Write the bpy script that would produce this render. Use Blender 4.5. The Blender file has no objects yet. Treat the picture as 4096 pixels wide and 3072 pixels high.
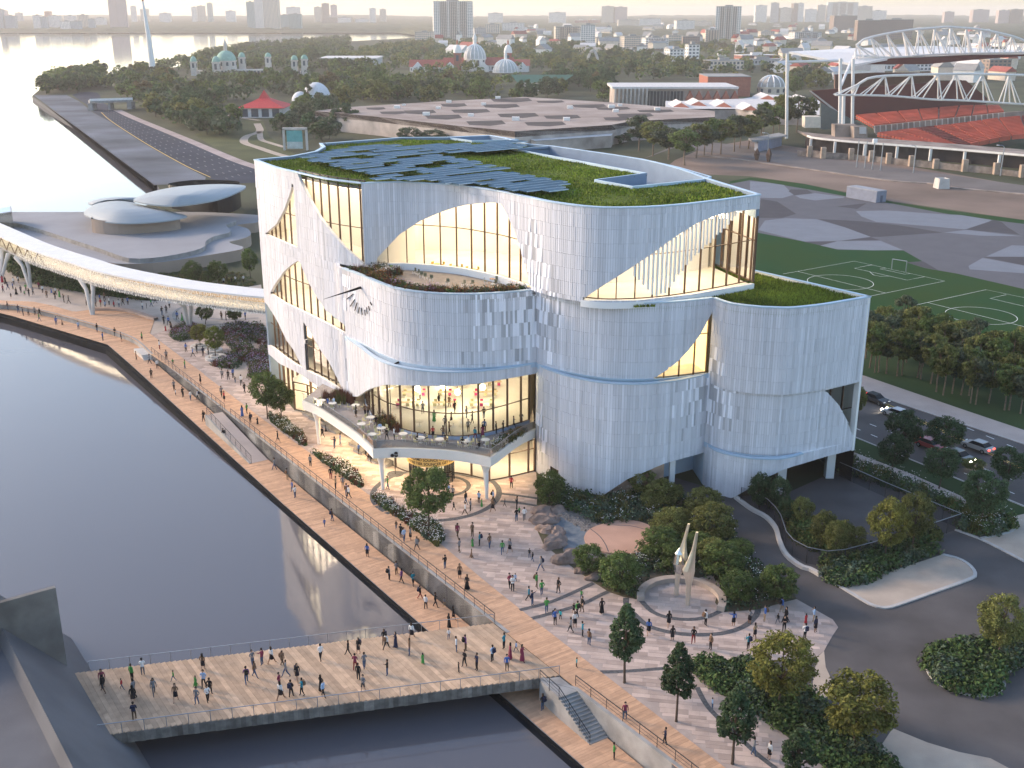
import bpy, bmesh, math, random
from mathutils import Vector, Matrix, noise
from mathutils.bvhtree import BVHTree
from mathutils.geometry import tessellate_polygon
SC = bpy.context.scene
COL = SC.collection
RR = random.Random(11)
# ---------------------------------------------------------------- camera, sky, sun, exposure
FOC, CAMH = 4400.0, 60.0
TILT = math.atan((1536 - 50) / FOC)
CT, ST = math.cos(TILT), math.sin(TILT)
cam = bpy.data.cameras.new('camera'); co = bpy.data.objects.new('camera', cam); COL.objects.link(co)
cam.sensor_width = 36; cam.lens = 36 * FOC / 4096
cam.clip_start = 1; cam.clip_end = 40000
co.location = (0, 0, CAMH); co.rotation_euler = (math.pi / 2 - TILT, 0, 0)
SC.camera = co
SUN_AZ, SUN_EL = math.radians(-66), math.radians(22)      # azimuth from +Y, negative = to the left
wd = bpy.data.worlds.new('World'); SC.world = wd; wd.use_nodes = True
nt = wd.node_tree; bg = nt.nodes['Background']
sky = nt.nodes.new('ShaderNodeTexSky'); sky.sky_type = 'NISHITA'; sky.sun_disc = False
sky.sun_elevation = SUN_EL; sky.sun_rotation = SUN_AZ
sky.air_density = 1.0; sky.dust_density = 1.4; sky.ozone_density = 1.0; sky.altitude = 50
nt.links.new(sky.outputs[0], bg.inputs[0]); bg.inputs[1].default_value = 0.15
sl = bpy.data.lights.new('sun', 'SUN'); so = bpy.data.objects.new('sun', sl); COL.objects.link(so)
sl.energy = 1.4; sl.angle = math.radians(12); sl.color = (1, .74, .53)
sd = Vector((math.sin(SUN_AZ) * math.cos(SUN_EL), math.cos(SUN_AZ) * math.cos(SUN_EL), math.sin(SUN_EL)))
so.rotation_euler = sd.to_track_quat('Z', 'Y').to_euler(); so.location = sd * 300
SC.view_settings.view_transform = 'Standard'; SC.view_settings.look = 'None'
SC.view_settings.gamma = 1; SC.view_settings.exposure = 1.35
SC.view_settings.use_curve_mapping = False
SC.render.engine = 'CYCLES'
cy = SC.cycles
cy.use_denoising = True; cy.max_bounces = 8; cy.diffuse_bounces = 3; cy.glossy_bounces = 3
cy.transmission_bounces = 4; cy.transparent_max_bounces = 12; cy.volume_bounces = 1
cy.caustics_reflective = False; cy.caustics_refractive = False; cy.sample_clamp_indirect = 6

# ---------------------------------------------------------------- helpers
def P(x, y, z=0.0):
    """the point at height z seen at (x, y) of the 4096 x 3072 photograph"""
    a, b, c = x - 2048, FOC, -(y - 1536)
    d = Vector((a, b * CT + c * ST, -b * ST + c * CT))
    t = (z - CAMH) / d.z
    return Vector((0, 0, CAMH)) + d * t
def px(v):
    dx, dy, dz = v[0], v[1], v[2] - CAMH
    dep = dy * CT - dz * ST
    return 2048 + FOC * dx / dep, 1536 - FOC * (dy * ST + dz * CT) / dep
def K(ox, oy, s):
    return lambda *p: [(ox + a * s, oy + b * s) for a, b in p]
def PP(pts, z=0.0): return [P(x, y, z) for x, y in pts]
DD = K(0, 0, 1.8517)

def newmesh(name, verts, faces, mats, mi=None, smooth=False):
    me = bpy.data.meshes.new(name)
    me.from_pydata([tuple(v) for v in verts], [], faces)
    for m in (mats if isinstance(mats, (list, tuple)) else [mats]):
        me.materials.append(m)
    if mi: me.polygons.foreach_set('material_index', mi)
    if smooth: me.polygons.foreach_set('use_smooth', [True] * len(faces))
    me.update()
    return me
def link(name, me, parent=None, loc=None, rz=0, world=True):
    o = bpy.data.objects.new(name, me); COL.objects.link(o)
    if loc is not None: o.location = loc; o.rotation_euler = (0, 0, rz)
    if parent is not None:
        o.parent = parent
        if world: o.matrix_parent_inverse = (Matrix.Translation(parent.location) @ parent.rotation_euler.to_matrix().to_4x4()).inverted() if parent.parent is None else wm(parent).inverted()
    return o
def wm(o):
    m = Matrix.Translation(o.location) @ o.rotation_euler.to_matrix().to_4x4()
    return m if o.parent is None else wm(o.parent) @ o.matrix_parent_inverse @ m
def tag(o, label=None, cat=None, group=None, kind=None):
    for k, v in (('label', label), ('category', cat), ('group', group), ('kind', kind)):
        if v: o[k] = v
    return o
def thing(name, label, cat, loc=(0, 0, 0), rz=0, group=None):
    return tag(link(name, None, None, loc, rz), label, cat, group)
def structure(name, me, label=None):
    return tag(link(name, me), label, None, None, 'structure')
def dup(root, loc, rz=None, label=None, group=None, scale=None):
    r = root.copy(); COL.objects.link(r); r.location = loc
    if rz is not None: r.rotation_euler = (0, 0, rz)
    if scale: r.scale = (scale,) * 3 if not isinstance(scale, tuple) else scale
    if label: r['label'] = label
    if group: r['group'] = group
    for ch in root.children:
        c = ch.copy(); COL.objects.link(c); c.parent = r
        for g in ch.children:
            d = g.copy(); COL.objects.link(d); d.parent = c
    return r

class MB:
    """collects faces with a material slot each"""
    def __init__(s): s.v = []; s.f = []; s.m = []; s.sh = []
    def quad(s, *p, m=0, sh=0.0):
        n = len(s.v); s.v += p; s.f.append(tuple(range(n, n + len(p)))); s.m.append(m); s.sh.append(sh)
    def ring(s, a, b, m=0, closed=True):
        n = len(a)
        for i in range(n if closed else n - 1):
            j = (i + 1) % n; s.quad(a[i], a[j], b[j], b[i], m=m)
    def box(s, x0, y0, z0, x1, y1, z1, m=0):
        c = [Vector(q) for q in ((x0, y0, z0), (x1, y0, z0), (x1, y1, z0), (x0, y1, z0), (x0, y0, z1), (x1, y0, z1), (x1, y1, z1), (x0, y1, z1))]
        s.hexa(c, m)
    def hexa(s, c, m=0, sh=0.0, bottom=True):
        n = len(s.v); s.v += c
        fs = [(4, 5, 6, 7), (0, 1, 5, 4), (1, 2, 6, 5), (2, 3, 7, 6), (3, 0, 4, 7)] + ([(3, 2, 1, 0)] if bottom else [])
        for f in fs: s.f.append(tuple(n + i for i in f)); s.m.append(m); s.sh.append(sh)
    def obox(s, c, ux, uy, sx, sy, z0, z1, m=0, sh=0.0):
        """box centred on c (x, y), axes ux / uy (unit 2D), sizes, from z0 to z1"""
        q = []
        for z in (z0, z1):
            for a, b in ((-1, -1), (1, -1), (1, 1), (-1, 1)):
                q.append(Vector((c[0] + ux[0] * a * sx / 2 + uy[0] * b * sy / 2, c[1] + ux[1] * a * sx / 2 + uy[1] * b * sy / 2, z)))
        s.hexa(q, m, sh)
    def tube(s, pts, r, n=6, m=0, cap=True):
        pts = [Vector(p) for p in pts]; rs = r if isinstance(r, (list, tuple)) else [r] * len(pts)
        prev = None
        for i, p in enumerate(pts):
            d = (pts[min(i + 1, len(pts) - 1)] - pts[max(i - 1, 0)])
            if d.length < 1e-6: d = Vector((0, 0, 1))
            d.normalize()
            a = d.cross(Vector((0, 0, 1)) if abs(d.z) < .9 else Vector((1, 0, 0))).normalized(); b = d.cross(a)
            cur = [p + (a * math.cos(t) + b * math.sin(t)) * rs[i] for t in [2 * math.pi * k / n for k in range(n)]]
            if prev: s.ring(prev, cur, m)
            elif cap: s.quad(*cur, m=m)
            prev = cur
        if cap: s.quad(*prev[::-1], m=m)
    def bar(s, a, b, w, h=None, m=0):
        """square bar from a to b"""
        a, b = Vector(a), Vector(b); h = h or w; d = (b - a).normalized()
        u = d.cross(Vector((0, 0, 1)) if abs(d.z) < .95 else Vector((1, 0, 0))).normalized(); v = u.cross(d)
        A = [a + u * i * w / 2 + v * j * h / 2 for i, j in ((-1, -1), (1, -1), (1, 1), (-1, 1))]
        s.hexa(A + [q + (b - a) for q in A], m)
    def lathe(s, c, prof, n=16, m=0, a0=0, sx=1, sy=1):
        c = Vector(c); prev = None
        for r, z in prof:
            cur = [c + Vector((r * sx * math.cos(a0 + 2 * math.pi * k / n), r * sy * math.sin(a0 + 2 * math.pi * k / n), z)) for k in range(n)]
            if prev: s.ring(prev, cur, m)
            prev = cur
        return s
    def prism(s, pts, z0, z1, m=0, ms=None, bottom=False):
        """pts 2D loop; z0, z1 numbers (or z1 None: flat sheet at z0)"""
        ms = m if ms is None else ms
        top = [Vector((p[0], p[1], z1)) for p in pts]
        n = len(s.v); s.v += top
        for t in tessellate_polygon([top]):
            a, b, c = (top[i] for i in t)
            t = t if (b - a).cross(c - a).z > 0 else t[::-1]
            s.f.append(tuple(n + i for i in t)); s.m.append(m); s.sh.append(0)
        if z0 is not None: s.ring([Vector((p[0], p[1], z0)) for p in pts], top, ms)
    def build(s, name, mats, parent=None, smooth=False, loc=None, rz=0, shade=False, world=True):
        me = newmesh(name, s.v, s.f, mats, s.m, smooth)
        if shade:
            at = me.attributes.new('shade', 'FLOAT', 'FACE'); at.data.foreach_set('value', s.sh)
        return link(name, me, parent, loc, rz, world)
    def mesh(s, name, mats, smooth=False, shade=False):
        me = newmesh(name, s.v, s.f, mats, s.m, smooth)
        if shade:
            at = me.attributes.new('shade', 'FLOAT', 'FACE'); at.data.foreach_set('value', s.sh)
        return me

def M(name, col, rough=.75, var=.15, vs=.6, bump=0, bs=4., metal=0, isl=0, emit=None, es=0, spec=.15, shade=0, trans=0, col2=None, obj=0):
    m = bpy.data.materials.new(name); m.use_nodes = True
    t = m.node_tree; L = t.links; b = t.nodes['Principled BSDF']
    b.inputs['Roughness'].default_value = rough; b.inputs['Metallic'].default_value = metal
    b.inputs['Specular IOR Level'].default_value = spec
    tc = t.nodes.new('ShaderNodeTexCoord')
    nz = t.nodes.new('ShaderNodeTexNoise'); nz.inputs['Scale'].default_value = vs; nz.inputs['Detail'].default_value = 6
    L.new(tc.outputs['Object'], nz.inputs['Vector'])
    mx = t.nodes.new('ShaderNodeMix'); mx.data_type = 'RGBA'
    c2 = col2 or tuple(min(1, c * (1 + var)) for c in col)
    c1 = col if col2 else tuple(c * (1 - var) for c in col)
    mx.inputs[6].default_value = (*c1, 1); mx.inputs[7].default_value = (*c2, 1)
    rp = t.nodes.new('ShaderNodeMapRange'); rp.inputs[1].default_value = .3; rp.inputs[2].default_value = .7
    L.new(nz.outputs['Fac'], rp.inputs[0]); L.new(rp.outputs[0], mx.inputs[0])
    out = mx.outputs[2]
    def mul(out, src, lo, hi):
        r = t.nodes.new('ShaderNodeMapRange'); r.inputs[3].default_value = lo; r.inputs[4].default_value = hi
        L.new(src, r.inputs[0])
        v = t.nodes.new('ShaderNodeVectorMath'); v.operation = 'SCALE'
        L.new(out, v.inputs[0]); L.new(r.outputs[0], v.inputs['Scale'])
        return v.outputs[0]
    if isl:
        g = t.nodes.new('ShaderNodeNewGeometry'); out = mul(out, g.outputs['Random Per Island'], 1 - isl, 1 + isl)
    if obj:
        g = t.nodes.new('ShaderNodeObjectInfo'); out = mul(out, g.outputs['Random'], 1 - obj, 1 + obj)
    if shade:
        a = t.nodes.new('ShaderNodeAttribute'); a.attribute_name = 'shade'; out = mul(out, a.outputs['Fac'], 1 - shade, 1 + shade)
    L.new(out, b.inputs['Base Color'])
    if bump:
        n2 = t.nodes.new('ShaderNodeTexNoise'); n2.inputs['Scale'].default_value = bs; n2.inputs['Detail'].default_value = 5
        L.new(tc.outputs['Object'], n2.inputs['Vector'])
        bp = t.nodes.new('ShaderNodeBump'); bp.inputs['Strength'].default_value = bump; bp.inputs['Distance'].default_value = .1
        L.new(n2.outputs['Fac'], bp.inputs['Height']); L.new(bp.outputs[0], b.inputs['Normal'])
    if emit:
        b.inputs['Emission Color'].default_value = (*emit, 1); b.inputs['Emission Strength'].default_value = es
    if trans:
        tr = t.nodes.new('ShaderNodeBsdfTranslucent'); L.new(out, tr.inputs[0])
        ms = t.nodes.new('ShaderNodeMixShader'); ms.inputs[0].default_value = trans
        L.new(b.outputs[0], ms.inputs[1]); L.new(tr.outputs[0], ms.inputs[2]); L.new(ms.outputs[0], t.nodes['Material Output'].inputs[0])
    return m
def glassmat(name, tint=(.93, .96, .95), refl=.06):
    m = bpy.data.materials.new(name); m.use_nodes = True; t = m.node_tree; t.nodes.clear(); L = t.links
    o = t.nodes.new('ShaderNodeOutputMaterial'); a = t.nodes.new('ShaderNodeBsdfTransparent'); a.inputs[0].default_value = (*tint, 1)
    g = t.nodes.new('ShaderNodeBsdfGlossy'); g.inputs['Roughness'].default_value = .03
    f = t.nodes.new('ShaderNodeFresnel'); f.inputs[0].default_value = 1.45
    ad = t.nodes.new('ShaderNodeMath'); ad.operation = 'ADD'; ad.inputs[1].default_value = refl - .04; ad.use_clamp = True
    L.new(f.outputs[0], ad.inputs[0])
    s = t.nodes.new('ShaderNodeMixShader'); L.new(ad.outputs[0], s.inputs[0]); L.new(a.outputs[0], s.inputs[1]); L.new(g.outputs[0], s.inputs[2]); L.new(s.outputs[0], o.inputs[0])
    return m

# ground registry: everything one can stand on, for placing feet and trunks
GV, GF = [], []
def walk(verts, faces):
    n = len(GV); GV.extend([Vector(v) for v in verts]); GF.extend([tuple(n + i for i in f) for f in faces])
def walkpoly(pts):
    walk(pts, [tuple(t) for t in tessellate_polygon([[Vector(p) for p in pts]])])
_bvh = [None, 0]
def hit(x, y):
    if _bvh[1] != len(GF): _bvh[0] = BVHTree.FromPolygons(GV, GF); _bvh[1] = len(GF)
    o = Vector((0, 0, CAMH)); d = (P(x, y, 0) - o).normalized()
    r = _bvh[0].ray_cast(o, d)
    return r[0] if r[0] is not None else P(x, y, 0)
def inpoly(x, y, poly):
    c = False; n = len(poly); j = n - 1
    for i in range(n):
        xi, yi = poly[i][0], poly[i][1]; xj, yj = poly[j][0], poly[j][1]
        if (yi > y) != (yj > y) and x < (xj - xi) * (y - yi) / (yj - yi) + xi: c = not c
        j = i
    return c
def smoothpath(pts, step, closed=False):
    """Catmull-Rom through 2D/3D points, resampled by arc length"""
    pts = [Vector(p) for p in pts]; n = len(pts); out = []
    for i in range(n if closed else n - 1):
        p0 = pts[(i - 1) % n] if closed or i > 0 else pts[0] * 2 - pts[1]
        p1 = pts[i]; p2 = pts[(i + 1) % n]
        p3 = pts[(i + 2) % n] if closed or i + 2 < n else p2 * 2 - p1
        for k in range(12):
            t = k / 12
            out.append(((p1 * 2) + (p2 - p0) * t + (p0 * 2 - p1 * 5 + p2 * 4 - p3) * t * t + (p1 * 3 - p0 - p2 * 3 + p3) * t ** 3) * .5)
    out.append(pts[0].copy() if closed else pts[-1].copy())
    L = [0]
    for a, b in zip(out, out[1:]): L.append(L[-1] + (b - a).length)
    m = max(2, round(L[-1] / step)); res = []; j = 0
    for k in range(m + (0 if closed else 1)):
        s = L[-1] * k / m
        while j < len(L) - 2 and L[j + 1] < s: j += 1
        res.append(out[j].lerp(out[j + 1], (s - L[j]) / max(1e-9, L[j + 1] - L[j])))
    return res
def normals2(c):
    """outward (to the right of travel: towards the camera for left-to-right curves)"""
    r = []
    for i in range(len(c)):
        d = c[min(i + 1, len(c) - 1)] - c[max(i - 1, 0)]
        d = Vector((d[0], d[1])).normalized(); r.append(Vector((d.y, -d.x)))
    return r
def off(c, d, ns=None):
    ns = ns or normals2(c)
    return [Vector((p[0] + n.x * d, p[1] + n.y * d)) for p, n in zip(c, ns)]
def v3(p, z): return Vector((p[0], p[1], z))
ORD = ['first', 'second', 'third', 'fourth', 'fifth', 'sixth', 'seventh', 'eighth', 'ninth', 'tenth', 'eleventh', 'twelfth', 'thirteenth', 'fourteenth', 'fifteenth', 'sixteenth', 'seventeenth', 'eighteenth', 'nineteenth', 'twentieth']
def ordinal(k, n):
    if n == 2: return ('left', 'right')[k] + ' one'
    if k == 0: return 'leftmost of %s' % NUM(n)
    if k == n - 1: return 'rightmost of %s' % NUM(n)
    return '%s of %s from left' % (ORD[k] if k < 20 else str(k + 1) + 'th', NUM(n))
def NUM(n):
    w = ['zero', 'one', 'two', 'three', 'four', 'five', 'six', 'seven', 'eight', 'nine', 'ten', 'eleven', 'twelve', 'thirteen', 'fourteen', 'fifteen', 'sixteen', 'seventeen', 'eighteen', 'nineteen', 'twenty']
    return w[n] if n < 21 else str(n)
UNIQ = []            # (object, base label, x in the photograph): labels made unique at the end
def uniq(o, base, pos=None):
    UNIQ.append((o, base, px(pos if pos is not None else o.location)[0]))
    o['label'] = base
def settle_labels():
    d = {}
    for o, b, x in UNIQ: d.setdefault(b, []).append((x, o))
    for b, l in d.items():
        l.sort(key=lambda q: q[0])
        for k, (x, o) in enumerate(l):
            o['label'] = b if len(l) == 1 else b + ', ' + ordinal(k, len(l))
# ---------------------------------------------------------------- materials (real-world base colours)
WATERM = bpy.data.materials.new('water'); WATERM.use_nodes = True
def _water():
    t = WATERM.node_tree; L = t.links; b = t.nodes['Principled BSDF']
    b.inputs['Base Color'].default_value = (.095, .093, .106, 1); b.inputs['Roughness'].default_value = .06; b.inputs['IOR'].default_value = 1.42
    b.inputs['Specular IOR Level'].default_value = .5
    g = t.nodes.new('ShaderNodeNewGeometry'); mp = t.nodes.new('ShaderNodeMapping'); mp.inputs['Scale'].default_value = (.35, .8, 1); mp.inputs['Rotation'].default_value = (0, 0, .35)
    L.new(g.outputs['Position'], mp.inputs[0])
    n = t.nodes.new('ShaderNodeTexNoise'); n.inputs['Scale'].default_value = .55; n.inputs['Detail'].default_value = 3; n.inputs['Roughness'].default_value = .5
    L.new(mp.outputs[0], n.inputs['Vector'])
    n3 = t.nodes.new('ShaderNodeTexNoise'); n3.inputs['Scale'].default_value = .07; n3.inputs['Detail'].default_value = 2
    L.new(mp.outputs[0], n3.inputs['Vector'])
    ml = t.nodes.new('ShaderNodeMath'); ml.operation = 'MULTIPLY'
    mr = t.nodes.new('ShaderNodeMapRange'); mr.inputs[1].default_value = .35; mr.inputs[2].default_value = .7; mr.inputs[3].default_value = .25; mr.inputs[4].default_value = 1
    L.new(n3.outputs['Fac'], mr.inputs[0]); L.new(n.outputs['Fac'], ml.inputs[0]); L.new(mr.outputs[0], ml.inputs[1])
    bp = t.nodes.new('ShaderNodeBump'); bp.inputs['Strength'].default_value = .12; bp.inputs['Distance'].default_value = .16
    L.new(ml.outputs[0], bp.inputs['Height']); L.new(bp.outputs[0], b.inputs['Normal'])
_water()
CONC = M('concrete', (.30, .29, .28), .85, .22, .5, .25, 6)
CONCL = M('pale concrete', (.50, .47, .44), .85, .12, .4, .2, 6)
CONCD = M('dark concrete', (.10, .105, .12), .8, .3, .4, .2, 5)
WHITE = M('white panel', (.80, .79, .78), .5, .03, .3)
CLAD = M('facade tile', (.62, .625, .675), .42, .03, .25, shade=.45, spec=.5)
BACKW = M('facade backing', (.30, .30, .32), .7, .05)
COPING = M('pale metal coping', (.46, .58, .70), .4, .06, .5, metal=.25)
GRASSB = M('roof turf soil', (.095, .125, .02), .95, .4, .25, .8, 3)
GRASSL = M('grass blades', (.150, .195, .024), .8, .4, .12, isl=.55)
LAWN = M('lawn', (.030, .058, .020), .95, .25, .08, .5, 6)
LAWN2 = M('sports turf', (.020, .066, .030), 1, .16, .03, .3, 5, col2=(.036, .066, .02), spec=.03)
BRONZE = M('bronze mullion', (.13, .085, .062), .45, .2, metal=.4)
STEEL = M('dark steel', (.05, .053, .06), .45, .1, metal=.6)
GALV = M('grey steel', (.30, .32, .35), .4, .1, metal=.6)
GLASS = glassmat('window glass')
GLASSB = glassmat('balustrade glass', (.66, .70, .66), .24)
INTW = M('interior wall', (.78, .745, .69), .8, .08, .15)
INTF = M('interior floor', (.64, .60, .54), .6, .08, .4)
INTD = M('interior dark', (.16, .13, .11), .8, .2, .4)
LAMP = M('ceiling light', (1, .9, .75), .5, 0, emit=(1, .80, .56), es=3.2)
LAMP2 = M('hall light', (1, .9, .75), .5, 0, emit=(1, .82, .60), es=1.35)
WOOD1 = M('deck timber', (.53, .325, .205), .7, .09, 1.5, .15, 8, isl=.05, shade=.12)
WOOD2 = M('pier timber', (.47, .33, .225), .75, .16, 1.2, .2, 8, isl=.06, shade=.20)
WOODG = M('weathered timber', (.17, .155, .14), .85, .3, 1.5, .3, 6, obj=.3)
PAVE = M('paving stone', (.45, .35, .30), .8, .12, .8, .2, 9, shade=.24)
PAVEJ = M('paving joint', (.24, .20, .175), .9, .15)
GRAVELD = M('dark band', (.10, .10, .105), .9, .35, 4, .4, 12)
ASPH = M('asphalt', (.098, .090, .089), .95, .22, .16, .3, 14, spec=.15)
ASPHD = M('old asphalt', (.062, .062, .072), .9, .35, .035, .3, 4)
SANDC = M('pale gravel', (.42, .345, .28), .95, .14, .3, .3, 10)
SIDEW = M('pale pavement', (.43, .36, .325), .9, .08, .3, .2, 8)
DIRT = M('dusty lot', (.20, .145, .115), .95, .3, .03, .3, 1.2)
KERB = M('kerb stone', (.44, .42, .40), .85, .12, 1)
WPAINT = M('white paint', (.75, .75, .74), .7, .08, 1)
YPAINT = M('yellow paint', (.62, .42, .10), .7, .1, 1)
ROCKM = M('sandstone rock', (.25, .185, .155), .9, .45, .7, .9, 2.5, isl=.25)
PEBB = M('pebbles', (.22, .20, .185), .9, .3, 2, .5, 8, isl=.4)
CLAY = M('clay stage', (.50, .305, .225), .85, .10, .35, .2, 5)
SOLAR = M('solar glass', (.06, .118, .18), .6, .12, .5, spec=.015, obj=.12)
BARK = M('bark', (.085, .062, .048), .9, .3, 3, .5, 8)
BARKP = M('pale bark', (.21, .155, .115), .9, .3, 3, .4, 8)
def leafm(n, c, isl=.5): return M(n, c, .65, .3, .25, isl=isl, trans=.38, obj=.22)
LEAF = [leafm('green leaf', (.100, .140, .042)), leafm('dark leaf', (.060, .098, .044)), leafm('olive leaf', (.145, .155, .048)), leafm('yellow green leaf', (.165, .165, .04)), leafm('grey green leaf', (.090, .112, .066)), leafm('autumn leaf', (.125, .10, .045))]
LIME = leafm('lime leaf', (.13, .16, .03))
SHRUBM = M('shrub leaf', (.055, .088, .028), .8, .3, .4, isl=.6)
SHRUBG = M('grey shrub leaf', (.07, .098, .06), .8, .3, .4, isl=.5)
REDG = M('russet grass', (.135, .055, .035), .85, .3, .5, isl=.5)
OLIVEG = M('olive grass', (.12, .115, .035), .85, .3, .5, isl=.5)
FLW = M('white flower', (.75, .72, .66), .7, .05)
FLP = M('mauve flower', (.50, .33, .52), .7, .15, isl=.3)
FLO = M('orange flower', (.42, .17, .04), .7, .15, isl=.4)
# ---------------------------------------------------------------- water, land, decks, pier, plaza
DZ, WZ, LZ = -2.3, -2.75, -1.0
me = newmesh('lake', [(-9000, -200, WZ), (9000, -200, WZ), (9000, 16000, WZ), (-9000, 16000, WZ)], [(0, 1, 2, 3)], WATERM)
structure('water', me)

# promenade lines
PW0, PW1 = P(605, 1412), P(1976, 2492)                 # foot of the railing: edge of the upper deck
ldir = (PW1 - PW0).normalized(); lnor = Vector((-ldir.y, ldir.x, 0))      # along (towards camera) and across (to the right, inland)
def lz(p):
    """height of the lower deck"""
    s = (p - PW0).dot(ldir); t = min(1, max(0, s / 70))
    return LZ + t * (DZ - LZ)
C0 = P(433, 1379, LZ); C1 = P(2338, 3068, DZ)
cdir = (C1 - C0).normalized()
FAR = [P(-150, 1235, LZ), P(0, 1252, LZ), P(50, 1264, LZ), C0]
# land: one sheet at z = -0.06 reaching the far city; decks, paving, roads lie on it
LANDPX = [(602, 1352), (500, 1300), (330, 1245), (150, 1222), (-300, 1200), (-900, 1190), (-900, 930), (-300, 890), (200, 868), (330, 880), (560, 850), (640, 760), (600, 692), (300, 500), (128, 384), (180, 340), (330, 320), (600, 285), (900, 235), (1150, 190), (1400, 165), (1640, 152), (1800, 143), (2300, 139), (5200, 139)]
land = [P(x, y, -.06) for x, y in LANDPX]
land += [Vector((2500, 100, -.06)), Vector((200, 20, -.06)), Vector((46, 30, -.06)), P(2700, 3060, -.06), P(2300, 2745, -.06), P(1976, 2492, -.06)]
mb = MB(); mb.prism(land, -6, -.06, 0, 1)
structure('ground', mb.mesh('ground', [M('ground soil', (.062, .066, .036), .95, .45, .02), CONCD]))
walkpoly([Vector((p.x, p.y, -.06)) for p in land])

# lower deck ------------------------------------------------------
def line_at(poly, s):
    """point of polyline (list of Vectors) at distance s along ldir from PW0"""
    for a, b in zip(poly, poly[1:]):
        sa, sb = (a - PW0).dot(ldir), (b - PW0).dot(ldir)
        if (sa <= s <= sb) or (sb <= s <= sa):
            t = (s - sa) / (sb - sa) if abs(sb - sa) > 1e-6 else 0
            return a.lerp(b, t)
    return None
lower_edge = [C0.copy()] + [C0 + cdir * k for k in range(5, 200, 5)]
for q in lower_edge: q.z = lz(q)
S0 = (lower_edge[0] - PW0).dot(ldir); S1 = 168
plank_total = []
def deck(name, left, right, s0, s1, step, zf, mat, rough_end=.0, split=None, near_s=None, nparts=300, parent_kind='structure', rng=RR):
    """boards lying across a promenade: left / right are polylines of the two edges"""
    boards = []
    s = s0
    while s < s1:
        a0, a1 = line_at(left, s), line_at(left, s + step - .012)
        b0, b1 = line_at(right, s), line_at(right, s + step - .012)
        if a0 and a1 and b0 and b1:
            n = split or 1
            cuts = [0] + sorted(rng.uniform(.15, .85) for _ in range(n - 1)) + [1]
            for u, v in zip(cuts, cuts[1:]):
                z = rng.uniform(0, .012)
                q = [a0.lerp(b0, u), a0.lerp(b0, v), a1.lerp(b1, v), a1.lerp(b1, u)]
                top = [v3(p, zf(p) + z) for p in q]; bot = [v3(p, zf(p) - .08) for p in q]
                boards.append((s, bot + top))
        s += step
    base = MB()
    ss = [s0 + (s1 - s0) * k / 60 for k in range(61)]
    la = [line_at(left, s) for s in ss]; lb = [line_at(right, s) for s in ss]
    la, lb = zip(*[(a, b) for a, b in zip(la, lb) if a and b])
    ta = [v3(p, zf(p) - .06) for p in la]; tb = [v3(p, zf(p) - .06) for p in lb]
    base.ring(ta, tb, closed=False)
    base.ring([v3(p, p.z - 3) for p in ta], ta, closed=False); base.ring([v3(p, p.z - 3) for p in tb], tb, closed=False)
    o = structure(name, base.mesh(name, CONCD))
    walk(ta + tb, [(i, i + 1, len(ta) + i + 1, len(ta) + i) for i in range(len(ta) - 1)])
    boards.sort(key=lambda q: -q[0])
    for s, c in boards[:nparts]:
        m = MB(); m.hexa(c, 0, rng.random()); m.build('plank', [mat], o, shade=True)
    rest = MB()
    for s, c in boards[nparts:]: rest.hexa(c, 0, rng.random())
    if rest.f: tag(rest.build('plank_field', [mat], o, shade=True), kind='stuff')
    return o
wall_line = [PW0 + ldir * k for k in range(-30, 172, 4)]
upper_left = wall_line
UR = [(300, 1110), (602, 1336), (1052, 1677), (1254, 1822), (1460, 1968), (1770, 2182), (1930, 2316), (2085, 2440), (2338, 2637), (2902, 3071), (3300, 3390)]
upper_right = PP(UR)
deck('lower_boardwalk', lower_edge, [p + lnor * -.35 for p in wall_line], S0 + .2, S1, .34, lz, WOOD1, split=2, nparts=150)
deck('upper_boardwalk', wall_line, upper_right, 0, (P(2902, 3071) - PW0).dot(ldir) + 6, .34, lambda p: 0, WOOD1, split=2, nparts=150)
# coping and quay wall at the water
mb = MB()
ed = [p.copy() for p in FAR[:-1]] + lower_edge
ns = normals2(ed)
for i in range(len(ed) - 1):
    a, b, na, nb = ed[i], ed[i + 1], ns[i], ns[i + 1]
    A = [v3(a, a.z - 0.02), v3(b, b.z - .02)]
    o1 = [v3(a + na.to_3d() * .7, a.z - .45), v3(b + nb.to_3d() * .7, b.z - .45)]
    o2 = [v3(p, -6) for p in o1]; c2 = [v3(a + na.to_3d() * .15, a.z + .06), v3(b + nb.to_3d() * .15, b.z + .06)]; c3 = [v3(p, p.z - .5) for p in c2]
    mb.quad(A[0], A[1], c2[1], c2[0], m=1); mb.quad(c2[0], c2[1], c3[1], c3[0], m=0); mb.quad(c3[0], c3[1], o1[1], o1[0], m=0); mb.quad(o1[0], o1[1], o2[1], o2[0], m=0)
qw = structure('quay_wall', mb.mesh('quay_wall', [M('wet black quay', (.010, .012, .016), .9, .3, spec=.05), CONC]))
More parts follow.
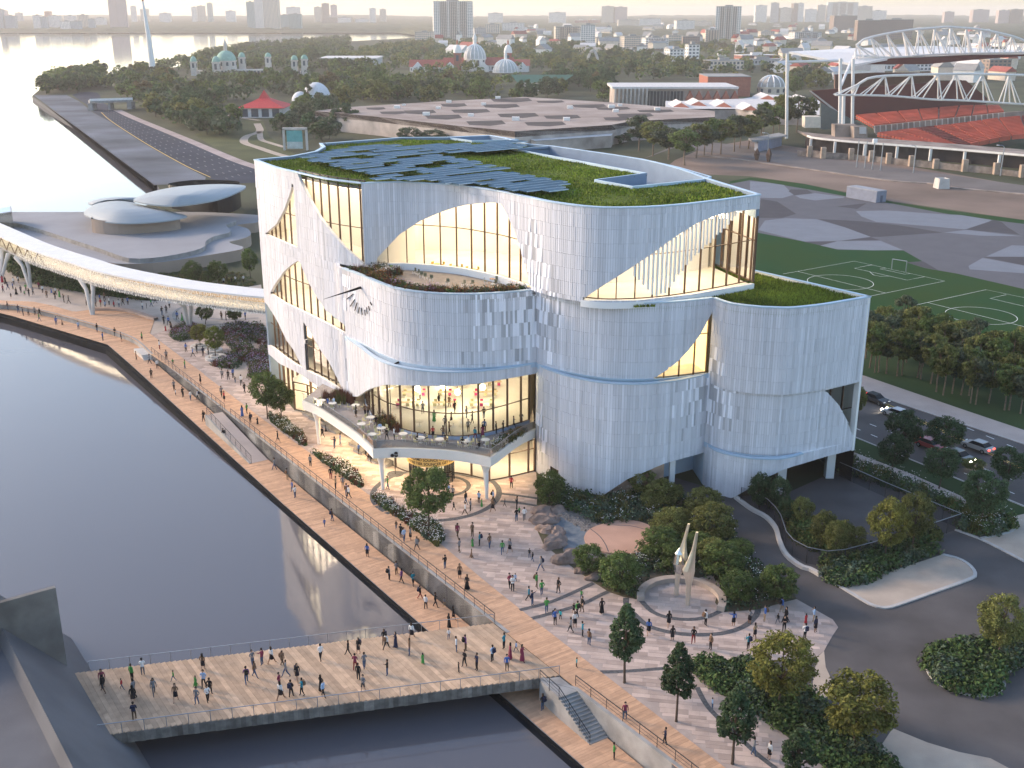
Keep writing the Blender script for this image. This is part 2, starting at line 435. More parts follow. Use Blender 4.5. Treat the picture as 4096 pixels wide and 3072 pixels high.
# retaining wall between decks: front face, and its far part as low kerb round the left terrace
def wallstrip(name, line, zb, zt, th, mat, extra=None):
    mb = MB(); n2 = normals2(line)
    f = [Vector((p.x, p.y)) for p in line]; bk = [Vector((p.x - n.x * th, p.y - n.y * th)) for p, n in zip(line, n2)]
    for i in range(len(line) - 1):
        z0a, z0b, z1a, z1b = zb(line[i]), zb(line[i + 1]), zt(line[i]), zt(line[i + 1])
        mb.hexa([v3(f[i], z0a), v3(f[i + 1], z0b), v3(bk[i + 1], z0b), v3(bk[i], z0a), v3(f[i], z1a), v3(f[i + 1], z1b), v3(bk[i + 1], z1b), v3(bk[i], z1a)])
    return mb.mesh(name, mat)
RWL = [p for p in wall_line if 0 <= (p - PW0).dot(ldir) <= 118]
w = link('retaining_wall', wallstrip('retaining_wall', RWL, lambda p: lz(p) - .5, lambda p: .03, .4, CONC))
tag(w, 'grey concrete retaining wall between the two boardwalk levels', 'retaining wall')
LW = PP(K(0, 700, .4973)((-200, 1030), (0, 1041), (120, 1048), (330, 1090), (600, 1160), (870, 1240), (1040, 1300), (1120, 1350), (1215, 1440)), 0)
w = link('retaining_wall', wallstrip('left_wall', smoothpath(LW, 2), lambda p: -2, lambda p: .05, .4, CONC))
tag(w, 'low grey kerb wall curving along the far boardwalk', 'retaining wall')
# far left deck part of the lower boardwalk and the timber terrace above it
def sheet(name, pts, z, mat, label=None, z0=None, kind='structure', walkable=True):
    mb = MB(); mb.prism(pts, z0, z); o = link(name, mb.mesh(name, mat))
    tag(o, label, None, None, kind)
    if walkable: walkpoly([v3(p, z) for p in pts])
    return o
e = K(0, 700, .4973)
fl = PP([(-150, 1235), (0, 1252), (50, 1264), (433, 1379)], LZ) + PP(e((1215, 1440), (1120, 1350), (1040, 1300), (870, 1240), (600, 1160), (330, 1090), (120, 1048), (0, 1041), (-300, 1030)), LZ)
BOARDM = None
def boardmat(name, col, ang, w):
    m = M(name, col, .7, .1, .8); t = m.node_tree; L = t.links
    g = t.nodes.new('ShaderNodeNewGeometry'); mp = t.nodes.new('ShaderNodeMapping'); mp.inputs['Rotation'].default_value = (0, 0, ang)
    L.new(g.outputs['Position'], mp.inputs[0])
    wv = t.nodes.new('ShaderNodeTexWave'); wv.wave_type = 'BANDS'; wv.bands_direction = 'X'; wv.wave_profile = 'SAW'; wv.inputs['Scale'].default_value = 1 / w * .31416; wv.inputs['Distortion'].default_value = 0
    L.new(mp.outputs[0], wv.inputs['Vector'])
    bp = t.nodes.new('ShaderNodeBump'); bp.inputs['Strength'].default_value = .5; bp.inputs['Distance'].default_value = .02
    L.new(wv.outputs['Fac'], bp.inputs['Height']); L.new(bp.outputs[0], t.nodes['Principled BSDF'].inputs['Normal'])
    return m
BOARDM = boardmat('boarded timber', (.47, .31, .20), -math.atan2(ldir.y, ldir.x), .3)
def boards_in(parent, poly, z, d, w, lmax, mat, name='plank', nparts=120, zt=.012):
    """boards along direction d filling polygon"""
    d = Vector((d[0], d[1])).normalized(); n = Vector((-d.y, d.x))
    vs = [p[0] * n.x + p[1] * n.y for p in poly]; us = [p[0] * d.x + p[1] * d.y for p in poly]
    out = []; v = min(vs)
    while v < max(vs):
        vm = v + w / 2; xs = []
        for (a, b) in zip(poly, list(poly[1:]) + [poly[0]]):
            va, vb = a[0] * n.x + a[1] * n.y, b[0] * n.x + b[1] * n.y
            if (va > vm) != (vb > vm):
                t = (vm - va) / (vb - va); xs.append((a[0] + (b[0] - a[0]) * t) * d.x + (a[1] + (b[1] - a[1]) * t) * d.y)
        xs.sort()
        for u0, u1 in zip(xs[::2], xs[1::2]):
            u = u0
            while u < u1 - .05:
                ue = min(u1, u + RR.uniform(.6, 1) * lmax)
                if u1 - ue < .4: ue = u1
                h = z + RR.uniform(0, zt)
                q = [d * u + n * v, d * (ue - .012) + n * v, d * (ue - .012) + n * (v + w - .014), d * u + n * (v + w - .014)]
                out.append([v3(p, z - .08) for p in q] + [v3(p, h) for p in q])
                u = ue
        v += w
    out.sort(key=lambda c: c[4].length_squared)
    for c in out[:nparts]:
        m = MB(); m.hexa(c, 0, RR.random()); m.build(name, [mat], parent, shade=True)
    m = MB()
    for c in out[nparts:]: m.hexa(c, 0, RR.random())
    if m.f: tag(m.build(name + '_field', [mat], parent, shade=True), kind='stuff')
across = Vector((lnor.x, lnor.y))
o = sheet('far_boardwalk', fl, LZ - .06, CONCD, z0=-6); boards_in(o, fl, LZ, across, .5, 14, WOOD1, nparts=60)
tt = PP(e((-300, 1000), (0, 1008), (270, 1020), (420, 1050), (590, 1100), (730, 1085), (1100, 1100), (1240, 1170), (1205, 1275), (1640, 1600), (1500, 1640), (1215, 1442), (1120, 1352), (1040, 1302), (870, 1242), (600, 1162), (330, 1092), (120, 1050), (0, 1043), (-300, 1032)))
o = sheet('timber_terrace', tt, -.03, CONCD); boards_in(o, tt, .03, across, .5, 14, WOOD1, nparts=60)
# stepped platform and sloping ramp on the lower deck
def steps(name, label, a, b, dirv, n, z0, z1, mat, tread=.34, part='step'):
    """stairs climbing from z0 at the line a-b to z1, going back along dirv"""
    o = thing(name, label, 'stairs', v3(a, z0))
    for k in range(n):
        m = MB(); f = dirv * tread * k; g = dirv * (tread * (k + 1) + (.0 if k < n - 1 else .4))
        zz = z0 + (z1 - z0) * (k + 1) / n
        m.hexa([v3(a + f, z0 - .3), v3(b + f, z0 - .3), v3(b + g, z0 - .3), v3(a + g, z0 - .3), v3(a + f, zz), v3(b + f, zz), v3(b + g, zz), v3(a + g, zz)])
        m.build(part, [mat], o)
    return o
a, b = P(572, 1429, -1.0), P(612, 1424, -1.0)
pl = [P(535, 1395, -.3), P(588, 1390, -.3), P(615, 1415, -.3), P(566, 1421, -.3)]
mb = MB(); mb.prism([(p.x, p.y) for p in pl], -2, -.28)
t_ = thing('landing', 'small stone landing with steps beside the lower boardwalk railing', 'landing', v3(pl[3], -.5))
mb.build('slab', [CONCL], t_)
q0, q1 = pl[3], pl[2]; qd = (Vector((q0.x, q0.y, 0)) - Vector((pl[0].x, pl[0].y, 0))).normalized()
for k in range(3):
    m = MB(); f0, f1 = qd * (.4 * k), qd * (.4 * (k + 1)); zz = -.28 - .2 * (k + 1)
    m.hexa([v3(q0 + f0, -2), v3(q1 + f0, -2), v3(q1 + f1, -2), v3(q0 + f1, -2), v3(q0 + f0, zz), v3(q1 + f0, zz), v3(q1 + f1, zz), v3(q0 + f1, zz)]); m.build('step', [CONCL], t_)
# ramp
sr0 = (P(885, 1646) - PW0).dot(ldir); sr1 = (P(1085, 1842, DZ) - PW0).dot(ldir)
ra, rb = PW0 + ldir * sr0, PW0 + ldir * sr1
rw = 3.0
cr = [ra, rb, rb - lnor * rw, ra - lnor * rw]
mb = MB(); mb.hexa([v3(cr[0] - lnor * .4, -6), v3(cr[1] - lnor * .4, -6), v3(cr[2], -6), v3(cr[3], -6), v3(cr[0] - lnor * .4, -.1), v3(cr[1] - lnor * .4, lz(rb) + .02), v3(cr[2], lz(rb) + .02), v3(cr[3], -.1)])
r_ = thing('access_ramp', 'pale concrete ramp sloping down from the upper deck to the lower boardwalk', 'ramp', v3(cr[2], DZ))
mb.build('slope', [SIDEW], r_)
mb = MB(); A, B = cr[3], cr[2]
mb.hexa([v3(A - lnor * .25, -6), v3(B - lnor * .25, -6), v3(B, -6), v3(A, -6), v3(A - lnor * .25, .05), v3(B - lnor * .25, lz(rb) + .12), v3(B, lz(rb) + .12), v3(A, .05)])
mb.build('side_wall', [CONC], r_)
walk([v3(cr[0], -.1), v3(cr[1], lz(rb)), v3(cr[2], lz(rb)), v3(cr[3], -.1)], [(0, 1, 2, 3)])

# pier ------------------------------------------------------------
pr = PP([(357, 2686), (1971, 2494), (2237, 2703), (2155, 2713), (506, 2928), (120, 2990), (100, 2716)])
pier = thing('timber_pier', 'broad timber pier with diagonal planks crossing the dark basin', 'pier', v3(pr[1], WZ))
mb = MB(); mb.prism([(p.x, p.y) for p in pr], -.95, -.06); mb.build('slab', [CONCD], pier)
walkpoly([v3(p, 0.02) for p in pr])
boards_in(pier, pr, .02, ldir, .46, 11, WOOD2, nparts=290, zt=.02)
na, nb = pr[4], pr[3]; fd = (nb - na).normalized(); L_ = (nb - na).length; fo = Vector((fd.y, -fd.x, 0)); s = -12.0; k = 0
rest = MB()
while s < L_:
    w_ = RR.uniform(.4, .52); a = na + fd * s + fo * .02; b = na + fd * min(L_, s + w_ - .02) + fo * .02; dz = RR.uniform(0, .06); th = fo * RR.uniform(.07, .1)
    m = MB(); m.hexa([v3(a + th, -1 - dz), v3(b + th, -1 - dz), v3(b, -1 - dz), v3(a, -1 - dz), v3(a + th, -.01), v3(b + th, -.01), v3(b, -.01), v3(a, -.01)]); m.build('fascia_board', [WOODG], pier)
    s += w_

# railings ---------------------------------------------------------
def railing(label, path, h=1.1, step=2.0, mat=None, glass=False, wires=2, zoff=0.0, name='railing', group=None):
    """posts, handrail, wires along a 3D polyline"""
    mat = mat or STEEL
    path = [Vector(p) for p in path]; o = thing(name, label, 'railing', path[0], 0, group)
    m = MB()
    for a, b in zip(path, path[1:]): m.bar(a + Vector((0, 0, h)), b + Vector((0, 0, h)), .07, .05)
    m.build('handrail', [mat], o)
    if wires:
        m = MB()
        for k in range(wires):
            z = Vector((0, 0, h * (k + 1) / (wires + 1)))
            for a, b in zip(path, path[1:]): m.bar(a + z, b + z, .022, .022)
        m.build('wires', [mat], o)
    acc = 0.0; pm = None
    pts = [path[0]]
    for a, b in zip(path, path[1:]):
        L = (b - a).length; n = max(1, round(L / step))
        pts += [a.lerp(b, (k + 1) / n) for k in range(n)]
    pm = MB(); pm.box(-.025, -.025, -.25, .025, .025, h - .02)
    pm = pm.mesh('post', mat)
    for p in pts:
        q = bpy.data.objects.new('post', pm); COL.objects.link(q); q.parent = o; q.location = p - path[0]
    return o
T_ = lambda s, z=0, d=0: v3(PW0 + ldir * s + lnor * d, z)
sm = (P(900, 1642) - PW0).dot(ldir); se = (PW1 - PW0).dot(ldir)
railing('long dark railing on the wall beside the upper boardwalk, far stretch', [T_(0, 0, .1), T_(sm, 0, .1)])
railing('long dark railing on the wall beside the upper boardwalk, near the pier', [T_(sm + 2.6, 0, .1), T_(se, 0, .1)])
railing('dark railing on the outer side of the sloping ramp', [v3(cr[0] - lnor * .3, 0), v3(cr[3] - lnor * -.1, 0), v3(cr[2] + lnor * .1, lz(rb) + .1)])
railing('steel railing along the far edge of the timber pier', [P(357, 2686), P(1976, 2494)], mat=GALV, step=1.9, wires=0)
railing('steel railing along the near edge of the timber pier', [P(506, 2928) - fd * 6, P(2155, 2715), P(2237, 2703)], mat=GALV, step=1.9, wires=0)
# stairs beyond the pier, landing, second railing
sk = K(1300, 2200, .633)
ua = PP(sk((1475, 795), (1580, 880), (1600, 890)))
LL = [P(*sk((1580, 882))[0]), P(2700, 3045), P(2900, 3210)]
upe = [P(2155, 2713), P(2237, 2703), LL[0], LL[1], LL[2]]
wn = [p for p in (P(2300, 2757), P(2700, 3062), P(2900, 3216))]
w = link('retaining_wall', wallstrip('near_wall', [v3(P(2158, 2716), 0)] + wn, lambda p: -6, lambda p: .02, .4, CONC)); tag(w, 'grey retaining wall beside the concrete stairs near the pier', 'retaining wall')
stair = thing('concrete_stairs', 'grey concrete stairs going down from the upper boardwalk to the lower deck', 'stairs', P(2310, 2900, DZ))
ta, tb = P(2236, 2790), P(2310, 2763)       # top edge ends
sdir = ldir; sw = (tb - ta); n = 13
for k in range(n):
    m = MB(); z1 = -.02 - (k + 1) * 2.4 / (n + 1); f, g = sdir * (.36 * k), sdir * (.36 * (k + 1))
    m.hexa([v3(ta + f, -6), v3(tb + f, -6), v3(tb + g, -6), v3(ta + g, -6), v3(ta + f, z1), v3(tb + f, z1), v3(tb + g, z1), v3(ta + g, z1)]); m.build('step', [CONC], stair)
m = MB(); a0, b0 = P(2158, 2717), P(2238, 2706)
m.hexa([v3(a0, -6), v3(ta, -6), v3(tb, -6), v3(b0, -6), v3(a0, -.02), v3(ta, -.02), v3(tb, -.02), v3(b0, -.02)]); m.build('landing', [CONC], stair)
bt = ta + sdir * (.36 * n); 
railing('dark railing down the outer side of the concrete stairs', [P(2160, 2720), ta, v3(bt, DZ)], step=1.6)
railing('dark railing along the upper boardwalk past the stairs', [P(2302, 2742), P(2700, 3045), P(2900, 3200)], step=2.2)

# bottom left concrete building ------------------------------------
cb = thing('concrete_building', 'grey concrete building with sloping walls and raised fin at the pier', 'building', P(361, 2686))
f0, f1 = P(250, 2512, 0), P(640, 3155, 0)
fdir = (f1 - f0).normalized(); fin = Vector((-fdir.y, fdir.x, 0)) * -1     # towards the left
r0 = P(30, 2555, 6.5); wid = abs((r0 - f0).dot(fin))
def C_(s, w_, z): return v3(f0 + fdir * s + fin * w_, z)
mb = MB(); q = []
Lb = (f1 - f0).length + 20
mb.quad(C_(-2.2, -2.2, -4), C_(Lb, -2.2, -4), C_(Lb, wid, 6.5), C_(-2.2, wid, 6.5))
mb.quad(C_(-2.2, wid, 6.5), C_(Lb, wid, 6.5), C_(Lb, wid + .5, 5.2), C_(-2.2, wid + .5, 5.2))
mb.quad(C_(-2.2, wid + .5, 5.2), C_(Lb, wid + .5, 5.2), C_(Lb, 60, 5.2), C_(-2.2, 60, 5.2))
mb.quad(C_(-2.2, -2.2, -4), C_(-2.2, wid, 6.5), C_(-2.2, 60, 5.2), C_(-2.2, 60, -4))
mb.build('sloping_wall', [M('grey cast concrete', (.125, .125, .135), .8, .16, .18, .12, 3)], cb)
h0, h1 = P(217, 2342, 9.0), P(-20, 2408, 9.0)
n_ = Vector(((h1 - h0).y, -(h1 - h0).x, 0)).normalized()
if n_.y < 0: n_ = -n_
b0 = v3(h0, 0); e1 = v3(h0 + (h1 - h0) * 3, 0)
mb = MB(); mb.hexa([v3(b0 - n_ * .5, -3), v3(e1 - n_ * .5, -3), v3(e1, -3), v3(b0, -3), v3(b0 - n_ * .5, 9), v3(e1 - n_ * .5, 9), v3(e1, 9), v3(b0, 9)])
mb.build('fin_wall', [M('stained concrete', (.16, .15, .14), .85, .35, .3, .15, 3)], cb)
# ---------------------------------------------------------------- the museum building
ZR, ZM, ZL, ZT = 37.7, 25.7, 15.6, 6.0
A2, B2, C2, D2 = K(1000, 500, .5425), K(2000, 600, .5425), K(1000, 1300, .5425), K(2100, 1200, .633)
B0 = P(2144, 1884)
museum = thing('museum', 'white tiled museum building of stacked curving volumes with green roofs', 'building', v3(B0, 0))
UA = PP(A2((30, 255), (180, 310), (350, 350), (560, 395), (820, 428)), ZR)                    # west face, top
UF = PP(A2((820, 428), (1100, 420), (1500, 440), (1800, 480)) + B2((0, 303), (200, 345), (400, 385), (700, 420), (1000, 422), (1300, 405), (1600, 372), (1920, 328)), ZR)
M1 = PP(A2((680, 1055), (830, 1110), (960, 1165), (1100, 1207), (1300, 1235), (1500, 1245), (1700, 1243), (1900, 1232), (2115, 1212)), ZM)
M2 = PP(B2((280, 1035), (420, 1068), (600, 1098), (800, 1120), (1000, 1128), (1250, 1120), (1420, 1106), (1572, 1090)), ZM)
M3 = PP(B2((1572, 1090), (1700, 1130), (1900, 1155)) + K(3000, 600, .5426)((150, 1160), (300, 1163), (450, 1150), (600, 1130), (890, 1080)), ZM)
f2 = lambda pts: [Vector((p.x, p.y)) for p in pts]
cUA, cUF, cM1, cM2, cM3 = [smoothpath(f2(q), .31) for q in (UA, UF, M1, M2, M3)]
dx = cM1[-1]; cM2[0] = dx.copy()
cM3[0] = cM2[-1].copy()
Tn = cM1[0]
cWL = []
for i, p in enumerate(cUA):
    t = max(0, (i / (len(cUA) - 1) - .8) / .2); t = t * t * (3 - 2 * t); cWL.append(p + (Tn - cUA[-1]) * t)
def bulge(c, amt, a=0., b=1.):
    n = normals2(c); r = []
    for i, p in enumerate(c):
        u = (i / (len(c) - 1) - a) / (b - a); r.append(p + n[i] * (amt * math.sin(math.pi * min(1, max(0, u)))))
    return r
cL1, cL2 = bulge(cM1, 1.7), bulge(cM2, 1.7)
cLL3 = bulge(cM3, .9, 0, .62)
OPEN = {
 'W1': A2((935, 985), (1000, 915), (1100, 810), (1250, 710), (1400, 645), (1500, 610), (1600, 588), (1720, 575), (1800, 572), (1850, 580), (1890, 650), (1950, 780), (2000, 930), (2040, 1080), (2070, 1200), (935, 1200)),
 'W2': A2((345, 340), (500, 380), (840, 420), (850, 1040), (780, 975), (700, 905), (600, 790), (520, 690), (460, 590), (400, 470), (365, 400)),
 'W3': A2((313, 432), (325, 640), (345, 905), (300, 885), (110, 803), (190, 735), (250, 630), (290, 520)),
 'W4': A2((147, 1243), (180, 1180), (250, 1080), (300, 1035), (355, 1000), (380, 1040), (420, 1140), (480, 1250), (560, 1370), (640, 1430), (698, 1475), (720, 1548), (560, 1460), (400, 1380), (250, 1310)),
 'W5': [(1020, 1180), (1042, 1189), (1070, 1221), (1108, 1281), (1146, 1362), (1174, 1400), (1209, 1471), (1179, 1457), (1136, 1427), (1092, 1392), (1057, 1370), (1020, 1340)],
 'W6': [(1213, 1289), (1233, 1314), (1282, 1400), (1315, 1446), (1342, 1500), (1374, 1566), (1331, 1539), (1282, 1509), (1226, 1482), (1221, 1365)],
 'W7': B2((620, 1092), (800, 975), (935, 890), (1100, 780), (1300, 635), (1450, 540), (1600, 480), (1740, 450), (1990, 428), (1990, 965), (1400, 1068), (1000, 1110), (620, 1110)),
 'W8': D2((1183, 75), (1110, 215), (1040, 310), (970, 385), (900, 440), (825, 490), (840, 520), (1200, 520), (1200, 75)),
 'W9': D2((1898, 570), (2150, 508), (2150, 880), (2065, 850), (2035, 760), (1980, 660)),
 'W10': C2((790, 530), (850, 490), (900, 465), (1000, 440), (1250, 448), (1500, 452), (1700, 430), (1900, 395), (2150, 350), (2150, 1300), (700, 1300), (700, 530)),
 'W11': D2((500, 1230), (650, 1130), (760, 1085), (880, 1033), (1140, 962), (1140, 1260), (500, 1260)),
 'W12': D2((1310, 1252), (1420, 1190), (1530, 1120), (1650, 1065), (1750, 1035), (1900, 990), (2110, 936), (2110, 1290), (1310, 1290)),
 'W13': [(1030, 1385), (1057, 1400), (1119, 1455), (1190, 1490), (1260, 1539), (1315, 1579), (1434, 1587), (1460, 1900), (1030, 1900)],
 'WD': D2((168, 1053), (207, 1075), (207, 1112), (168, 1100)),
}
BB = {k: (min(p[0] for p in v), min(p[1] for p in v), max(p[0] for p in v), max(p[1] for p in v)) for k, v in OPEN.items()}
EXT = {}
def solid(p, z0, z1, ops):
    """the intervals of z that are wall above plan point p"""
    n = max(8, int((z1 - z0) / .22)); st = (z1 - z0) / n
    def isopen(z):
        x, y = px((p[0], p[1], z))
        for k in ops:
            b = BB[k]
            if b[0] <= x <= b[2] and b[1] <= y <= b[3] and inpoly(x, y, OPEN[k]): return k
        return None
    def edge(a, b, oa):
        for _ in range(5):
            m = (a + b) / 2
            if bool(isopen(m)) == bool(oa): a = m
            else: b = m
        return (a + b) / 2
    out = []; hits = []; prev = isopen(z0 + 1e-3); start = z0 if not prev else None; z = z0
    if prev: hits.append((prev, z0))
    for i in range(1, n + 1):
        z2 = z0 + st * i - (1e-3 if i == n else 0); o = isopen(z2)
        if o: hits.append((o, z2))
        if bool(o) != bool(prev):
            e = edge(z, z2, prev)
            if o:
                out.append((start, e))
            else: start = e
        prev = o; z = z2
    if not prev: out.append((start, z1))
    return [q for q in out if q[1] - q[0] > .05], hits
KEEP = []
TILEH = 1.75
def facade(tag_, c, z0, z1, ops=(), glint=None, thick=.45, tiles=True, rowoff=0.0):
    ns = normals2(c); iv = []
    for i, p in enumerate(c):
        s, h = solid(p, z0, z1, ops)
        iv.append(s)
        for k, z in h:
            e = EXT.setdefault((k, tag_), [i, i, z, z]); e[0] = min(e[0], i); e[1] = max(e[1], i); e[2] = min(e[2], z); e[3] = max(e[3], z)
    mb = MB(); bk = MB()
    for i in range(len(c) - 1):
        a, b = iv[i], iv[i + 1]
        if len(a) != len(b):
            if not a or not b: continue
            m = max(len(a), len(b))
            # keep only the overlap of the two
            la, lb = [], []
            for q in a:
                for r in b:
                    lo, hi = max(q[0], r[0]), min(q[1], r[1])
                    if hi - lo > .1: la.append((lo, hi)); lb.append((lo, hi))
            a, b = la, lb
        pa, pb, na, nb = c[i], c[i + 1], ns[i], ns[i + 1]
        for (a0, a1), (b0, b1) in zip(a, b):
            f = [v3(pa - na * .06, a0), v3(pb - nb * .06, b0), v3(pb - nb * .06, b1), v3(pa - na * .06, a1)]
            g = [v3(pa - na * thick, a0), v3(pb - nb * thick, b0), v3(pb - nb * thick, b1), v3(pa - na * thick, a1)]
            bk.quad(*f); bk.quad(*g[::-1]); bk.quad(f[3], f[2], g[2], g[3], m=1); bk.quad(g[0], g[1], f[1], f[0], m=1)
            if not tiles: continue
            st = rowoff + RR.choice((0, 0, .02)) * TILEH; csh = RR.gauss(.52, .075)
            k = math.floor((min(a0, b0) - st) / TILEH)
            while True:
                lo, hi = st + k * TILEH, st + (k + 1) * TILEH - .016
                k += 1
                if lo > max(a1, b1): break
                la, ha, lb_, hb = max(lo, a0), min(hi, a1), max(lo, b0), min(hi, b1)
                if ha - la < .03 and hb - lb_ < .03: continue
                ha, hb = max(ha, la + .01), max(hb, lb_ + .01)
                t = (pb - pa); L = t.length; t = t / L; g_ = .014
                ac = glint(i / (len(c) - 1), (lo + hi) / 2) if glint else 0
                pr = RR.uniform(.0, .035); tilt = 0
                sh = csh + RR.gauss(0, .035)
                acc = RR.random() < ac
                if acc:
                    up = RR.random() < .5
                    sh = RR.uniform(.92, 1.0) if up else RR.uniform(.10, .28); tilt = .07 if up else -.0  # light thrown back by tilted panels, put into the tile colour as bright and dark
                q0, q1 = pa + t * g_, pb - t * g_
                q = [v3(q0 - na * .06, la), v3(q1 - nb * .06, lb_), v3(q0 - na * .06, ha), v3(q1 - nb * .06, hb),
                     v3(q0 + na * (pr + tilt), la), v3(q1 + nb * (pr + tilt), lb_), v3(q0 + na * pr, ha), v3(q1 + nb * pr, hb)]
                c8 = [q[0], q[1], q[5], q[4], q[2], q[3], q[7], q[6]]
                if acc and ha - la > .8: KEEP.append((c8, sh))
                else: mb.hexa(c8, 0, sh)
    o = bk.build('wall', [BACKW, WHITE], museum)
    if tiles: tag(mb.build('facade_cladding', [CLAD], museum, shade=True), kind='stuff')
    return iv
def glint_end(u0, w, zc=None, zw=8):
    def f(u, z):
        d = abs(u - u0) / w
        k = max(0, 1 - d) ** 1.1
        if zc is not None: k *= max(0, 1 - abs(z - zc) / zw)
        return min(.92, k * 1.25)
    return f
def both(*fs): return lambda u, z: max(f(u, z) for f in fs)
du = min(range(len(cUF)), key=lambda i: (cUF[i] - dx).length) / (len(cUF) - 1)
facade('UA', cUA, ZM, ZR, ('W2', 'W3'), glint_end(0, .05, 33, 9))
facade('UF', cUF, ZM, ZR, ('W1', 'W7'), lambda u, z: min(.85, max(0, 1 - abs(u - du) / (.115 * max(.12, (36 - z) / 10))) * (1.3 if z < 35 else 0)))
facade('WL', cWL, 0, ZM, ('W4', 'W5', 'W6', 'W13'), lambda u, z: .12 if u > .93 else 0)
facade('M1', cM1, ZL - .6, ZM, (), both(glint_end(1, .32, 23, 9), glint_end(0, .12, 24, 6)), rowoff=.4)
facade('L1', cL1, 0, ZL, ('W10', 'W13'), None)
facade('M2', cM2, ZL - .6, ZM, ('W8',), glint_end(0, .22, 23.5, 8), rowoff=.4)
facade('L2', cL2, 0, ZL, ('W11', 'WD'), both(glint_end(0, .16, 6, 5.5), glint_end(1, .24, 13, 6)))
facade('M3', cM3, 14.4, ZM, ('W9',), glint_end(0, .14, 15, 5), rowoff=.3)
cIn3 = off(bulge(cM3, -.5, 0, .9), 0)
facade('N3', cIn3, 5.4, 14.6, ('W9', 'W12'), glint_end(0, .26, 13.5, 6))
facade('L3', cLL3, 0, 6.0, ('W12',), None)
KEEP.sort(key=lambda q: -q[0][0].z * .2 - RR.random() * 8)
for c8, sh in KEEP[:300]:
    m = MB(); m.hexa(c8, 0, sh); m.build('facade_tile', [CLAD], museum, shade=True)
m = MB()
for c8, sh in KEEP[300:]: m.hexa(c8, 0, sh)
tag(m.build('facade_cladding', [CLAD], museum, shade=True), kind='stuff')

# copings
def coping(c, z, w=.55, h=.16, lift=.0, out=.12):
    n = normals2(c); mb = MB()
    a, b = [p + q * out for p, q in zip(c, n)], [p - q * (w - out) for p, q in zip(c, n)]
    A0, A1, B0_, B1 = [v3(p, z - h) for p in a], [v3(p, z + lift) for p in a], [v3(p, z - h) for p in b], [v3(p, z + lift) for p in b]
    for r in ((A0, A1), (A1, B1), (B1, B0_), (B0_, A0)): mb.ring(r[0], r[1], closed=False)
    mb.build('coping', [COPING], museum)
for c, z in ((cUA, ZR), (cUF, ZR), (cM1, ZM), (cM2, ZM), (cM3, ZM), (cL1[3:-2], ZL), (cL2[3:-2], ZL), (cLL3[4:int(len(cLL3) * .62)], 6.0)): coping(c, z + .06)
# crescents of turf and ledges behind the low rims
for cA, cB, z in ((cM1, cL1, ZL), (cM2, cL2, ZL), (cM3, cLL3, 6.0)):
    if z < 7: cA, cB = cA[:int(len(cA) * .6)], cB[:int(len(cB) * .6)]
    m = MB(); m.ring([v3(p, z - .55) for p in cA], [v3(p, z - .55) for p in cB], closed=False); m.build('ledge_turf', [GRASSB if z > 7 else COPING], museum)
    m = MB(); q = off(cA, .14); m.ring([v3(p, z - .5) for p in q], [v3(p, z + .12) for p in q], closed=False); q2 = off(cA, .0); m.ring([v3(p, z + .12) for p in q], [v3(p, z + .12) for p in q2], closed=False); m.build('ledge_flashing', [COPING], museum)

PITM = M('painted well wall', (.20, .26, .34), .7, .08, .4)
# upper roof ---------------------------------------------------------
BKp = B2((1920, 328), (1550, 215), (1300, 130), (1000, 60)) + [(2212, 584), (2113, 576), (2020, 552), (1958, 542), (1785, 549), (1602, 550), (1300, 573), (1279, 573), (1293, 587), (1260, 606), (1163, 625)] + A2((30, 255))
BK = f2(PP(BKp, ZR))
roofU = cUA[:-1] + cUF + smoothpath(BK[1:4], 1.0)[:] + BK[4:]
bk = MB(); loop = [cUF[-1]] + [p for p in smoothpath(BK[:5], 1.0)[1:]] + BK[5:]
ol = off(loop, 0)
for z0_, z1_, li in ((ZM, ZR, loop),):
    n = normals2(li)
    for i in range(len(li) - 1):
        a, b = li[i], li[i + 1]
        ia, ib = a - n[i] * .45, b - n[i + 1] * .45
        bk.hexa([v3(a, z0_ - 20), v3(b, z0_ - 20), v3(ib, z0_ - 20), v3(ia, z0_ - 20), v3(a, z1_), v3(b, z1_), v3(ib, z1_), v3(ia, z1_)])
# the end wall at the glazed corner stays open: a strip of glass built below
bk2 = MB()
n = normals2(loop); gl = 0; Lacc = 0
glasswall = []
bk = MB()
for i in range(len(loop) - 1):
    a, b = loop[i], loop[i + 1]; Lacc += (b - a).length
    z0_ = ZR - 3.0 if Lacc < 15 else -0.5
    if Lacc < 15: glasswall.append(a)
    ia, ib = a - n[i] * .45, b - n[i + 1] * .45
    bk.hexa([v3(a, z0_), v3(b, z0_), v3(ib, z0_), v3(ia, z0_), v3(a, ZR), v3(b, ZR), v3(ib, ZR), v3(ia, ZR)])
bk.build('wall', [PITM], museum)
coping(loop, ZR + .06)
pit1 = f2(PP([(2056, 600), (2588, 698), (2388, 725), (2531, 751), (2812, 722), (2835, 712), (2705, 674), (2560, 641), (2212, 590)], ZR - .3))
pit2 = f2(PP([(1785, 553), (1890, 567), (2066, 562), (2020, 556), (1958, 546)], ZR - .3))
from mathutils import geometry as GEO
def poly_with_holes(outer, holes, z):
    loops = [[v3(p, z) for p in outer]] + [[v3(p, z) for p in h] for h in holes]
    flat = [p for l in loops for p in l]
    return flat, [t for t in tessellate_polygon(loops)]
inner = off(cUA, -.4)[:-1] + off(cUF, -.4) + off(loop, -.4)[1:]
v, f = poly_with_holes(inner, [pit1, pit2], ZR - .45)
link('roof', newmesh('roof_turf', v, f, GRASSB), museum)
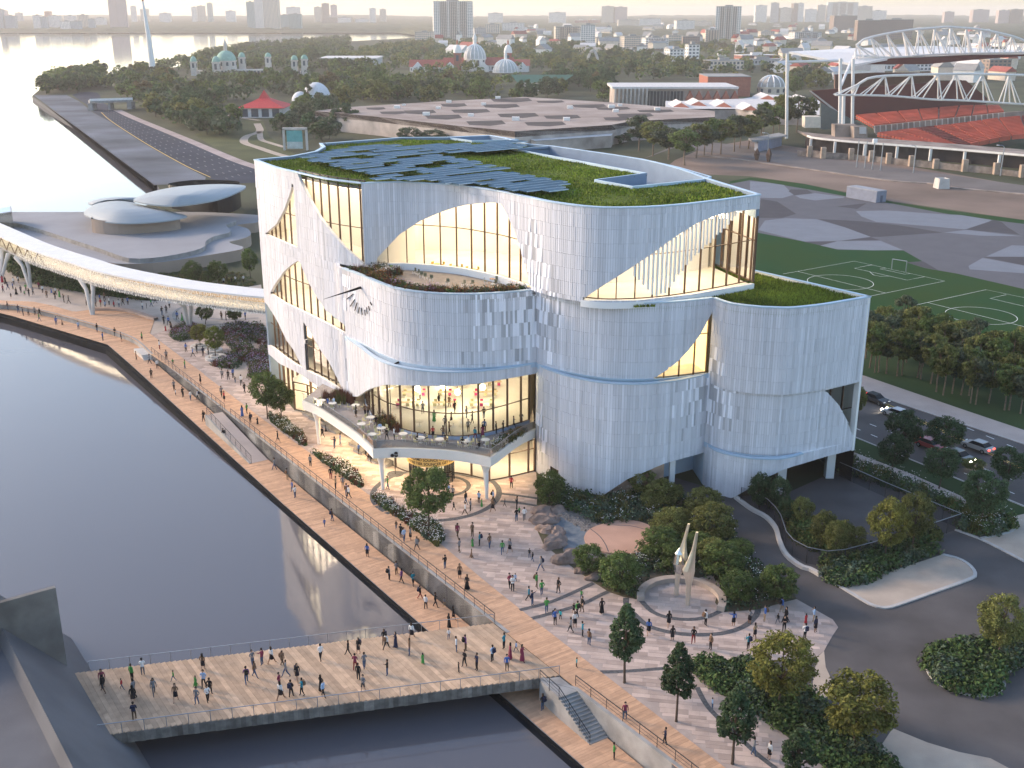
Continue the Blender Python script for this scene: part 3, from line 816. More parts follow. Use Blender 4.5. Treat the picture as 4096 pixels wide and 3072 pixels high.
def pit(poly, depth, mat):
    mb = MB(); n = len(poly)
    ar = sum(poly[i].x * poly[(i + 1) % n].y - poly[(i + 1) % n].x * poly[i].y for i in range(n))
    if ar < 0: poly = poly[::-1]
    o = []
    for i in range(n):
        e0 = (poly[i] - poly[i - 1]).normalized(); e1 = (poly[(i + 1) % n] - poly[i]).normalized()
        nn = (Vector((e0.y, -e0.x)) + Vector((e1.y, -e1.x))).normalized(); o.append(poly[i] + nn * .4)
    mb.prism(poly, None, ZR - depth, 0)
    mb.ring([v3(p, ZR - depth) for p in poly], [v3(p, ZR - .05) for p in poly]); mb.ring([v3(p, ZR - .05) for p in poly], [v3(p, ZR - .05) for p in o], 1); mb.ring([v3(p, ZR - .05) for p in o], [v3(p, ZR - .6) for p in o], 1)
    return mb.build('roof_well', [mat, COPING], museum)
pit(pit1, 3.2, PITM); pit(pit2, 1.4, PITM)
def turf(name, poly, z, n, holes=(), h=.55, parent=None, lean=.3, mat=None, w=.16):
    """blades of grass over a polygon, one object"""
    xs = [p[0] for p in poly]; ys = [p[1] for p in poly]; V, Fc = [], []; k = 0
    while k < n:
        x, y = RR.uniform(min(xs), max(xs)), RR.uniform(min(ys), max(ys))
        if not inpoly(x, y, poly) or any(inpoly(x, y, q) for q in holes): continue
        k += 1
        zz = z + .10 * math.sin(x * .35) * math.cos(y * .4); hh = h * (0.55 + .9 * noise.noise((x * .22, y * .22, 0)) ** 2 + RR.random() * .5)
        a = RR.uniform(0, 6.28); dx_, dy_ = math.cos(a) * w, math.sin(a) * w; lx, ly = RR.gauss(0, lean) * hh, RR.gauss(0, lean) * hh
        i = len(V); V += [(x - dx_, y - dy_, zz), (x + dx_, y + dy_, zz), (x + lx, y + ly, zz + hh)]; Fc.append((i, i + 1, i + 2))
    o = link(name, newmesh(name, V, Fc, mat or GRASSL), parent); tag(o, kind='stuff'); return o
turf('roof_grass', inner, ZR - .5, 52000, [pit1, pit2], .3, museum, w=.12)
# middle roof slab
v_ = cWL[:-1] + cM1 + cM2[1:] + cM3[1:] + f2([P(3000, 1077, ZM)]) + [Vector((24, 168)), Vector((0, 200)), Vector((-36, 200))]
pm = [p for p in v_]
mb = MB(); mb.prism(pm, ZM - 1.2, ZM - .5, 0); mb.build('roof', [GRASSB], museum)
e1 = f2([P(3000, 1077, ZM)])[0]; F_ = cM3[-1]; dr = (e1 - F_).normalized(); back = [F_, F_ + dr * 40]
mb = MB(); nr = Vector((dr.y, -dr.x))
a, b = back[0], back[1]
mb.hexa([v3(a, 4.6), v3(b, 4.6), v3(b - nr * .45, 4.6), v3(a - nr * .45, 4.6), v3(a, ZM), v3(b, ZM), v3(b - nr * .45, ZM), v3(a - nr * .45, ZM)]); mb.build('wall', [WHITE], museum)
coping(smoothpath(back, 3), ZM + .06)
lawnM = off(cM2[int(len(cM2) * .56):], -.45) + off(cM3, -.45)[1:] + [back[1] - nr * .4] + [p + Vector((.4, 0)) for p in glasswall[::-1]] + [p for p in off(cUF, .35)[::-1] if p.x > cM2[int(len(cM2) * .56)].x]
m = MB(); m.prism(inner, None, ZM + .05); m.build('floor', [INTF], museum)
m = MB(); m.box(22, 145, 34.2, 29, 151, 34.3); m.box(13, 146, 34.2, 20, 152, 34.3); m.build('ceiling_light', [LAMP], museum)
lin = [p for p in off(loop, -.7)][max(0, len(glasswall) - 5):len(glasswall) + 40]; m = MB(); m.ring([v3(p, ZM) for p in lin], [v3(p, 34.4) for p in lin], closed=False); m.build('inner_wall', [INTW], museum)
turf('terrace_grass', lawnM, ZM - .5, 14000, [], .42, museum, w=.12)
# terrace paving on lobe one
tp = off(cM1, -.4) + [p for p in off(cUF, .02)[::-1] if p.x < dx.x]
mb = MB(); mb.prism(tp, None, ZM - .44); mb.build('terrace_paving', [M('terrace stone', (.26, .225, .20), .8, .15, 1, .2, 8)], museum)
# upper block sill
di = int(du * len(cUF))
for tg, c in (('UF', cUF[:di - 2]), ('UF', cUF[EXT[('W7', 'UF')][0] - 2:])):
    q = off(c, .06); r = off(c, -.5); mb = MB(); zt_ = ZM + (.5 if c[0].x < dx.x - 8 else .2); mb.ring([v3(p, ZM - .6) for p in q], [v3(p, zt_) for p in q], closed=False); mb.ring([v3(p, zt_) for p in q], [v3(p, zt_) for p in r], closed=False); mb.build('sill', [WHITE], museum)

# glazing -------------------------------------------------------------
def glazing(c, i0, i1, z0, z1, inset, every, transoms=(), fin=.28, name='window', mw=.11, mmat=None, skip=()):
    g = off(c, -inset); n = normals2(c); mm = mmat or BRONZE
    i0, i1 = max(0, i0), min(len(c) - 1, i1)
    fr = MB()
    q, r = g[i0:i1 + 1], off(g[i0:i1 + 1], -.14)
    for z, hgt in [(z0, .12), (z1 - .12, .12)] + [(t, .10) for t in transoms if z0 < t < z1]:
        for i in range(len(q) - 1): fr.hexa([v3(q[i], z), v3(q[i + 1], z), v3(r[i + 1], z), v3(r[i], z), v3(q[i], z + hgt), v3(q[i + 1], z + hgt), v3(r[i + 1], z + hgt), v3(r[i], z + hgt)])
    w = fr.build(name, [mm], museum)
    ks = list(range(i0, i1 + 1, every))
    if ks[-1] != i1: ks.append(i1)
    zs = [z0] + [t for t in transoms if z0 < t < z1] + [z1]
    for k in ks:
        t = (g[min(k + 1, len(g) - 1)] - g[max(k - 1, 0)]).normalized()
        m = MB(); m.obox(g[k] - n[k] * (fin / 2 - .1), t, n[k], mw, fin, z0, z1); m.build('mullion', [mm], w)
    for ka, kb in zip(ks, ks[1:]):
        for za, zb in zip(zs, zs[1:]):
            if (ka, za) in skip: continue
            m = MB(); m.ring([v3(p, za) for p in g[ka:kb + 1]], [v3(p, zb) for p in g[ka:kb + 1]], closed=False); m.build('pane', [GLASS], w)
    return w
def gz(key, tg, c, inset=.75, every=4, transoms=(), pad=3, z0=None, z1=None, **kw):
    e = EXT[(key, tg)]
    return glazing(c, e[0] - pad, e[1] + pad, z0 if z0 is not None else e[2] - .3, z1 if z1 is not None else e[3] + .3, inset, every, transoms, **kw)
gz('W1', 'UF', cUF, .7, 8, (31.6,), z0=ZM + .3)
gz('W2', 'UA', cUA, .6, 7, (31.2,))
gz('W3', 'UA', cUA, .6, 7, (30.8,))
gz('W4', 'WL', cWL, .7, 7, (20.6,))
gz('W5', 'WL', cWL, .7, 7, (10.6,))
gz('W6', 'WL', cWL, .7, 7, (10.6,))
gz('W7', 'UF', cUF, .7, 8, (31.6,), z0=ZM + .4)
gz('W8', 'M2', cM2, .7, 7, (20.8,))
gz('W9', 'N3', cIn3, .7, 7, (10.5,), z1=15.2)
i13 = EXT[('W13', 'WL')]
glazing(cWL, 0, len(cWL) - 1, .05, 6.4, 1.6, 8, (), fin=.35, mw=.3)
gw = [loop[0]] + glasswall[1:]
gw = smoothpath(gw, .46); glazing(gw, 0, len(gw) - 1, ZM + .4, ZR - 2.8, .1, 5, (31.6,))
# white veil of upright blades across the corner window
V7 = B2((935, 890), (1300, 635), (1450, 540), (1600, 480), (1740, 450), (1790, 447), (1680, 570), (1560, 680), (1440, 790), (1330, 920), (1230, 1060), (1140, 1083), (1050, 990))
OPEN['V7'] = V7; BB['V7'] = (min(p[0] for p in V7), min(p[1] for p in V7), max(p[0] for p in V7), max(p[1] for p in V7))
nU = normals2(cUF)
for i in range(EXT[('W7', 'UF')][0], len(cUF) - 1, 2):
    for off_ in (0,):
        p = cUF[i]; zz = [z for k, z in solid(p, ZM + .3, ZR, ('V7',))[1]]
        if len(zz) > 2:
            t = (cUF[i + 1] - p).normalized(); m = MB(); m.obox(p - nU[i] * .2, t, nU[i], .2, .3, min(zz), max(zz)); m.build('blade', [WHITE], museum)

# interiors -----------------------------------------------------------
def room(c, z0, z1, depth, parent=museum, back=True, lamp=(1.2, None), floor=True, wallm=None, i0=0, i1=None, inset=.9, ends=True):
    i1 = i1 if i1 is not None else len(c) - 1
    i0 = max(0, i0); i1 = min(len(c) - 1, i1)
    n = normals2(c)
    # thin the curve and flatten normals so that offsets do not cross
    k = max(1, (i1 - i0) // 14); idx = list(range(i0, i1, k)) + [i1]
    chord = (c[i1] - c[i0]); cn = Vector((chord.y, -chord.x)).normalized()
    nn = [(n[i] * .25 + cn * .75).normalized() for i in idx]
    A = [c[i] - n[i] * inset for i in idx]; Bq = [c[i] - m_ * depth for i, m_ in zip(idx, nn)]
    if floor:
        m = MB(); m.ring([v3(p, z0 + .02) for p in A], [v3(p, z0 + .02) for p in Bq], closed=False); m.ring([v3(p, z0 - .5) for p in A], [v3(p, z0 + .02) for p in A], closed=False); m.build('floor', [INTF], parent)
    if back:
        m = MB(); m.ring([v3(p, z0) for p in Bq], [v3(p, z1) for p in Bq], closed=False)
        if ends:
            m.quad(v3(A[0], z0), v3(Bq[0], z0), v3(Bq[0], z1), v3(A[0], z1)); m.quad(v3(A[-1], z0), v3(A[-1], z1), v3(Bq[-1], z1), v3(Bq[-1], z0))
        m.build('inner_wall', [wallm or INTW], parent)
    m = MB(); m.ring([v3(p, z1) for p in A], [v3(p, z1) for p in Bq], closed=False); m.build('ceiling', [INTW], parent)
    if lamp:
        a_, b_ = lamp[0], lamp[1] or depth - 1
        m = MB()
        X = [c[i] - m_ * a_ for i, m_ in zip(idx, nn)]; Y = [c[i] - m_ * b_ for i, m_ in zip(idx, nn)]
        for j in range(len(idx) - 1):
            x0, x1, y0, y1 = X[j], X[j + 1], Y[j], Y[j + 1]
            q = [x0.lerp(x1, .12), x0.lerp(x1, .88), y0.lerp(y1, .88), y0.lerp(y1, .12)]
            m.quad(*[v3(p, z1 - .12) for p in q])
        m.build('ceiling_light', [LAMP], parent)
e = lambda k, t: EXT[(k, t)]
a = e('W1', 'UF'); room(cUF, ZM, 36.6, 13, i0=a[0] - 4, i1=a[1] + 4)
a = e('W7', 'UF'); room(cUF, ZM, 36.6, 11, i0=a[0] - 4, ends=False)
room(cUA, ZM, 36.6, 9, i0=int(len(cUA) * .02))
room(cWL, 15.6, ZM - 1.3, 8)
room(cWL, 6.2, 15.2, 9)
room(cWL, .05, 5.7, 10, inset=1.7)
for z in (10.6,): 
    m = MB(); q, r = off(cWL, -3.2), off(cWL, -9); m.ring([v3(p, z) for p in q], [v3(p, z) for p in r], closed=False); m.ring([v3(p, z - .4) for p in q], [v3(p, z) for p in q], closed=False); m.build('gallery_floor', [INTF], museum)
a = e('W8', 'M2'); room(cM2, ZL, ZM - 1.3, 4.5, i0=a[0] - 6, wallm=M('glowing amber wall', (.85, .72, .42), .8, .05, emit=(1, .72, .34), es=.55))  # plain room wall, emission added to it to brighten the window
a = e('W9', 'N3'); room(cIn3, 6.4, 14.6, 9, i0=a[0] - 4, lamp=None, wallm=INTD)
MINT = M('mint display', (.18, .62, .50), .6, .1, .5); 
m = MB(); q, r = off(cWL[int(len(cWL) * .62):int(len(cWL) * .99)], -3.2), off(cWL[int(len(cWL) * .62):int(len(cWL) * .99)], -6.5); m.ring([v3(p, 16.0) for p in q], [v3(p, 16.0) for p in r], closed=False); m.ring([v3(p, 15.7) for p in q], [v3(p, 16.0) for p in q], closed=False); m.build('display_platform', [MINT], museum)

# dining hall above the terrace -----------------------------------------
G1 = f2(PP(C2((800, 525), (815, 600), (860, 690), (960, 760), (1080, 800), (1190, 830), (1320, 850), (1470, 860), (1600, 858), (1750, 835), (1900, 795), (2090, 735)), ZT))
cG = off(smoothpath(G1, .5), -.9)
glazing(cG, 0, len(cG) - 1, ZT + .4, 14.6, 0, 5, (9.6,), fin=.3, mw=.14)
m = MB(); q = off(cG, .12); r = off(cG, -.2); m.ring([v3(p, ZT) for p in q], [v3(p, ZT + .42) for p in q], closed=False); m.ring([v3(p, ZT + .42) for p in q], [v3(p, ZT + .42) for p in r], closed=False); m.build('plinth', [M('blue grey plinth', (.36, .42, .52), .7)], museum)
hx0, hx1 = cG[0], cG[-1]
hall = cG + [Vector((hx1.x + .8, hx1.y + 9)), Vector((2, 172)), Vector((-16, 178)), Vector((hx0.x - 1.5, hx0.y + 8))]
m = MB(); m.prism(hall, ZT - .4, ZT + .03); m.build('floor', [M('hall floor', (.80, .76, .70), .5, .05)], museum)
m = MB(); hb = hall[len(cG) - 1:] + [hall[0]]
m.ring([v3(p, ZT) for p in hb], [v3(p, 14.9) for p in hb], closed=False); m.build('inner_wall', [INTW], museum)
m = MB(); m.prism(off(cG, .2) + hall[len(cG):], 14.75, 15.1); m.build('ceiling', [INTW], museum)
m = MB()
for k in range(12):
    x, y = -19 + (k % 4) * 5.2, 150 + (k // 4) * 7.5
    m.box(x, y, 14.6, x + 3.2, y + 4.5, 14.7)
m.build('ceiling_light', [LAMP2], museum)

# terrace slab, fascia, balustrade --------------------------------------
TF = f2(PP(C2((385, 562), (500, 612), (650, 710), (780, 800), (850, 862), (905, 920)), ZT))
TF2 = f2(PP(C2((905, 920), (1100, 914), (1300, 920), (1500, 935), (1640, 957), (1775, 985)), ZT))
TF3 = f2(PP(C2((1775, 985), (1850, 930), (1930, 868), (2010, 815), (2112, 768)), ZT))
cT = smoothpath(TF, .5)[:-1] + smoothpath(TF2, .5)[:-1] + smoothpath(TF3, .5)
tin = cT + [p for p in cL1[::-1] if p.x > cG[0].x + .5][:-3] + [cWL[int(len(cWL) * .8)], cWL[int(len(cWL) * .62)]]
tin = cT + [Vector((3.6, 143.5))] + [p for p in cG[::-1]] + [cG[0] + Vector((-1, 4)), cWL[int(len(cWL) * .72)], cWL[int(len(cWL) * .66)]]
m = MB(); m.prism(tin, ZT - .3, ZT, 0); m.build('terrace_floor', [M('terrace floor', (.34, .30, .275), .8, .12, 1.2, .2, 8)], museum)
walkpoly([v3(p, ZT) for p in tin])
WARMW = M('white render', (.78, .74, .68), .6, .03)
m = MB(); q = off(cT, .05); r = off(cT, -.35); s_ = off(cT, -.05)
for a_, b_ in (([v3(p, 4.75) for p in s_], [v3(p, ZT + .08) for p in q]), ([v3(p, ZT + .08) for p in q], [v3(p, ZT + .08) for p in r]), ([v3(p, ZT + .08) for p in r], [v3(p, 4.75) for p in r])): m.ring(a_, b_, closed=False)
m.build('terrace_fascia', [WARMW], museum)
m = MB(); m.prism(tin, None, 4.78); m.build('soffit', [WARMW], museum)
m = MB()
for k in range(9):
    p = cT[int(len(cT) * (k + .5) / 9)]; g_ = cG[int(len(cG) * (k + .5) / 9)]; c_ = p.lerp(g_, .55)
    m.box(c_.x - .9, c_.y - .9, 4.70, c_.x + .9, c_.y + .9, 4.74)
m.build('ceiling_light', [M('soffit light', (1, .85, .6), .5, 0, emit=(1, .74, .42), es=14)], museum)
bal = thing('balustrade', 'clear glass balustrade curving round the dining terrace', 'balustrade', v3(cT[0], ZT + .08))
for i in range(0, len(cT) - 1, 5):
    seg = cT[i:i + 6]; m = MB(); m.ring([v3(p, ZT + .1) for p in off(seg, -.15)], [v3(p, ZT + 1.25) for p in off(seg, -.15)], closed=False); m.build('pane', [GLASSB], bal)
m = MB(); 
for a_, b_ in zip(cT[::3], cT[3::3]): m.bar(v3(a_, ZT + 1.27), v3(b_, ZT + 1.27), .06, .04)
m.build('handrail', [GALV], bal)
# tapered columns
for x, y, xt, yt in ((1277, 1775, 1271, 1663), (1532, 1956, 1528, 1840), (1947, 1992, 1942, 1868)):
    b_ = P(x, y); t_ = b_ + Vector((-.1, .35, 0)); m = MB()
    m.tube([v3(b_, 0), v3(b_, .8), v3(t_, 3.6), v3(t_, 4.8)], [.24, .25, .38, .75], 10); m.build('column', [WARMW], museum, smooth=False)
# ground floor glass front, lobby
GF0 = f2(PP([(1180, 1640), (1250, 1660), (1340, 1718), (1434, 1775), (1520, 1835), (1613, 1884), (1700, 1903), (1819, 1894), (1936, 1918), (1966, 1924), (2060, 1905), (2138, 1886)]))
cGF = smoothpath(GF0, .5)
glazing(cGF, 0, len(cGF) - 1, .06, 4.78, 0, 6, (3.4,), fin=.25, mw=.2)
lobby = cGF + [Vector((3, 160)), Vector((-14, 172)), Vector((-30, 176))]
m = MB(); m.prism(lobby, -.1, .05); m.build('floor', [INTF], museum)
hb = lobby[len(cGF) - 1:] + [lobby[0]]; m = MB(); m.ring([v3(p, 0) for p in hb], [v3(p, 5.4) for p in hb], closed=False); m.build('inner_wall', [INTW], museum)
m = MB()
for k in range(1, 9):
    p = cGF[int(len(cGF) * k / 9)] + Vector((1.2, 4.0)); m.box(p.x - 1.6, p.y - 1.5, 4.6, p.x + 1.6, p.y + 1.5, 4.66)
m.build('ceiling_light', [LAMP], museum)
# deep core so that nothing is hollow behind the rooms
m = MB(); core = [Vector((-17, 178)), Vector((4, 160)), Vector((18, 152)), Vector((24, 150)), Vector((22, 170)), Vector((0, 195)), Vector((-24, 195))]
m.prism(core, -.5, ZR - 4); m.build('core_wall', [INTW], museum)
# lobe two and three undercroft
TUN = M('pale blue wall', (.55, .66, .78), .8, .08, .5)
n2_ = normals2(cL2); i = e('W11', 'L2')[0]
q = cL2[i:]; r = [p - Vector((.1, -1)) * 5 for p in q]
m = MB(); m.ring([v3(p, 0) for p in r], [v3(p, 8.5) for p in r], closed=False); m.quad(v3(r[-1], 0), v3(r[-1], 8.5), v3(cLL3[0], 8.5), v3(cLL3[0], 0)); m.build('undercroft_wall', [TUN], museum)
for k in (.30, .62):
    p = q[int(len(q) * k)]; m = MB(); m.box(p.x - .35, p.y + .8, 0, p.x + .35, p.y + 1.6, 8.4); m.build('pillar', [WHITE], museum)
RUST = M('weathered cladding', (.45, .31, .23), .8, .4, .5)
m = MB(); qq = q[:int(len(q) * .6)]; ro = off(qq, -1.3); m.ring([v3(p, 0) for p in ro], [v3(p, 8) for p in ro], closed=False); m.build('lower_cladding', [RUST], museum)
i = e('W12', 'L3')[0]; q = cLL3[i:]; r = [p + Vector((-2.5, 9)) for p in q]
GAR = M('garage shade', (.012, .012, .014), .6, .3, .6)  # near black colour stands for the shade inside the open garage
m = MB(); m.ring([v3(p, -.0) for p in r], [v3(p, 6) for p in r], closed=False); m.ring([v3(p, 5.9) for p in off(q, -.2)], [v3(p, 5.9) for p in r], closed=False); m.quad(v3(q[0], 0), v3(q[0], 6), v3(r[0], 6), v3(r[0], 0)); m.quad(v3(q[-1], 0), v3(q[-1], 6), v3(r[-1], 6), v3(r[-1], 0)); m.build('garage_void', [GAR], museum)
for x, y in ((3122, 1976), (3318, 1913)):
    p = P(x, y); m = MB(); m.box(p.x - .55, p.y - .1, 0, p.x + .55, p.y + 1.0, 7); m.build('pillar', [WHITE], museum)
p = P(2213, 1912); 
e_ = EXT[('WD', 'L2')]; glazing(cL2, e_[0] - 1, e_[1] + 2, e_[2] - .2, e_[3] + .3, .2, 2, ())
# ---------------------------------------------------------------- plaza, roads, lawns, sports ground
c_, d_, q_, r_c, t_c, g_c = K(1200, 1800, .5425), K(2000, 1800, .5425), K(2700, 2200, .631), K(3300, 1400, .5426), K(3000, 600, .5426), K(1000, 1300, .5425)
Z1, Z2, Z3, Z4 = -.05, -.04, -.03, -.02
def sh(name, pxs, z, mat, th=None, kind='structure'):
    pts = PP(pxs, z); return sheet(name, [(p.x, p.y) for p in pts], z, mat, z0=None if th is None else z - th, kind=kind)
# broad base sheets
asph = [(2659, 1898), (2800, 1940), (2933, 1984), (3130, 1980), (3330, 1890), (3360, 1870), (3500, 1930), (3850, 2060), (4300, 2260), (4700, 2700), (4700, 3600), (2900, 3600), (3299, 3072), (3180, 2970), (3053, 2875), (2908, 2780), (2984, 2664), (3268, 2626), (3296, 2604), (3306, 2585), (3331, 2541), (3353, 2509), (3331, 2478), (3186, 2396), (3140, 2320), (3030, 2250), (2960, 2180), (2930, 2100), (2900, 2040), (2770, 2000), (2700, 1960)]
sh('asphalt_drive', asph, Z1, ASPH)
PLZ = [(602, 1340), (1052, 1680), (1254, 1825), (1460, 1971), (1770, 2186), (1930, 2320), (2085, 2444), (2338, 2641), (2902, 3076), (3299, 3072), (3180, 2970), (3053, 2875), (2908, 2780), (2795, 2705), (2826, 2673), (2984, 2664), (3079, 2642), (3268, 2626), (3296, 2604), (3306, 2585), (3331, 2541), (3353, 2509), (3331, 2478), (3186, 2396), (3033, 2435), (2890, 2446), (2860, 2410), (2880, 2340), (2850, 2300), (2760, 2318), (2660, 2310), (2580, 2350), (2556, 2397), (2499, 2386), (2434, 2364), (2374, 2326), (2304, 2277), (2228, 2218), (2174, 2174), (2152, 2126), (2136, 2066), (2146, 2028), (2150, 1960), (2144, 1884)] + [(2060, 1906), (1966, 1926), (1936, 1920), (1819, 1896), (1700, 1905), (1613, 1886), (1520, 1837), (1434, 1777), (1340, 1720), (1250, 1662), (1180, 1642), (1090, 1540), (1000, 1400), (760, 1290)]
sh('plaza_bed', PLZ, Z2 + .02, M('paving edge', (.38, .31, .275), .85, .12, .8, .2, 9))
# stone slabs in staggered courses
plw = [(p.x, p.y) for p in PP(PLZ)]
plaza = tag(link('plaza_paving', newmesh('plaza_paving', [v3(p, Z2 + .004) for p in plw[:3]], [(0, 1, 2)], PAVEJ)), kind='structure')
u = Vector((math.cos(-.16), math.sin(-.16))); w_ = Vector((-u.y, u.x))
xs = [p[0] * u.x + p[1] * u.y for p in plw]; ys = [p[0] * w_.x + p[1] * w_.y for p in plw]
slabs = []; y = min(ys); row = 0
while y < max(ys):
    hgt = RR.choice((.5, .62, .75)); x = min(xs) + RR.uniform(-1, 0)
    while x < max(xs):
        L = RR.uniform(.9, 2.1); c = u * (x + L / 2) + w_ * (y + hgt / 2)
        if all(inpoly(*(c + u * (a * L / 2) + w_ * (b * hgt / 2)), plw) for a, b in ((-1, -1), (1, -1), (1, 1), (-1, 1))): slabs.append((c, L - .03, hgt - .03))
        x += L
    y += hgt
slabs.sort(key=lambda s: s[0].length_squared)
near = slabs[:300]; mbq = MB()
for k, (c, L, hg) in enumerate(slabs):
    q = [c + u * (a * L / 2) + w_ * (b * hg / 2) for a, b in ((-1, -1), (1, -1), (1, 1), (-1, 1))]; z = RR.uniform(-.012, 0)
    if k < 300:
        m = MB(); m.hexa([v3(p, Z2) for p in q] + [v3(p, z) for p in q], 0, RR.random(), False); m.build('paving_slab', [PAVE], plaza, shade=True)
    else:
        if c.y < 170: mbq.hexa([v3(p, Z2) for p in q] + [v3(p, z) for p in q], 0, RR.random(), False)
        else: mbq.quad(*[v3(p, z) for p in q], sh=RR.random())
tag(mbq.build('slab_field', [PAVE], plaza, shade=True), kind='stuff')
walkpoly([v3(p, 0) for p in plw])
def band(name, pts, w, z, mat, closed=False, label=None, kind='structure', th=None, step=.8, smooth=True):
    c = smoothpath(f2(pts), step, closed) if smooth else f2(pts)
    if closed: c = c + [c[0]]
    n = normals2(c)
    if closed:
        d = (c[1] - c[-2]).normalized(); n[0] = n[-1] = Vector((d.y, -d.x))
    a = [v3(p + k * w / 2, z) for p, k in zip(c, n)]; b = [v3(p - k * w / 2, z) for p, k in zip(c, n)]
    mb = MB(); mb.ring(a, b, closed=False)
    for f in range(len(mb.f)): pass
    if th:
        for s_ in (a, b): mb.ring([v3(p, z - th) for p in s_], s_, closed=False)
        mb.quad(a[0], b[0], v3(b[0], z - th), v3(a[0], z - th)); mb.quad(a[-1], v3(a[-1], z - th), v3(b[-1], z - th), b[-1])
    o = link(name, mb.mesh(name, mat)); return tag(o, label, None, None, kind)
def circ3(p, q, r):
    ax, ay, bx, by, cx, cy = p.x, p.y, q.x, q.y, r.x, r.y
    d = 2 * (ax * (by - cy) + bx * (cy - ay) + cx * (ay - by))
    ux = ((ax * ax + ay * ay) * (by - cy) + (bx * bx + by * by) * (cy - ay) + (cx * cx + cy * cy) * (ay - by)) / d
    uy = ((ax * ax + ay * ay) * (cx - bx) + (bx * bx + by * by) * (ax - cx) + (cx * cx + cy * cy) * (bx - ax)) / d
    return Vector((ux, uy)), (Vector((ux, uy)) - Vector((ax, ay))).length
def ringpts(c, r, n=40, a0=0, a1=2 * math.pi): return [c + Vector((math.cos(a0 + (a1 - a0) * k / n), math.sin(a0 + (a1 - a0) * k / n))) * r for k in range(n)]
cc, rad = circ3(*PP(c_((535, 345), (1468, 320), (1150, 506)))); band('paving_band', ringpts(cc, rad), .75, .008, GRAVELD, True)
cc, rad = circ3(*PP(c_((1010, 200), (1245, 265), (1150, 330)))); band('paving_band', ringpts(cc, rad, 40, -1.9, 2.2), .6, .008, GRAVELD)
for pts, w in ((c_((1482, 322), (1600, 335), (1748, 357)), .55), (c_((1478, 377), (1600, 388), (1748, 412)), .55), (c_((1620, 1180), (1850, 1120), (2060, 1030), (2165, 980)), .55), (d_((232, 1242), (430, 1190), (620, 1130), (740, 1070), (805, 1040)), .55),
               (d_((1040, 1110), (1120, 1190), (1240, 1235), (1400, 1250), (1530, 1230), (1625, 1188)), .6), (d_((930, 1090), (935, 1150), (1000, 1220), (1100, 1300), (1280, 1348), (1450, 1362), (1650, 1350), (1800, 1300), (1880, 1230), (1902, 1180), (1890, 1110)), .65),
               (K(1300, 2200, .633)((1740, 770), (1900, 766), (2140, 748)), .5), (q_((140, 870), (180, 950), (240, 1030), (420, 1200), (540, 1310), (640, 1385)), .5)):
    band('paving_band', PP(pts), w, .008, GRAVELD)
# far left plaza (fine pale setts)
lp = PP(e_ := K(0, 700, .4973)((-400, 760), (0, 740), (330, 880), (760, 960), (1180, 1010), (1400, 1010), (1600, 960), (2100, 880), (2150, 1200), (2200, 1600), (1640, 1600), (1205, 1275), (1240, 1170), (1100, 1100), (730, 1085), (590, 1100), (420, 1050), (270, 1020), (0, 1008), (-400, 1000)))
sheet('left_plaza', [(p.x, p.y) for p in lp], -.035, M('pale setts', (.44, .375, .325), .85, .12, .3, .35, 3))
# strips of road beyond
sh('road', [(3000, 1580), (3411, 1744), (3680, 1852), (4096, 2026), (4500, 2195), (4500, 1915), (4096, 1774), (3680, 1639), (3444, 1555), (3000, 1400)], Z1 + .006, ASPH)
sh('far_lawn', [(2300, 900), (2900, 870), (3033, 925), (3217, 960), (3353, 990), (3613, 995), (4096, 1150), (4900, 1330), (4900, 1990), (4096, 1722), (3680, 1581), (3444, 1500), (2900, 1330), (2300, 1300)], Z1 - .003, LAWN2)
sh('grove_lawn', [(3000, 1230), (3490, 1250), (3800, 1330), (4096, 1420), (4700, 1580), (4700, 1920), (4096, 1721), (3870, 1645), (3680, 1580), (3444, 1499), (3000, 1370)], Z1 + .001, LAWN)
sh('pavement', [(3000, 1345), (3444, 1498), (3680, 1579), (3870, 1644), (4096, 1720), (4600, 1890), (4600, 1948), (4096, 1776), (3680, 1641), (3444, 1557), (3000, 1402)], Z2 + .1, SIDEW, .12)
sh('verge_lawn', [(3300, 1700), (3411, 1747), (3680, 1855), (4096, 2029), (4110, 2050), (4049, 2064), (3975, 2068), (3940, 2051), (3843, 1981), (3647, 1894), (3405, 1803), (3300, 1760)], Z2 + .1, LAWN, .12)
sh('pavement', [(3300, 1762), (3405, 1805), (3647, 1896), (3843, 1983), (3940, 2053), (3990, 2080), (3930, 2110), (3800, 2040), (3560, 1935), (3355, 1862)], Z2 + .08, SIDEW, .1)
sh('gravel_forecourt', [(3990, 2080), (4049, 2066), (4110, 2052), (4600, 2250), (4600, 2460), (4096, 2240), (3924, 2156), (4054, 2118)], Z2 + .1, SANDC, .12)
sh('dusty_lot', [(2640, 690), (2700, 640), (2820, 590), (3000, 560), (3300, 606), (3700, 676), (4300, 780), (4300, 920), (4096, 880), (3575, 806), (3217, 735), (3000, 705)], Z1 + .002, DIRT)
sh('stadium_street', [(2560, 640), (2700, 590), (3000, 632), (3380, 700), (3760, 738), (4300, 800), (4300, 770), (3800, 700), (3400, 645), (3000, 585), (2750, 560)], Z1 + .005, M('grey street', (.15, .13, .12), .9, .2, .05))
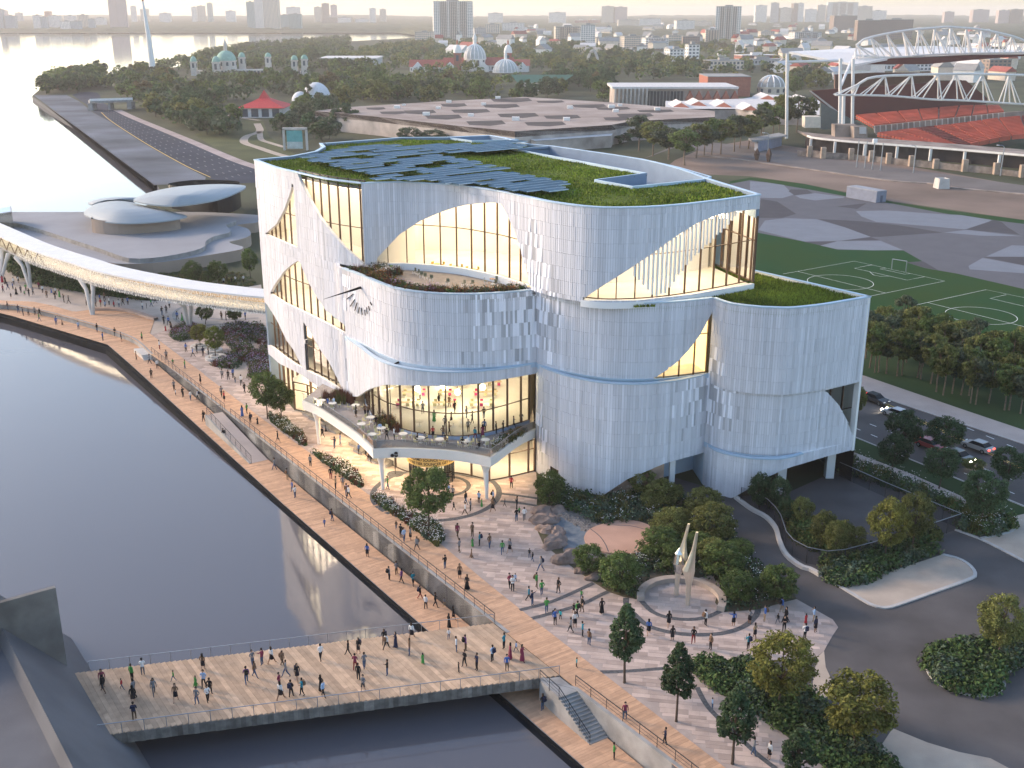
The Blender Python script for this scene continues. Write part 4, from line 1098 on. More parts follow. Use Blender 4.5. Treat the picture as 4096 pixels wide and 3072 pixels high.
# sports margin lawn and patterned court
sh('court_lawn', t_c((-150, 230), (0, 203), (130, 215), (400, 250), (700, 315), (1060, 385), (1500, 450), (2020, 515), (2500, 600), (2500, 1250), (2020, 1025), (1300, 870), (0, 640), (-150, 610)), Z1 + .002, LAWN2)
court = t_c((-150, 250), (0, 222), (130, 240), (430, 290), (700, 340), (1050, 395), (1500, 480), (2020, 545), (2500, 640), (2500, 1140), (2020, 1025), (1500, 905), (1390, 888), (1290, 870), (1150, 828), (1280, 820), (1130, 740), (650, 735), (400, 675), (60, 610), (-150, 570))
CT1, CT2, CT3 = M('court grey', (.125, .125, .138), 1, .05, .2, spec=.03), M('court dark', (.085, .082, .09), 1, .05, .2, spec=.03), M('court pale', (.19, .205, .235), 1, .05, .2, spec=.03)
sh('court', court, Z1 + .007, CT1)
for i, (pts, mt) in enumerate((
    (t_c((0, 230), (130, 240), (250, 258), (320, 330), (240, 355), (0, 350)), CT3), (t_c((300, 290), (420, 292), (480, 330), (330, 335), (285, 305)), CT2), (t_c((330, 335), (480, 318), (700, 345), (690, 352), (480, 372), (370, 355)), CT3),
    (t_c((80, 360), (200, 380), (340, 470), (240, 500), (60, 500)), CT2), (t_c((60, 590), (110, 520), (260, 502), (490, 510), (700, 570), (890, 640), (670, 668), (400, 675)), CT3), (t_c((500, 508), (820, 525), (1100, 555), (1420, 608), (960, 640), (890, 640), (700, 570)), CT2),
    (t_c((780, 450), (1000, 445), (1560, 480), (1780, 515), (1700, 570), (1580, 585), (1300, 560), (930, 530), (820, 490)), CT3), (t_c((1000, 440), (830, 430), (850, 395), (1050, 405), (1500, 478), (1250, 462)), CT1), (t_c((640, 415), (860, 392), (790, 435)), CT2),
    (t_c((1580, 588), (1800, 515), (1855, 530), (1900, 570), (1990, 625), (1800, 605)), CT2), (t_c((1430, 608), (1600, 588), (2000, 635), (1700, 632)), CT3), (t_c((680, 668), (890, 642), (960, 665)), CT2), (t_c((520, 705), (640, 672), (960, 668), (1130, 738), (900, 740), (640, 730)), CT3),
    (t_c((400, 677), (640, 674), (520, 703)), CT2), (t_c((970, 668), (1300, 675), (1930, 705), (1710, 790), (1280, 752)), CT1), (t_c((1720, 790), (2020, 785), (2020, 850)), CT2), (t_c((1740, 785), (1930, 702), (2300, 715), (2300, 790)), CT3), (t_c((1130, 740), (1270, 752), (1700, 795), (1600, 860), (1550, 915), (1390, 888)), CT1),
    (t_c((1610, 855), (1715, 795), (2020, 852), (2300, 900), (2300, 930), (1620, 880)), CT3), (t_c((1150, 828), (1280, 822), (1390, 886), (1290, 868)), CT2))):
    sh('court_patch', pts, Z1 + .011 + .0004 * i, mt)
def line(pts, w=.14, closed=False):
    band('field_line', PP(pts), w, Z1 + .012, WPAINT, closed, smooth=False)
for s_ in (((245, 912), (770, 818), (1435, 965), (890, 1075)), ((350, 893), (1000, 1053)), ((900, 845), (770, 870), (1160, 958), (1290, 932)), ((1000, 868), (960, 875), (1145, 915), (1180, 908)), ((1215, 1143), (1740, 1028), (2300, 1145)), ((1310, 1123), (2300, 1370)), ((1890, 1065), (1770, 1092), (2300, 1215)), ((1985, 1360), (2300, 1300))): line(t_c(*s_), .13)
for cx_, cy_, r_ in ((665, 972, 7.5), (1703, 1218, 7.0)):
    p = P(*t_c((cx_, cy_))[0]); c = ringpts(Vector((p.x, p.y)), r_, 48); band('field_line', c + [c[0]], .13, Z1 + .012, WPAINT, smooth=False)
line(t_c((885, 898), (910, 920), (960, 930), (1025, 928)), .13)
# goal frame
ga, gb = P(*t_c((1043, 880))[0]), P(*t_c((1148, 897))[0])
g = thing('goal_frame', 'grey goal frame standing at the end of the pitch', 'goal', ga)
gh = 2.6
for p in (ga, gb): m = MB(); m.tube([p, p + Vector((0, 0, gh))], .09); m.build('goal_post', [GALV], g)
m = MB(); m.tube([ga + Vector((0, 0, gh)), gb + Vector((0, 0, gh))], .09); m.build('crossbar', [GALV], g)
# grey kiosk on the court
k0, k1, k2 = P(*t_c((707, 348))[0]), P(*t_c((928, 389))[0]), P(*t_c((1000, 381))[0]); k3 = k0 + (k2 - k1)
kz = 3.6
ki = thing('kiosk', 'plain blue grey flat roofed kiosk on the patterned court', 'kiosk', k1)
KM, KR = M('kiosk wall', (.20, .22, .28), .8, .1), M('kiosk roof', (.30, .31, .34), .8, .1)
m = MB(); m.ring([k0, k1, k2, k3], [v3(p, kz) for p in (k0, k1, k2, k3)]); m.build('wall', [KM], ki)
m = MB(); m.prism([(p.x, p.y) for p in (k0, k1, k2, k3)], kz - .1, kz + .25); m.build('roof', [KR], ki)
dn = (k2 - k1).normalized(); dp = k1 + dn * ((k2 - k1).length * .4); m = MB(); dq = Vector((dn.y, -dn.x, 0)) * .04
m.hexa([dp + dq, dp + dn * 1.1 + dq, dp + dn * 1.1 - dq, dp - dq] + [q + Vector((0, 0, 2.2)) for q in (dp + dq, dp + dn * 1.1 + dq, dp + dn * 1.1 - dq, dp - dq)]); m.build('door', [M('kiosk door', (.10, .11, .15), .6)], ki)
# road markings
def dash(a, b, n, w, mat=WPAINT, fill=.4, z=Z1 + .012):
    a, b = P(*a), P(*b); d = (b - a) / n; nn = Vector((-d.y, d.x, 0)).normalized() * w / 2; mb = MB()
    for k in range(n):
        p = a + d * k; q = p + d * fill; mb.quad(*[v3(x, z) for x in (p - nn, q - nn, q + nn, p + nn)])
    structure('road_marking', mb.mesh('road_marking', mat))
R_ = lambda x, y: (3300 + x * .5426, 1400 + y * .5426)
dash(R_(-60, 90 + 20), R_(1500, 800 - 40), 12, .16)
dash(R_(-100, 130), R_(1500, 800 - 30 + 120), 1, .2, YPAINT, 1)
dash(R_(-100, 165 - 20), R_(1500, 800 - 30 + 132), 1, .2, YPAINT, 1)
dash(R_(215, 570), R_(1500, 1100), 9, .16, fill=.38); dash(R_(330, 543), R_(1500, 1000), 8, .16, fill=.38)
# kerbs and islands
KB = lambda pts, closed=False, w=.4, z=.10: band('kerb', PP(pts), w, z, KERB, closed, th=.2)
sd_ = q_((1070, 240), (1380, 130), (1690, 30), (1790, 55), (1860, 95), (1900, 150), (1870, 182), (1640, 265), (1400, 350), (1330, 365), (1250, 350), (1180, 312))
sh('gravel_island', sd_, .02, SANDC); KB(q_((925, 165), (1060, 240), (1180, 312), (1250, 350), (1330, 367), (1400, 352), (1640, 267), (1870, 184), (1903, 150), (1862, 93), (1790, 53), (1690, 28)))
isl = q_((1600, 740), (1590, 700), (1620, 650), (1720, 620), (1920, 600), (2300, 545), (2300, 690), (2212, 722), (2095, 780), (2085, 850), (2040, 900), (1950, 925), (1800, 900), (1680, 850), (1615, 785))
sh('shrub_island', isl, .02, LAWN); KB(isl[6:] + isl[:2])
sh('gravel_strip', q_((900, 680), (945, 640), (955, 740), (1000, 840), (1045, 885), (1000, 910), (900, 965), (860, 930)), Z2 + .004, SANDC)
sh('gravel_strip', q_((1380, 1130), (1600, 1220), (1800, 1280), (2000, 1320), (2150, 1400), (2150, 1600), (1000, 1600), (1000, 1340), (1300, 1250)), Z2 + .004, SANDC)
sbed = q_((120, 745), (150, 715), (300, 722), (450, 722), (560, 760), (640, 900), (870, 925), (900, 985), (1020, 1080), (1280, 1290), (1420, 1420), (1100, 1500), (980, 1385), (850, 1270), (650, 1120), (420, 970), (250, 870))
sh('planting_soil', sbed, .0, LAWN, .1)
# driveway kerb wall
dk = PP(d_((1720, 342), (1850, 440), (1960, 500), (2030, 580), (2060, 680), (2110, 780), (2212, 862)) + q_((860, 130), (920, 165)))
band('kerb', dk, .5, .35, CONCL, th=.5)
dl = PP(d_((1335, 345), (1400, 425), (1690, 470), (1725, 640), (1800, 760), (1900, 880), (2100, 1000), (2195, 1085)))
# garden ground
GARD = [(2157, 2006), (2150, 1940), (2200, 1935), (2283, 1955), (2420, 2000), (2560, 1960), (2680, 1940), (2740, 1985), (2790, 2025), (2900, 2050), (2935, 2120), (2965, 2190), (3035, 2255), (3145, 2325), (3186, 2394), (3033, 2437), (2890, 2448), (2865, 2410), (2885, 2340), (2850, 2295), (2760, 2312), (2660, 2304), (2570, 2345), (2550, 2397), (2499, 2388), (2434, 2366), (2374, 2328), (2304, 2279), (2228, 2220), (2174, 2176), (2152, 2128), (2136, 2068), (2146, 2030)]
sh('garden_soil', GARD, .015, M('planted soil', (.060, .062, .030), .95, .5, .35, .5, 2, col2=(.13, .10, .075)), .12)
# clay stage, pond, pebbles, rocks
st = d_((620, 640), (650, 590), (720, 555), (830, 525), (920, 513), (1020, 525), (1090, 548), (1130, 600), (1110, 680), (1050, 740), (950, 765), (800, 757), (700, 725), (640, 690))
stp = smoothpath(f2(PP(st, .2)), 1.2, True)
m = MB(); m.prism(stp, 0, .2); o = structure('clay_stage', m.mesh('clay_stage', CLAY)); walkpoly([v3(p, .2) for p in stp])
band('stage_joint', PP(d_((665, 580), (730, 630), (775, 690), (800, 750)), .2), .12, .206, GRAVELD); band('stage_joint', PP(d_((770, 545), (870, 555), (970, 560), (1090, 590)), .2), .12, .206, GRAVELD)
pondpx = d_((400, 520), (450, 485), (530, 510), (600, 570), (640, 600), (622, 650), (650, 700), (600, 740), (540, 760), (480, 755), (470, 690), (440, 620), (405, 560))
sh('pond_shore', d_((380, 520), (420, 440), (470, 420), (560, 445), (680, 510), (740, 545), (640, 600), (622, 650), (650, 700), (800, 760), (880, 770), (860, 800), (740, 790), (640, 800), (560, 790), (470, 760), (440, 640), (390, 570)), .02, PEBB)
WP = M('pond water', (.10, .135, .17), .12, .3, 1.2, .35, 5, col2=(.20, .22, .24))
pw = f2(PP(pondpx, .03)); m = MB(); m.prism(smoothpath(pw, 1, True), None, .026); structure('pond_water', m.mesh('pond', WP))
def rockmesh(sx, sy, sz, seed, sub=3, flat=.5):
    bm = bmesh.new(); bmesh.ops.create_icosphere(bm, subdivisions=sub, radius=1)
    for v in bm.verts:
        p = v.co.copy(); k = 1 + .38 * noise.noise(p * 1.3 + Vector((seed * 3.1, 0, 0))) + .14 * noise.noise(p * 4 + Vector((seed, 2, 0)))
        p *= k; p.z = round(p.z * 5) / 5 * .6 + p.z * .4
        v.co = Vector((p.x * sx, p.y * sy, max(-.25, p.z) * sz))
    me = bpy.data.meshes.new('rock'); bm.to_mesh(me); bm.free(); me.materials.append(ROCKM); return me
rk = [(320, 455, 2.0, 1.3, 1.0, 'wide flat layered boulder near the tree at the head of the pond'), (425, 450, 1.5, 1.1, .9, 'pale boulder beside the pebble shore at the head of the pond'), (330, 530, 2.3, 1.3, 1.3, 'big grey boulder with fine cracks on the plaza edge'), (395, 510, 1.3, .8, .8, 'small grey boulder between two big ones at the pond edge'), (345, 600, 1.9, 1.0, 1.0, 'low slanted boulder below the cracked grey one'), (425, 615, 1.2, 1.1, 1.0, 'rounded boulder with ring markings at the water edge'), (405, 700, 2.4, 1.4, 1.3, 'long smooth tan boulder halfway along the pond'), (490, 815, 2.3, 1.4, 1.4, 'large reddish boulder at the lower end of the pond'), (545, 770, 1.5, .9, .8, 'flat reddish boulder touching the pond at its lower end'), (600, 890, 1.2, .8, .6, 'brown boulder under the small tree by the plaza'), (690, 945, 1.3, .8, .6, 'rounded low boulder next to the dark paving band')]
for i, (x, y, a, b, c, lb) in enumerate(rk):
    p = P(*d_((x, y))[0]); o = link('boulder', rockmesh(a * .78, b * .78, c * .85, i), None, v3(p, 0), RR.uniform(-.6, .6)); tag(o, lb, 'boulder', 'boulders round the garden pond')
V, Fc = [], []
mp = MB()
for k in range(420):
    t = RR.random(); x = 445 + t * 210 + RR.gauss(0, 14); y = 465 + t * 118 + RR.gauss(0, 12); p = P(*d_((x, y))[0]); s = RR.uniform(.08, .26)
    c = [Vector((p.x + s * math.cos(a), p.y + s * .8 * math.sin(a), .02)) for a in (0, 1.57, 3.14, 4.71)]; top = [Vector((p.x + .55 * (v.x - p.x), p.y + .55 * (v.y - p.y), s * .8)) for v in c]
    mp.ring(c, top); mp.quad(*top)
tag(link('shore_pebbles', mp.mesh('pebbles', PEBB)), kind='stuff')
# sculpture and ring seat
scp = P(*d_((1340, 1090))[0])
ce, re_ = circ3(*PP(d_((1030, 1075), (1345, 935), (1650, 1110)), .5))
def arcwall(c, r, a0, a1, th, h, name, mat, parent, n=40, z=0):
    mb = MB(); 
    pts = [c + Vector((math.cos(a0 + (a1 - a0) * k / n), math.sin(a0 + (a1 - a0) * k / n))) * r for k in range(n + 1)]
    pin = [c + (p - c) * ((r - th) / r) for p in pts]
    for k in range(n): mb.hexa([v3(pin[k], z), v3(pts[k], z), v3(pts[k + 1], z), v3(pin[k + 1], z), v3(pin[k], z + h), v3(pts[k], z + h), v3(pts[k + 1], z + h), v3(pin[k + 1], z + h)])
    return mb.build(name, mat, parent)
sw_ = thing('stone_ring_bench', 'curved pale stone seat wall around the steel sculpture', 'seat wall', v3(ce, 0))
aL = math.atan2(*(lambda p: (p.y - ce.y, p.x - ce.x))(P(*d_((1038, 1115))[0]))); aR = math.atan2(*(lambda p: (p.y - ce.y, p.x - ce.x))(P(*d_((1625, 1190))[0])))
if aL < 0: aL += 2 * math.pi
for k in range(16):
    a0 = aR + (aL - aR) * k / 16; a1 = aR + (aL - aR) * (k + .985) / 16
    arcwall(ce, re_ + .3, a0, a1, .8, .55, 'seat_block', [M('seat stone', (.40, .33, .28), .85, .12, .8, .2, 6, obj=.08) if k == 0 else bpy.data.materials['seat stone']], sw_, 4)
CHROME = M('polished steel', (.78, .74, .66), .10, .05, .5, metal=1.0)
ART = M('brushed bronze steel', (.84, .78, .66), .3, .12, .5, metal=.9)
s1, s2 = P(*d_((1298, 1070))[0]), P(*d_((1383, 1140))[0])
sc = thing('sculpture', 'tall polished steel sculpture of two joined tapering prongs', 'sculpture', v3(scp, 0))
def prong(base, zs, name, mat, dirx):
    m = MB(); prev = None
    for z, w, dpt, sx_ in zs:
        cur = [Vector((base.x + sx_ + a * w * .36, base.y + b * dpt * .36, z)) for a, b in ((-1, -.6), (-.3, -1), (.3, -1), (1, -.6), (1, .6), (.3, 1), (-.3, 1), (-1, .6))]
        if prev: m.ring(prev, cur)
        prev = cur
    m.quad(*prev); return m.build(name, [mat], sc, smooth=True)
ht = lambda x, y, b: CAMH - b.y * math.tan(TILT + math.atan((d_((x, y))[0][1] - 1536) / FOC))
H1, H2 = ht(1333, 545, s1), ht(1405, 605, s2)
prong(s1, [(0, .62, .62, 0), (H1 * .25, .66, .66, .05), (H1 * .42, 1.15, .9, .18), (H1 * .55, 1.5, 1.1, .45), (H1 * .66, .95, .8, .5), (H1 * .78, .5, .5, .6), (H1, .34, .34, .95)], 'prong', ART, 1)
prong(s2, [(0, .62, .62, 0), (H2 * .28, .8, .75, 0), (H2 * .48, 1.75, 1.1, -.1), (H2 * .6, 1.1, .9, .1), (H2 * .74, .6, .6, .3), (H2, .34, .34, .55)], 'prong', ART, 1)
m = MB(); cx_ = (s1 + s2) / 2
cx_ = P(*d_((1322, 830))[0], ht(1322, 830, s1)); m.lathe(cx_, [(.05, -1.7), (.5, -1.0), (.72, 0), (.5, 1.1), (.05, 1.8)], 14, sx=1.05, sy=.8); m.build('mirror_body', [CHROME], sc, smooth=True)
# fence round the service yard
FNC = [(2962, 2008), (3040, 2040), (3085, 2075), (3120, 2125), (3140, 2190), (3185, 2235), (3260, 2264), (3345, 2268), (3436, 2246), (3560, 2212), (3680, 2170), (3837, 2116), (3700, 2058), (3539, 1989), (3354, 1905)]
fp = smoothpath(f2(PP(FNC[:9])), 2.2)[:-1] + f2(PP(FNC[8:]))
fn = thing('yard_fence', 'dark metal mesh fence with thin rail around the service yard', 'fence', v3(fp[0], 0))
MESHM = bpy.data.materials.new('fence mesh'); MESHM.use_nodes = True
def _mesh():
    t = MESHM.node_tree; t.nodes.clear(); o = t.nodes.new('ShaderNodeOutputMaterial'); a = t.nodes.new('ShaderNodeBsdfTransparent'); b = t.nodes.new('ShaderNodeBsdfDiffuse'); b.inputs[0].default_value = (.03, .03, .035, 1)
    s = t.nodes.new('ShaderNodeMixShader'); s.inputs[0].default_value = .38; t.links.new(a.outputs[0], s.inputs[1]); t.links.new(b.outputs[0], s.inputs[2]); t.links.new(s.outputs[0], o.inputs[0])
_mesh()
for a, b in zip(fp, fp[1:]):
    n = max(1, round((b - a).length / 2.4))
    for k in range(n):
        p, q = a.lerp(b, k / n), a.lerp(b, (k + 1) / n)
        m = MB(); m.quad(v3(p, .05), v3(q, .05), v3(q, 2.0), v3(p, 2.0)); m.build('mesh_panel', [MESHM], fn)
        m = MB(); m.tube([v3(p, 0), v3(p, 2.1)], .045, 5); m.build('post', [STEEL], fn)
m = MB()
for a, b in zip(fp, fp[1:]): m.bar(v3(a, 2.08), v3(b, 2.08), .07)
m.build('rail', [GALV], fn)
# kerb of forecourt planting
KB(r_c((960, 1325), (1140, 1392), (1300, 1470), (1500, 1575)), w=.35); KB(r_c((1140, 1392), (1250, 1370), (1360, 1345), (1392, 1320)), w=.4)
KB(r_c((-60, 525), (205, 636), (440, 732), (690, 832), (1467, 1152)), w=.25, z=.075); KB(r_c((-200, 105), (265, 288), (700, 443), (1467, 692)), w=.25, z=.075)
# ---------------------------------------------------------------- what lies beyond: park, city, stadium
b1, b2, b3, b5 = K(0, 0, .633), K(1300, 0, .678), K(2700, 0, .631), K(3200, 100, .405)
def Yp(x, y, Y):
    d = P(x, y, 0) - Vector((0, 0, CAMH)); return Vector((0, 0, CAMH)) + d * (Y / d.y)
def zat(y, Y): return CAMH - Y * math.tan(TILT + math.atan((y - 1536) / FOC))
def mpp(Y): return Y / FOC * 1.05          # metres per pixel at distance Y
FOOT = []                                  # (x, y, radius) kept clear of trees
def yslab(name, pts, Y, th, mat, parent):
    q = [Yp(x, y, Y) for x, y in pts]; m = MB(); r = [p + Vector((0, th, 0)) for p in q]
    n = len(m.v); m.v += q
    for t in tessellate_polygon([q]): m.f.append(tuple(n + i for i in t)); m.m.append(0); m.sh.append(0)
    n = len(m.v); m.v += r
    for t in tessellate_polygon([r]): m.f.append(tuple(n + i for i in t)); m.m.append(0); m.sh.append(0)
    m.ring(q, r); return m.build(name, [mat], parent)
# far wooded ground and hills, one rolling canopy
def far_wood():
    nx, ny = 320, 110; V = []; start = [(-900, 131), (1600, 131), (1720, 150), (2000, 178), (2500, 196), (3000, 205), (3600, 212), (5200, 225)]
    for j in range(ny + 1):
        for i in range(nx + 1):
            x = -700 + 5500 * i / nx
            for (xa, ya), (xb, yb) in zip(start, start[1:]):
                if xa <= x <= xb: ys = ya + (yb - ya) * (x - xa) / (xb - xa)
            p = P(x, ys, 0); d0 = p.y; t = j / ny; d = d0 * (9000 / d0) ** t; k = d / p.y
            X, Y = p.x * k, d
            hill = 30 * max(0, (Y - 3500) / 5500) * (1 + .5 * noise.noise((X / 900, Y / 1500, 3)))
            c = 7 + 5 * noise.noise((X / 28, Y / 40, 0)) + 4 * noise.noise((X / 70, Y / 160, 5))
            e = min(1, j / 3) * min(1, 1)
            V.append((X, Y, -.5 + (c + hill) * e))
    F_ = [(j * (nx + 1) + i, j * (nx + 1) + i + 1, (j + 1) * (nx + 1) + i + 1, (j + 1) * (nx + 1) + i) for j in range(ny) for i in range(nx)]
    o = link('far_wood', newmesh('far_wood', V, F_, M('far foliage', (.045, .058, .024), .95, .5, .02, 1.0, .06, col2=(.10, .095, .055)))); tag(o, kind='stuff')
far_wood()
# buildings ------------------------------------------------------
WINM = M('window dark', (.10, .115, .13), .25, .2, .3)
BM = {'white': M('white wall', (.78, .75, .71), .8, .06), 'cream': M('cream wall', (.66, .57, .47), .8, .08), 'grey': M('grey wall', (.48, .47, .46), .8, .08), 'brown': M('brown wall', (.30, .22, .18), .8, .1), 'red': M('red brick wall', (.36, .14, .10), .85, .1), 'glassy blue': M('blue glass wall', (.34, .40, .44), .3, .15), 'glassy green': M('green glass wall', (.34, .43, .42), .3, .12), 'rose': M('rose tower wall', (.58, .45, .42), .6, .1)}
ROOFR = M('red tile roof', (.33, .10, .08), .8, .12); ROOFG = M('grey roof', (.30, .29, .28), .9, .1); ROOFW = M('white roof', (.60, .57, .55), .8, .08); COPPER = M('green copper', (.27, .43, .36), .7, .15); ROOFGR = M('green roof', (.075, .16, .12), .8, .1)
def block(x0, x1, yt, yb, col, where, depth=None, nw=None, roof='flat', rz=None, Y=None, balc=False):
    base = P((x0 + x1) / 2, yb, 0) if Y is None else None
    if Y is None: Y = base.y
    X = ((x0 + x1) / 2 - 2048) * (Y * CT + CAMH * ST) / FOC
    w = abs(x1 - x0) * (Y * CT + 40 * ST) / FOC; h = max(4, zat(yt, Y))
    dp = depth or min(w, 26); rz = RR.uniform(-.25, .25) if rz is None else rz
    size = 'tall' if h > 55 else 'mid rise' if h > 22 else 'low'
    kind = 'tower' if h > 55 else 'apartment block' if h > 14 else 'building'
    o = thing('apartment_tower' if h > 55 else 'city_building', '', 'building', (X, Y + dp / 2, 0), rz)
    FOOT.append((X, Y + dp / 2, max(w, dp) * .6))
    fl = max(1, int(h / 3.3)); cols = nw or max(2, int(w / 4.2))
    m = MB(); m.box(-w / 2, -dp / 2, -2, w / 2, dp / 2, h); m.build('wall', [BM[col]], o, world=False)
    m = MB(); m.box(-w / 2 - .3, -dp / 2 - .3, h - .02, w / 2 + .3, dp / 2 + .3, h + .8); m.box(-w * .15, -3, h + .78, w * .15, 3, h + 3.5); m.build('roof', [ROOFG if col != 'red' else ROOFW], o, world=False)
    m = MB(); fh = h / fl; cw = w / cols
    for f in range(fl):
        z0, z1 = f * fh + fh * .32, f * fh + fh * .82
        for c in range(cols):
            a, b = -w / 2 + c * cw + cw * .2, -w / 2 + (c + 1) * cw - cw * .2
            m.quad(Vector((a, -dp / 2 - .06, z0)), Vector((b, -dp / 2 - .06, z0)), Vector((b, -dp / 2 - .06, z1)), Vector((a, -dp / 2 - .06, z1)))
        for c in range(max(1, int(dp / 6))):
            cd = dp / max(1, int(dp / 6)); a, b = -dp / 2 + c * cd + cd * .25, -dp / 2 + (c + 1) * cd - cd * .25
            for sx in (-1, 1):
                X_ = sx * (w / 2 + .06); m.quad(Vector((X_, a, z0)), Vector((X_, b, z0)), Vector((X_, b, z1)), Vector((X_, a, z1)))
    tag(m.build('window_rows', [WINM], o, world=False), kind='stuff')
    if balc:
        m = MB()
        for f in range(fl):
            for u0, u1 in ((-.34, -.16), (-.1, .1), (.16, .34)): m.box(w * u0, -dp / 2 - 1.5, f * fh, w * u1, -dp / 2 - .1, f * fh + 1.1)
        tag(m.build('balcony_rows', [BM['brown']], o, world=False), kind='stuff')
    lb = '%s %s %s %s' % (size, col.replace('glassy', 'glass walled'), kind, where)
    o['label'] = lb; uniq(o, lb)
    return o
SH = 'across the lake'
for x0, x1, yt, yb, c in ((0, 30, 60, 196, 'glassy blue'), (22, 52, 67, 108, 'rose'), (38, 100, 100, 196, 'glassy blue'), (105, 140, 82, 110, 'grey'), (215, 262, 98, 196, 'white'), (262, 300, 108, 196, 'glassy blue'), (290, 325, 72, 104, 'red'), (315, 380, 100, 192, 'white'), (385, 450, 135, 203, 'white'), (415, 475, 100, 190, 'white'), (450, 506, 135, 203, 'glassy blue'), (496, 556, 95, 192, 'cream'), (560, 600, 120, 194, 'glassy blue'), (606, 665, 112, 180, 'white'),
                          (700, 752, -12, 194, 'rose'), (748, 806, -2, 194, 'rose'), (832, 865, 40, 108, 'white'), (895, 940, 57, 108, 'cream'), (1012, 1080, 84, 112, 'white'), (1216, 1250, 45, 110, 'white'), (1252, 1300, 38, 110, 'cream'), (1318, 1346, 20, 108, 'glassy green'), (1430, 1490, 70, 100, 'white'), (1562, 1614, 12, 194, 'glassy green'), (1618, 1672, -6, 194, 'white'), (1672, 1768, -14, 200, 'cream'), (1766, 1828, 95, 190, 'glassy green'), (1830, 1906, 90, 198, 'glassy green'), (1812, 1900, 46, 104, 'white'), (1986, 2034, 45, 108, 'cream'), (2036, 2082, 22, 108, 'brown'), (2092, 2132, 32, 102, 'rose'), (2032, 2128, 110, 168, 'brown'), (2136, 2212, 112, 166, 'white')):
    a, b = b1((x0, yt), (x1, yb)); block(a[0], b[0], a[1], max(104, b[1]), c, SH)
CI = 'behind the park'
for x0, x1, yt, yb, c, bl in ((76, 160, 100, 152, 'cream', 0), (180, 260, 112, 148, 'white', 0), (266, 300, 50, 98, 'white', 0), (326, 360, 55, 98, 'cream', 0), (535, 635, 190, 244, 'cream', 0), (638, 870, 8, 236, 'white', 1), (876, 944, 165, 222, 'grey', 0), (945, 1030, 145, 216, 'cream', 0), (1046, 1175, 135, 200, 'white', 0), (1355, 1508, 158, 262, 'cream', 1), (1510, 1594, 148, 282, 'white', 0), (1632, 1704, 38, 142, 'cream', 0), (1706, 1780, 42, 142, 'rose', 0), (1728, 1850, 118, 168, 'cream', 0), (1852, 1980, 110, 168, 'white', 0), (1476, 1548, 120, 152, 'red', 0), (1556, 1620, 118, 152, 'red', 0), (1320, 1420, 74, 102, 'white', 0), (962, 1050, 78, 112, 'white', 0), (1600, 1742, 225, 274, 'cream', 0), (1752, 1880, 215, 286, 'cream', 0), (1880, 2020, 225, 292, 'white', 1), (2022, 2110, 210, 270, 'cream', 0), (2112, 2212, 216, 284, 'brown', 0), (2132, 2200, 265, 402, 'white', 0), (2022, 2128, 292, 362, 'white', 0)):
    a, b = b2((x0, yt), (x1, yb)); block(a[0], b[0], a[1], max(104, b[1]), c, CI, balc=bool(bl))
CR = 'beyond the stadium'
for x0, x1, yt, yb, c, bl in ((258, 415, 42, 274, 'white', 1), (502, 576, 35, 114, 'white', 0), (604, 655, 18, 114, 'grey', 0), (656, 735, 50, 114, 'cream', 0), (738, 772, 22, 114, 'brown', 0), (774, 808, 20, 114, 'white', 0), (822, 894, 60, 114, 'white', 0), (898, 948, 33, 162, 'cream', 0), (958, 1150, 15, 152, 'white', 1), (986, 1148, 100, 214, 'brown', 0), (1152, 1242, 40, 114, 'cream', 0), (1232, 1334, 68, 118, 'white', 0), (1150, 1300, 130, 284, 'brown', 0), (1302, 1500, 126, 270, 'brown', 0), (416, 516, 190, 238, 'white', 0), (536, 626, 200, 250, 'cream', 0), (736, 925, 205, 274, 'white', 1), (196, 280, 190, 290, 'cream', 1), (0, 120, 130, 204, 'white', 0), (130, 236, 135, 184, 'cream', 0), (402, 650, 352, 388, 'red', 0), (412, 715, 380, 412, 'grey', 0), (206, 430, 388, 444, 'cream', 0), (2040, 2110, 66, 172, 'rose', 0), (2112, 2196, 60, 172, 'brown', 1), (1700, 1762, 75, 108, 'rose', 0), (1870, 1985, 62, 104, 'rose', 0), (1180, 1390, 410, 450, 'white', 0), (1500, 1720, 405, 450, 'white', 0), (1718, 1766, 400, 460, 'red', 0), (1975, 2120, 380, 470, 'brown', 0)):
    a, b = b3((x0, yt), (x1, yb)); block(a[0], b[0], a[1], max(104, b[1]), c, CR, balc=bool(bl))
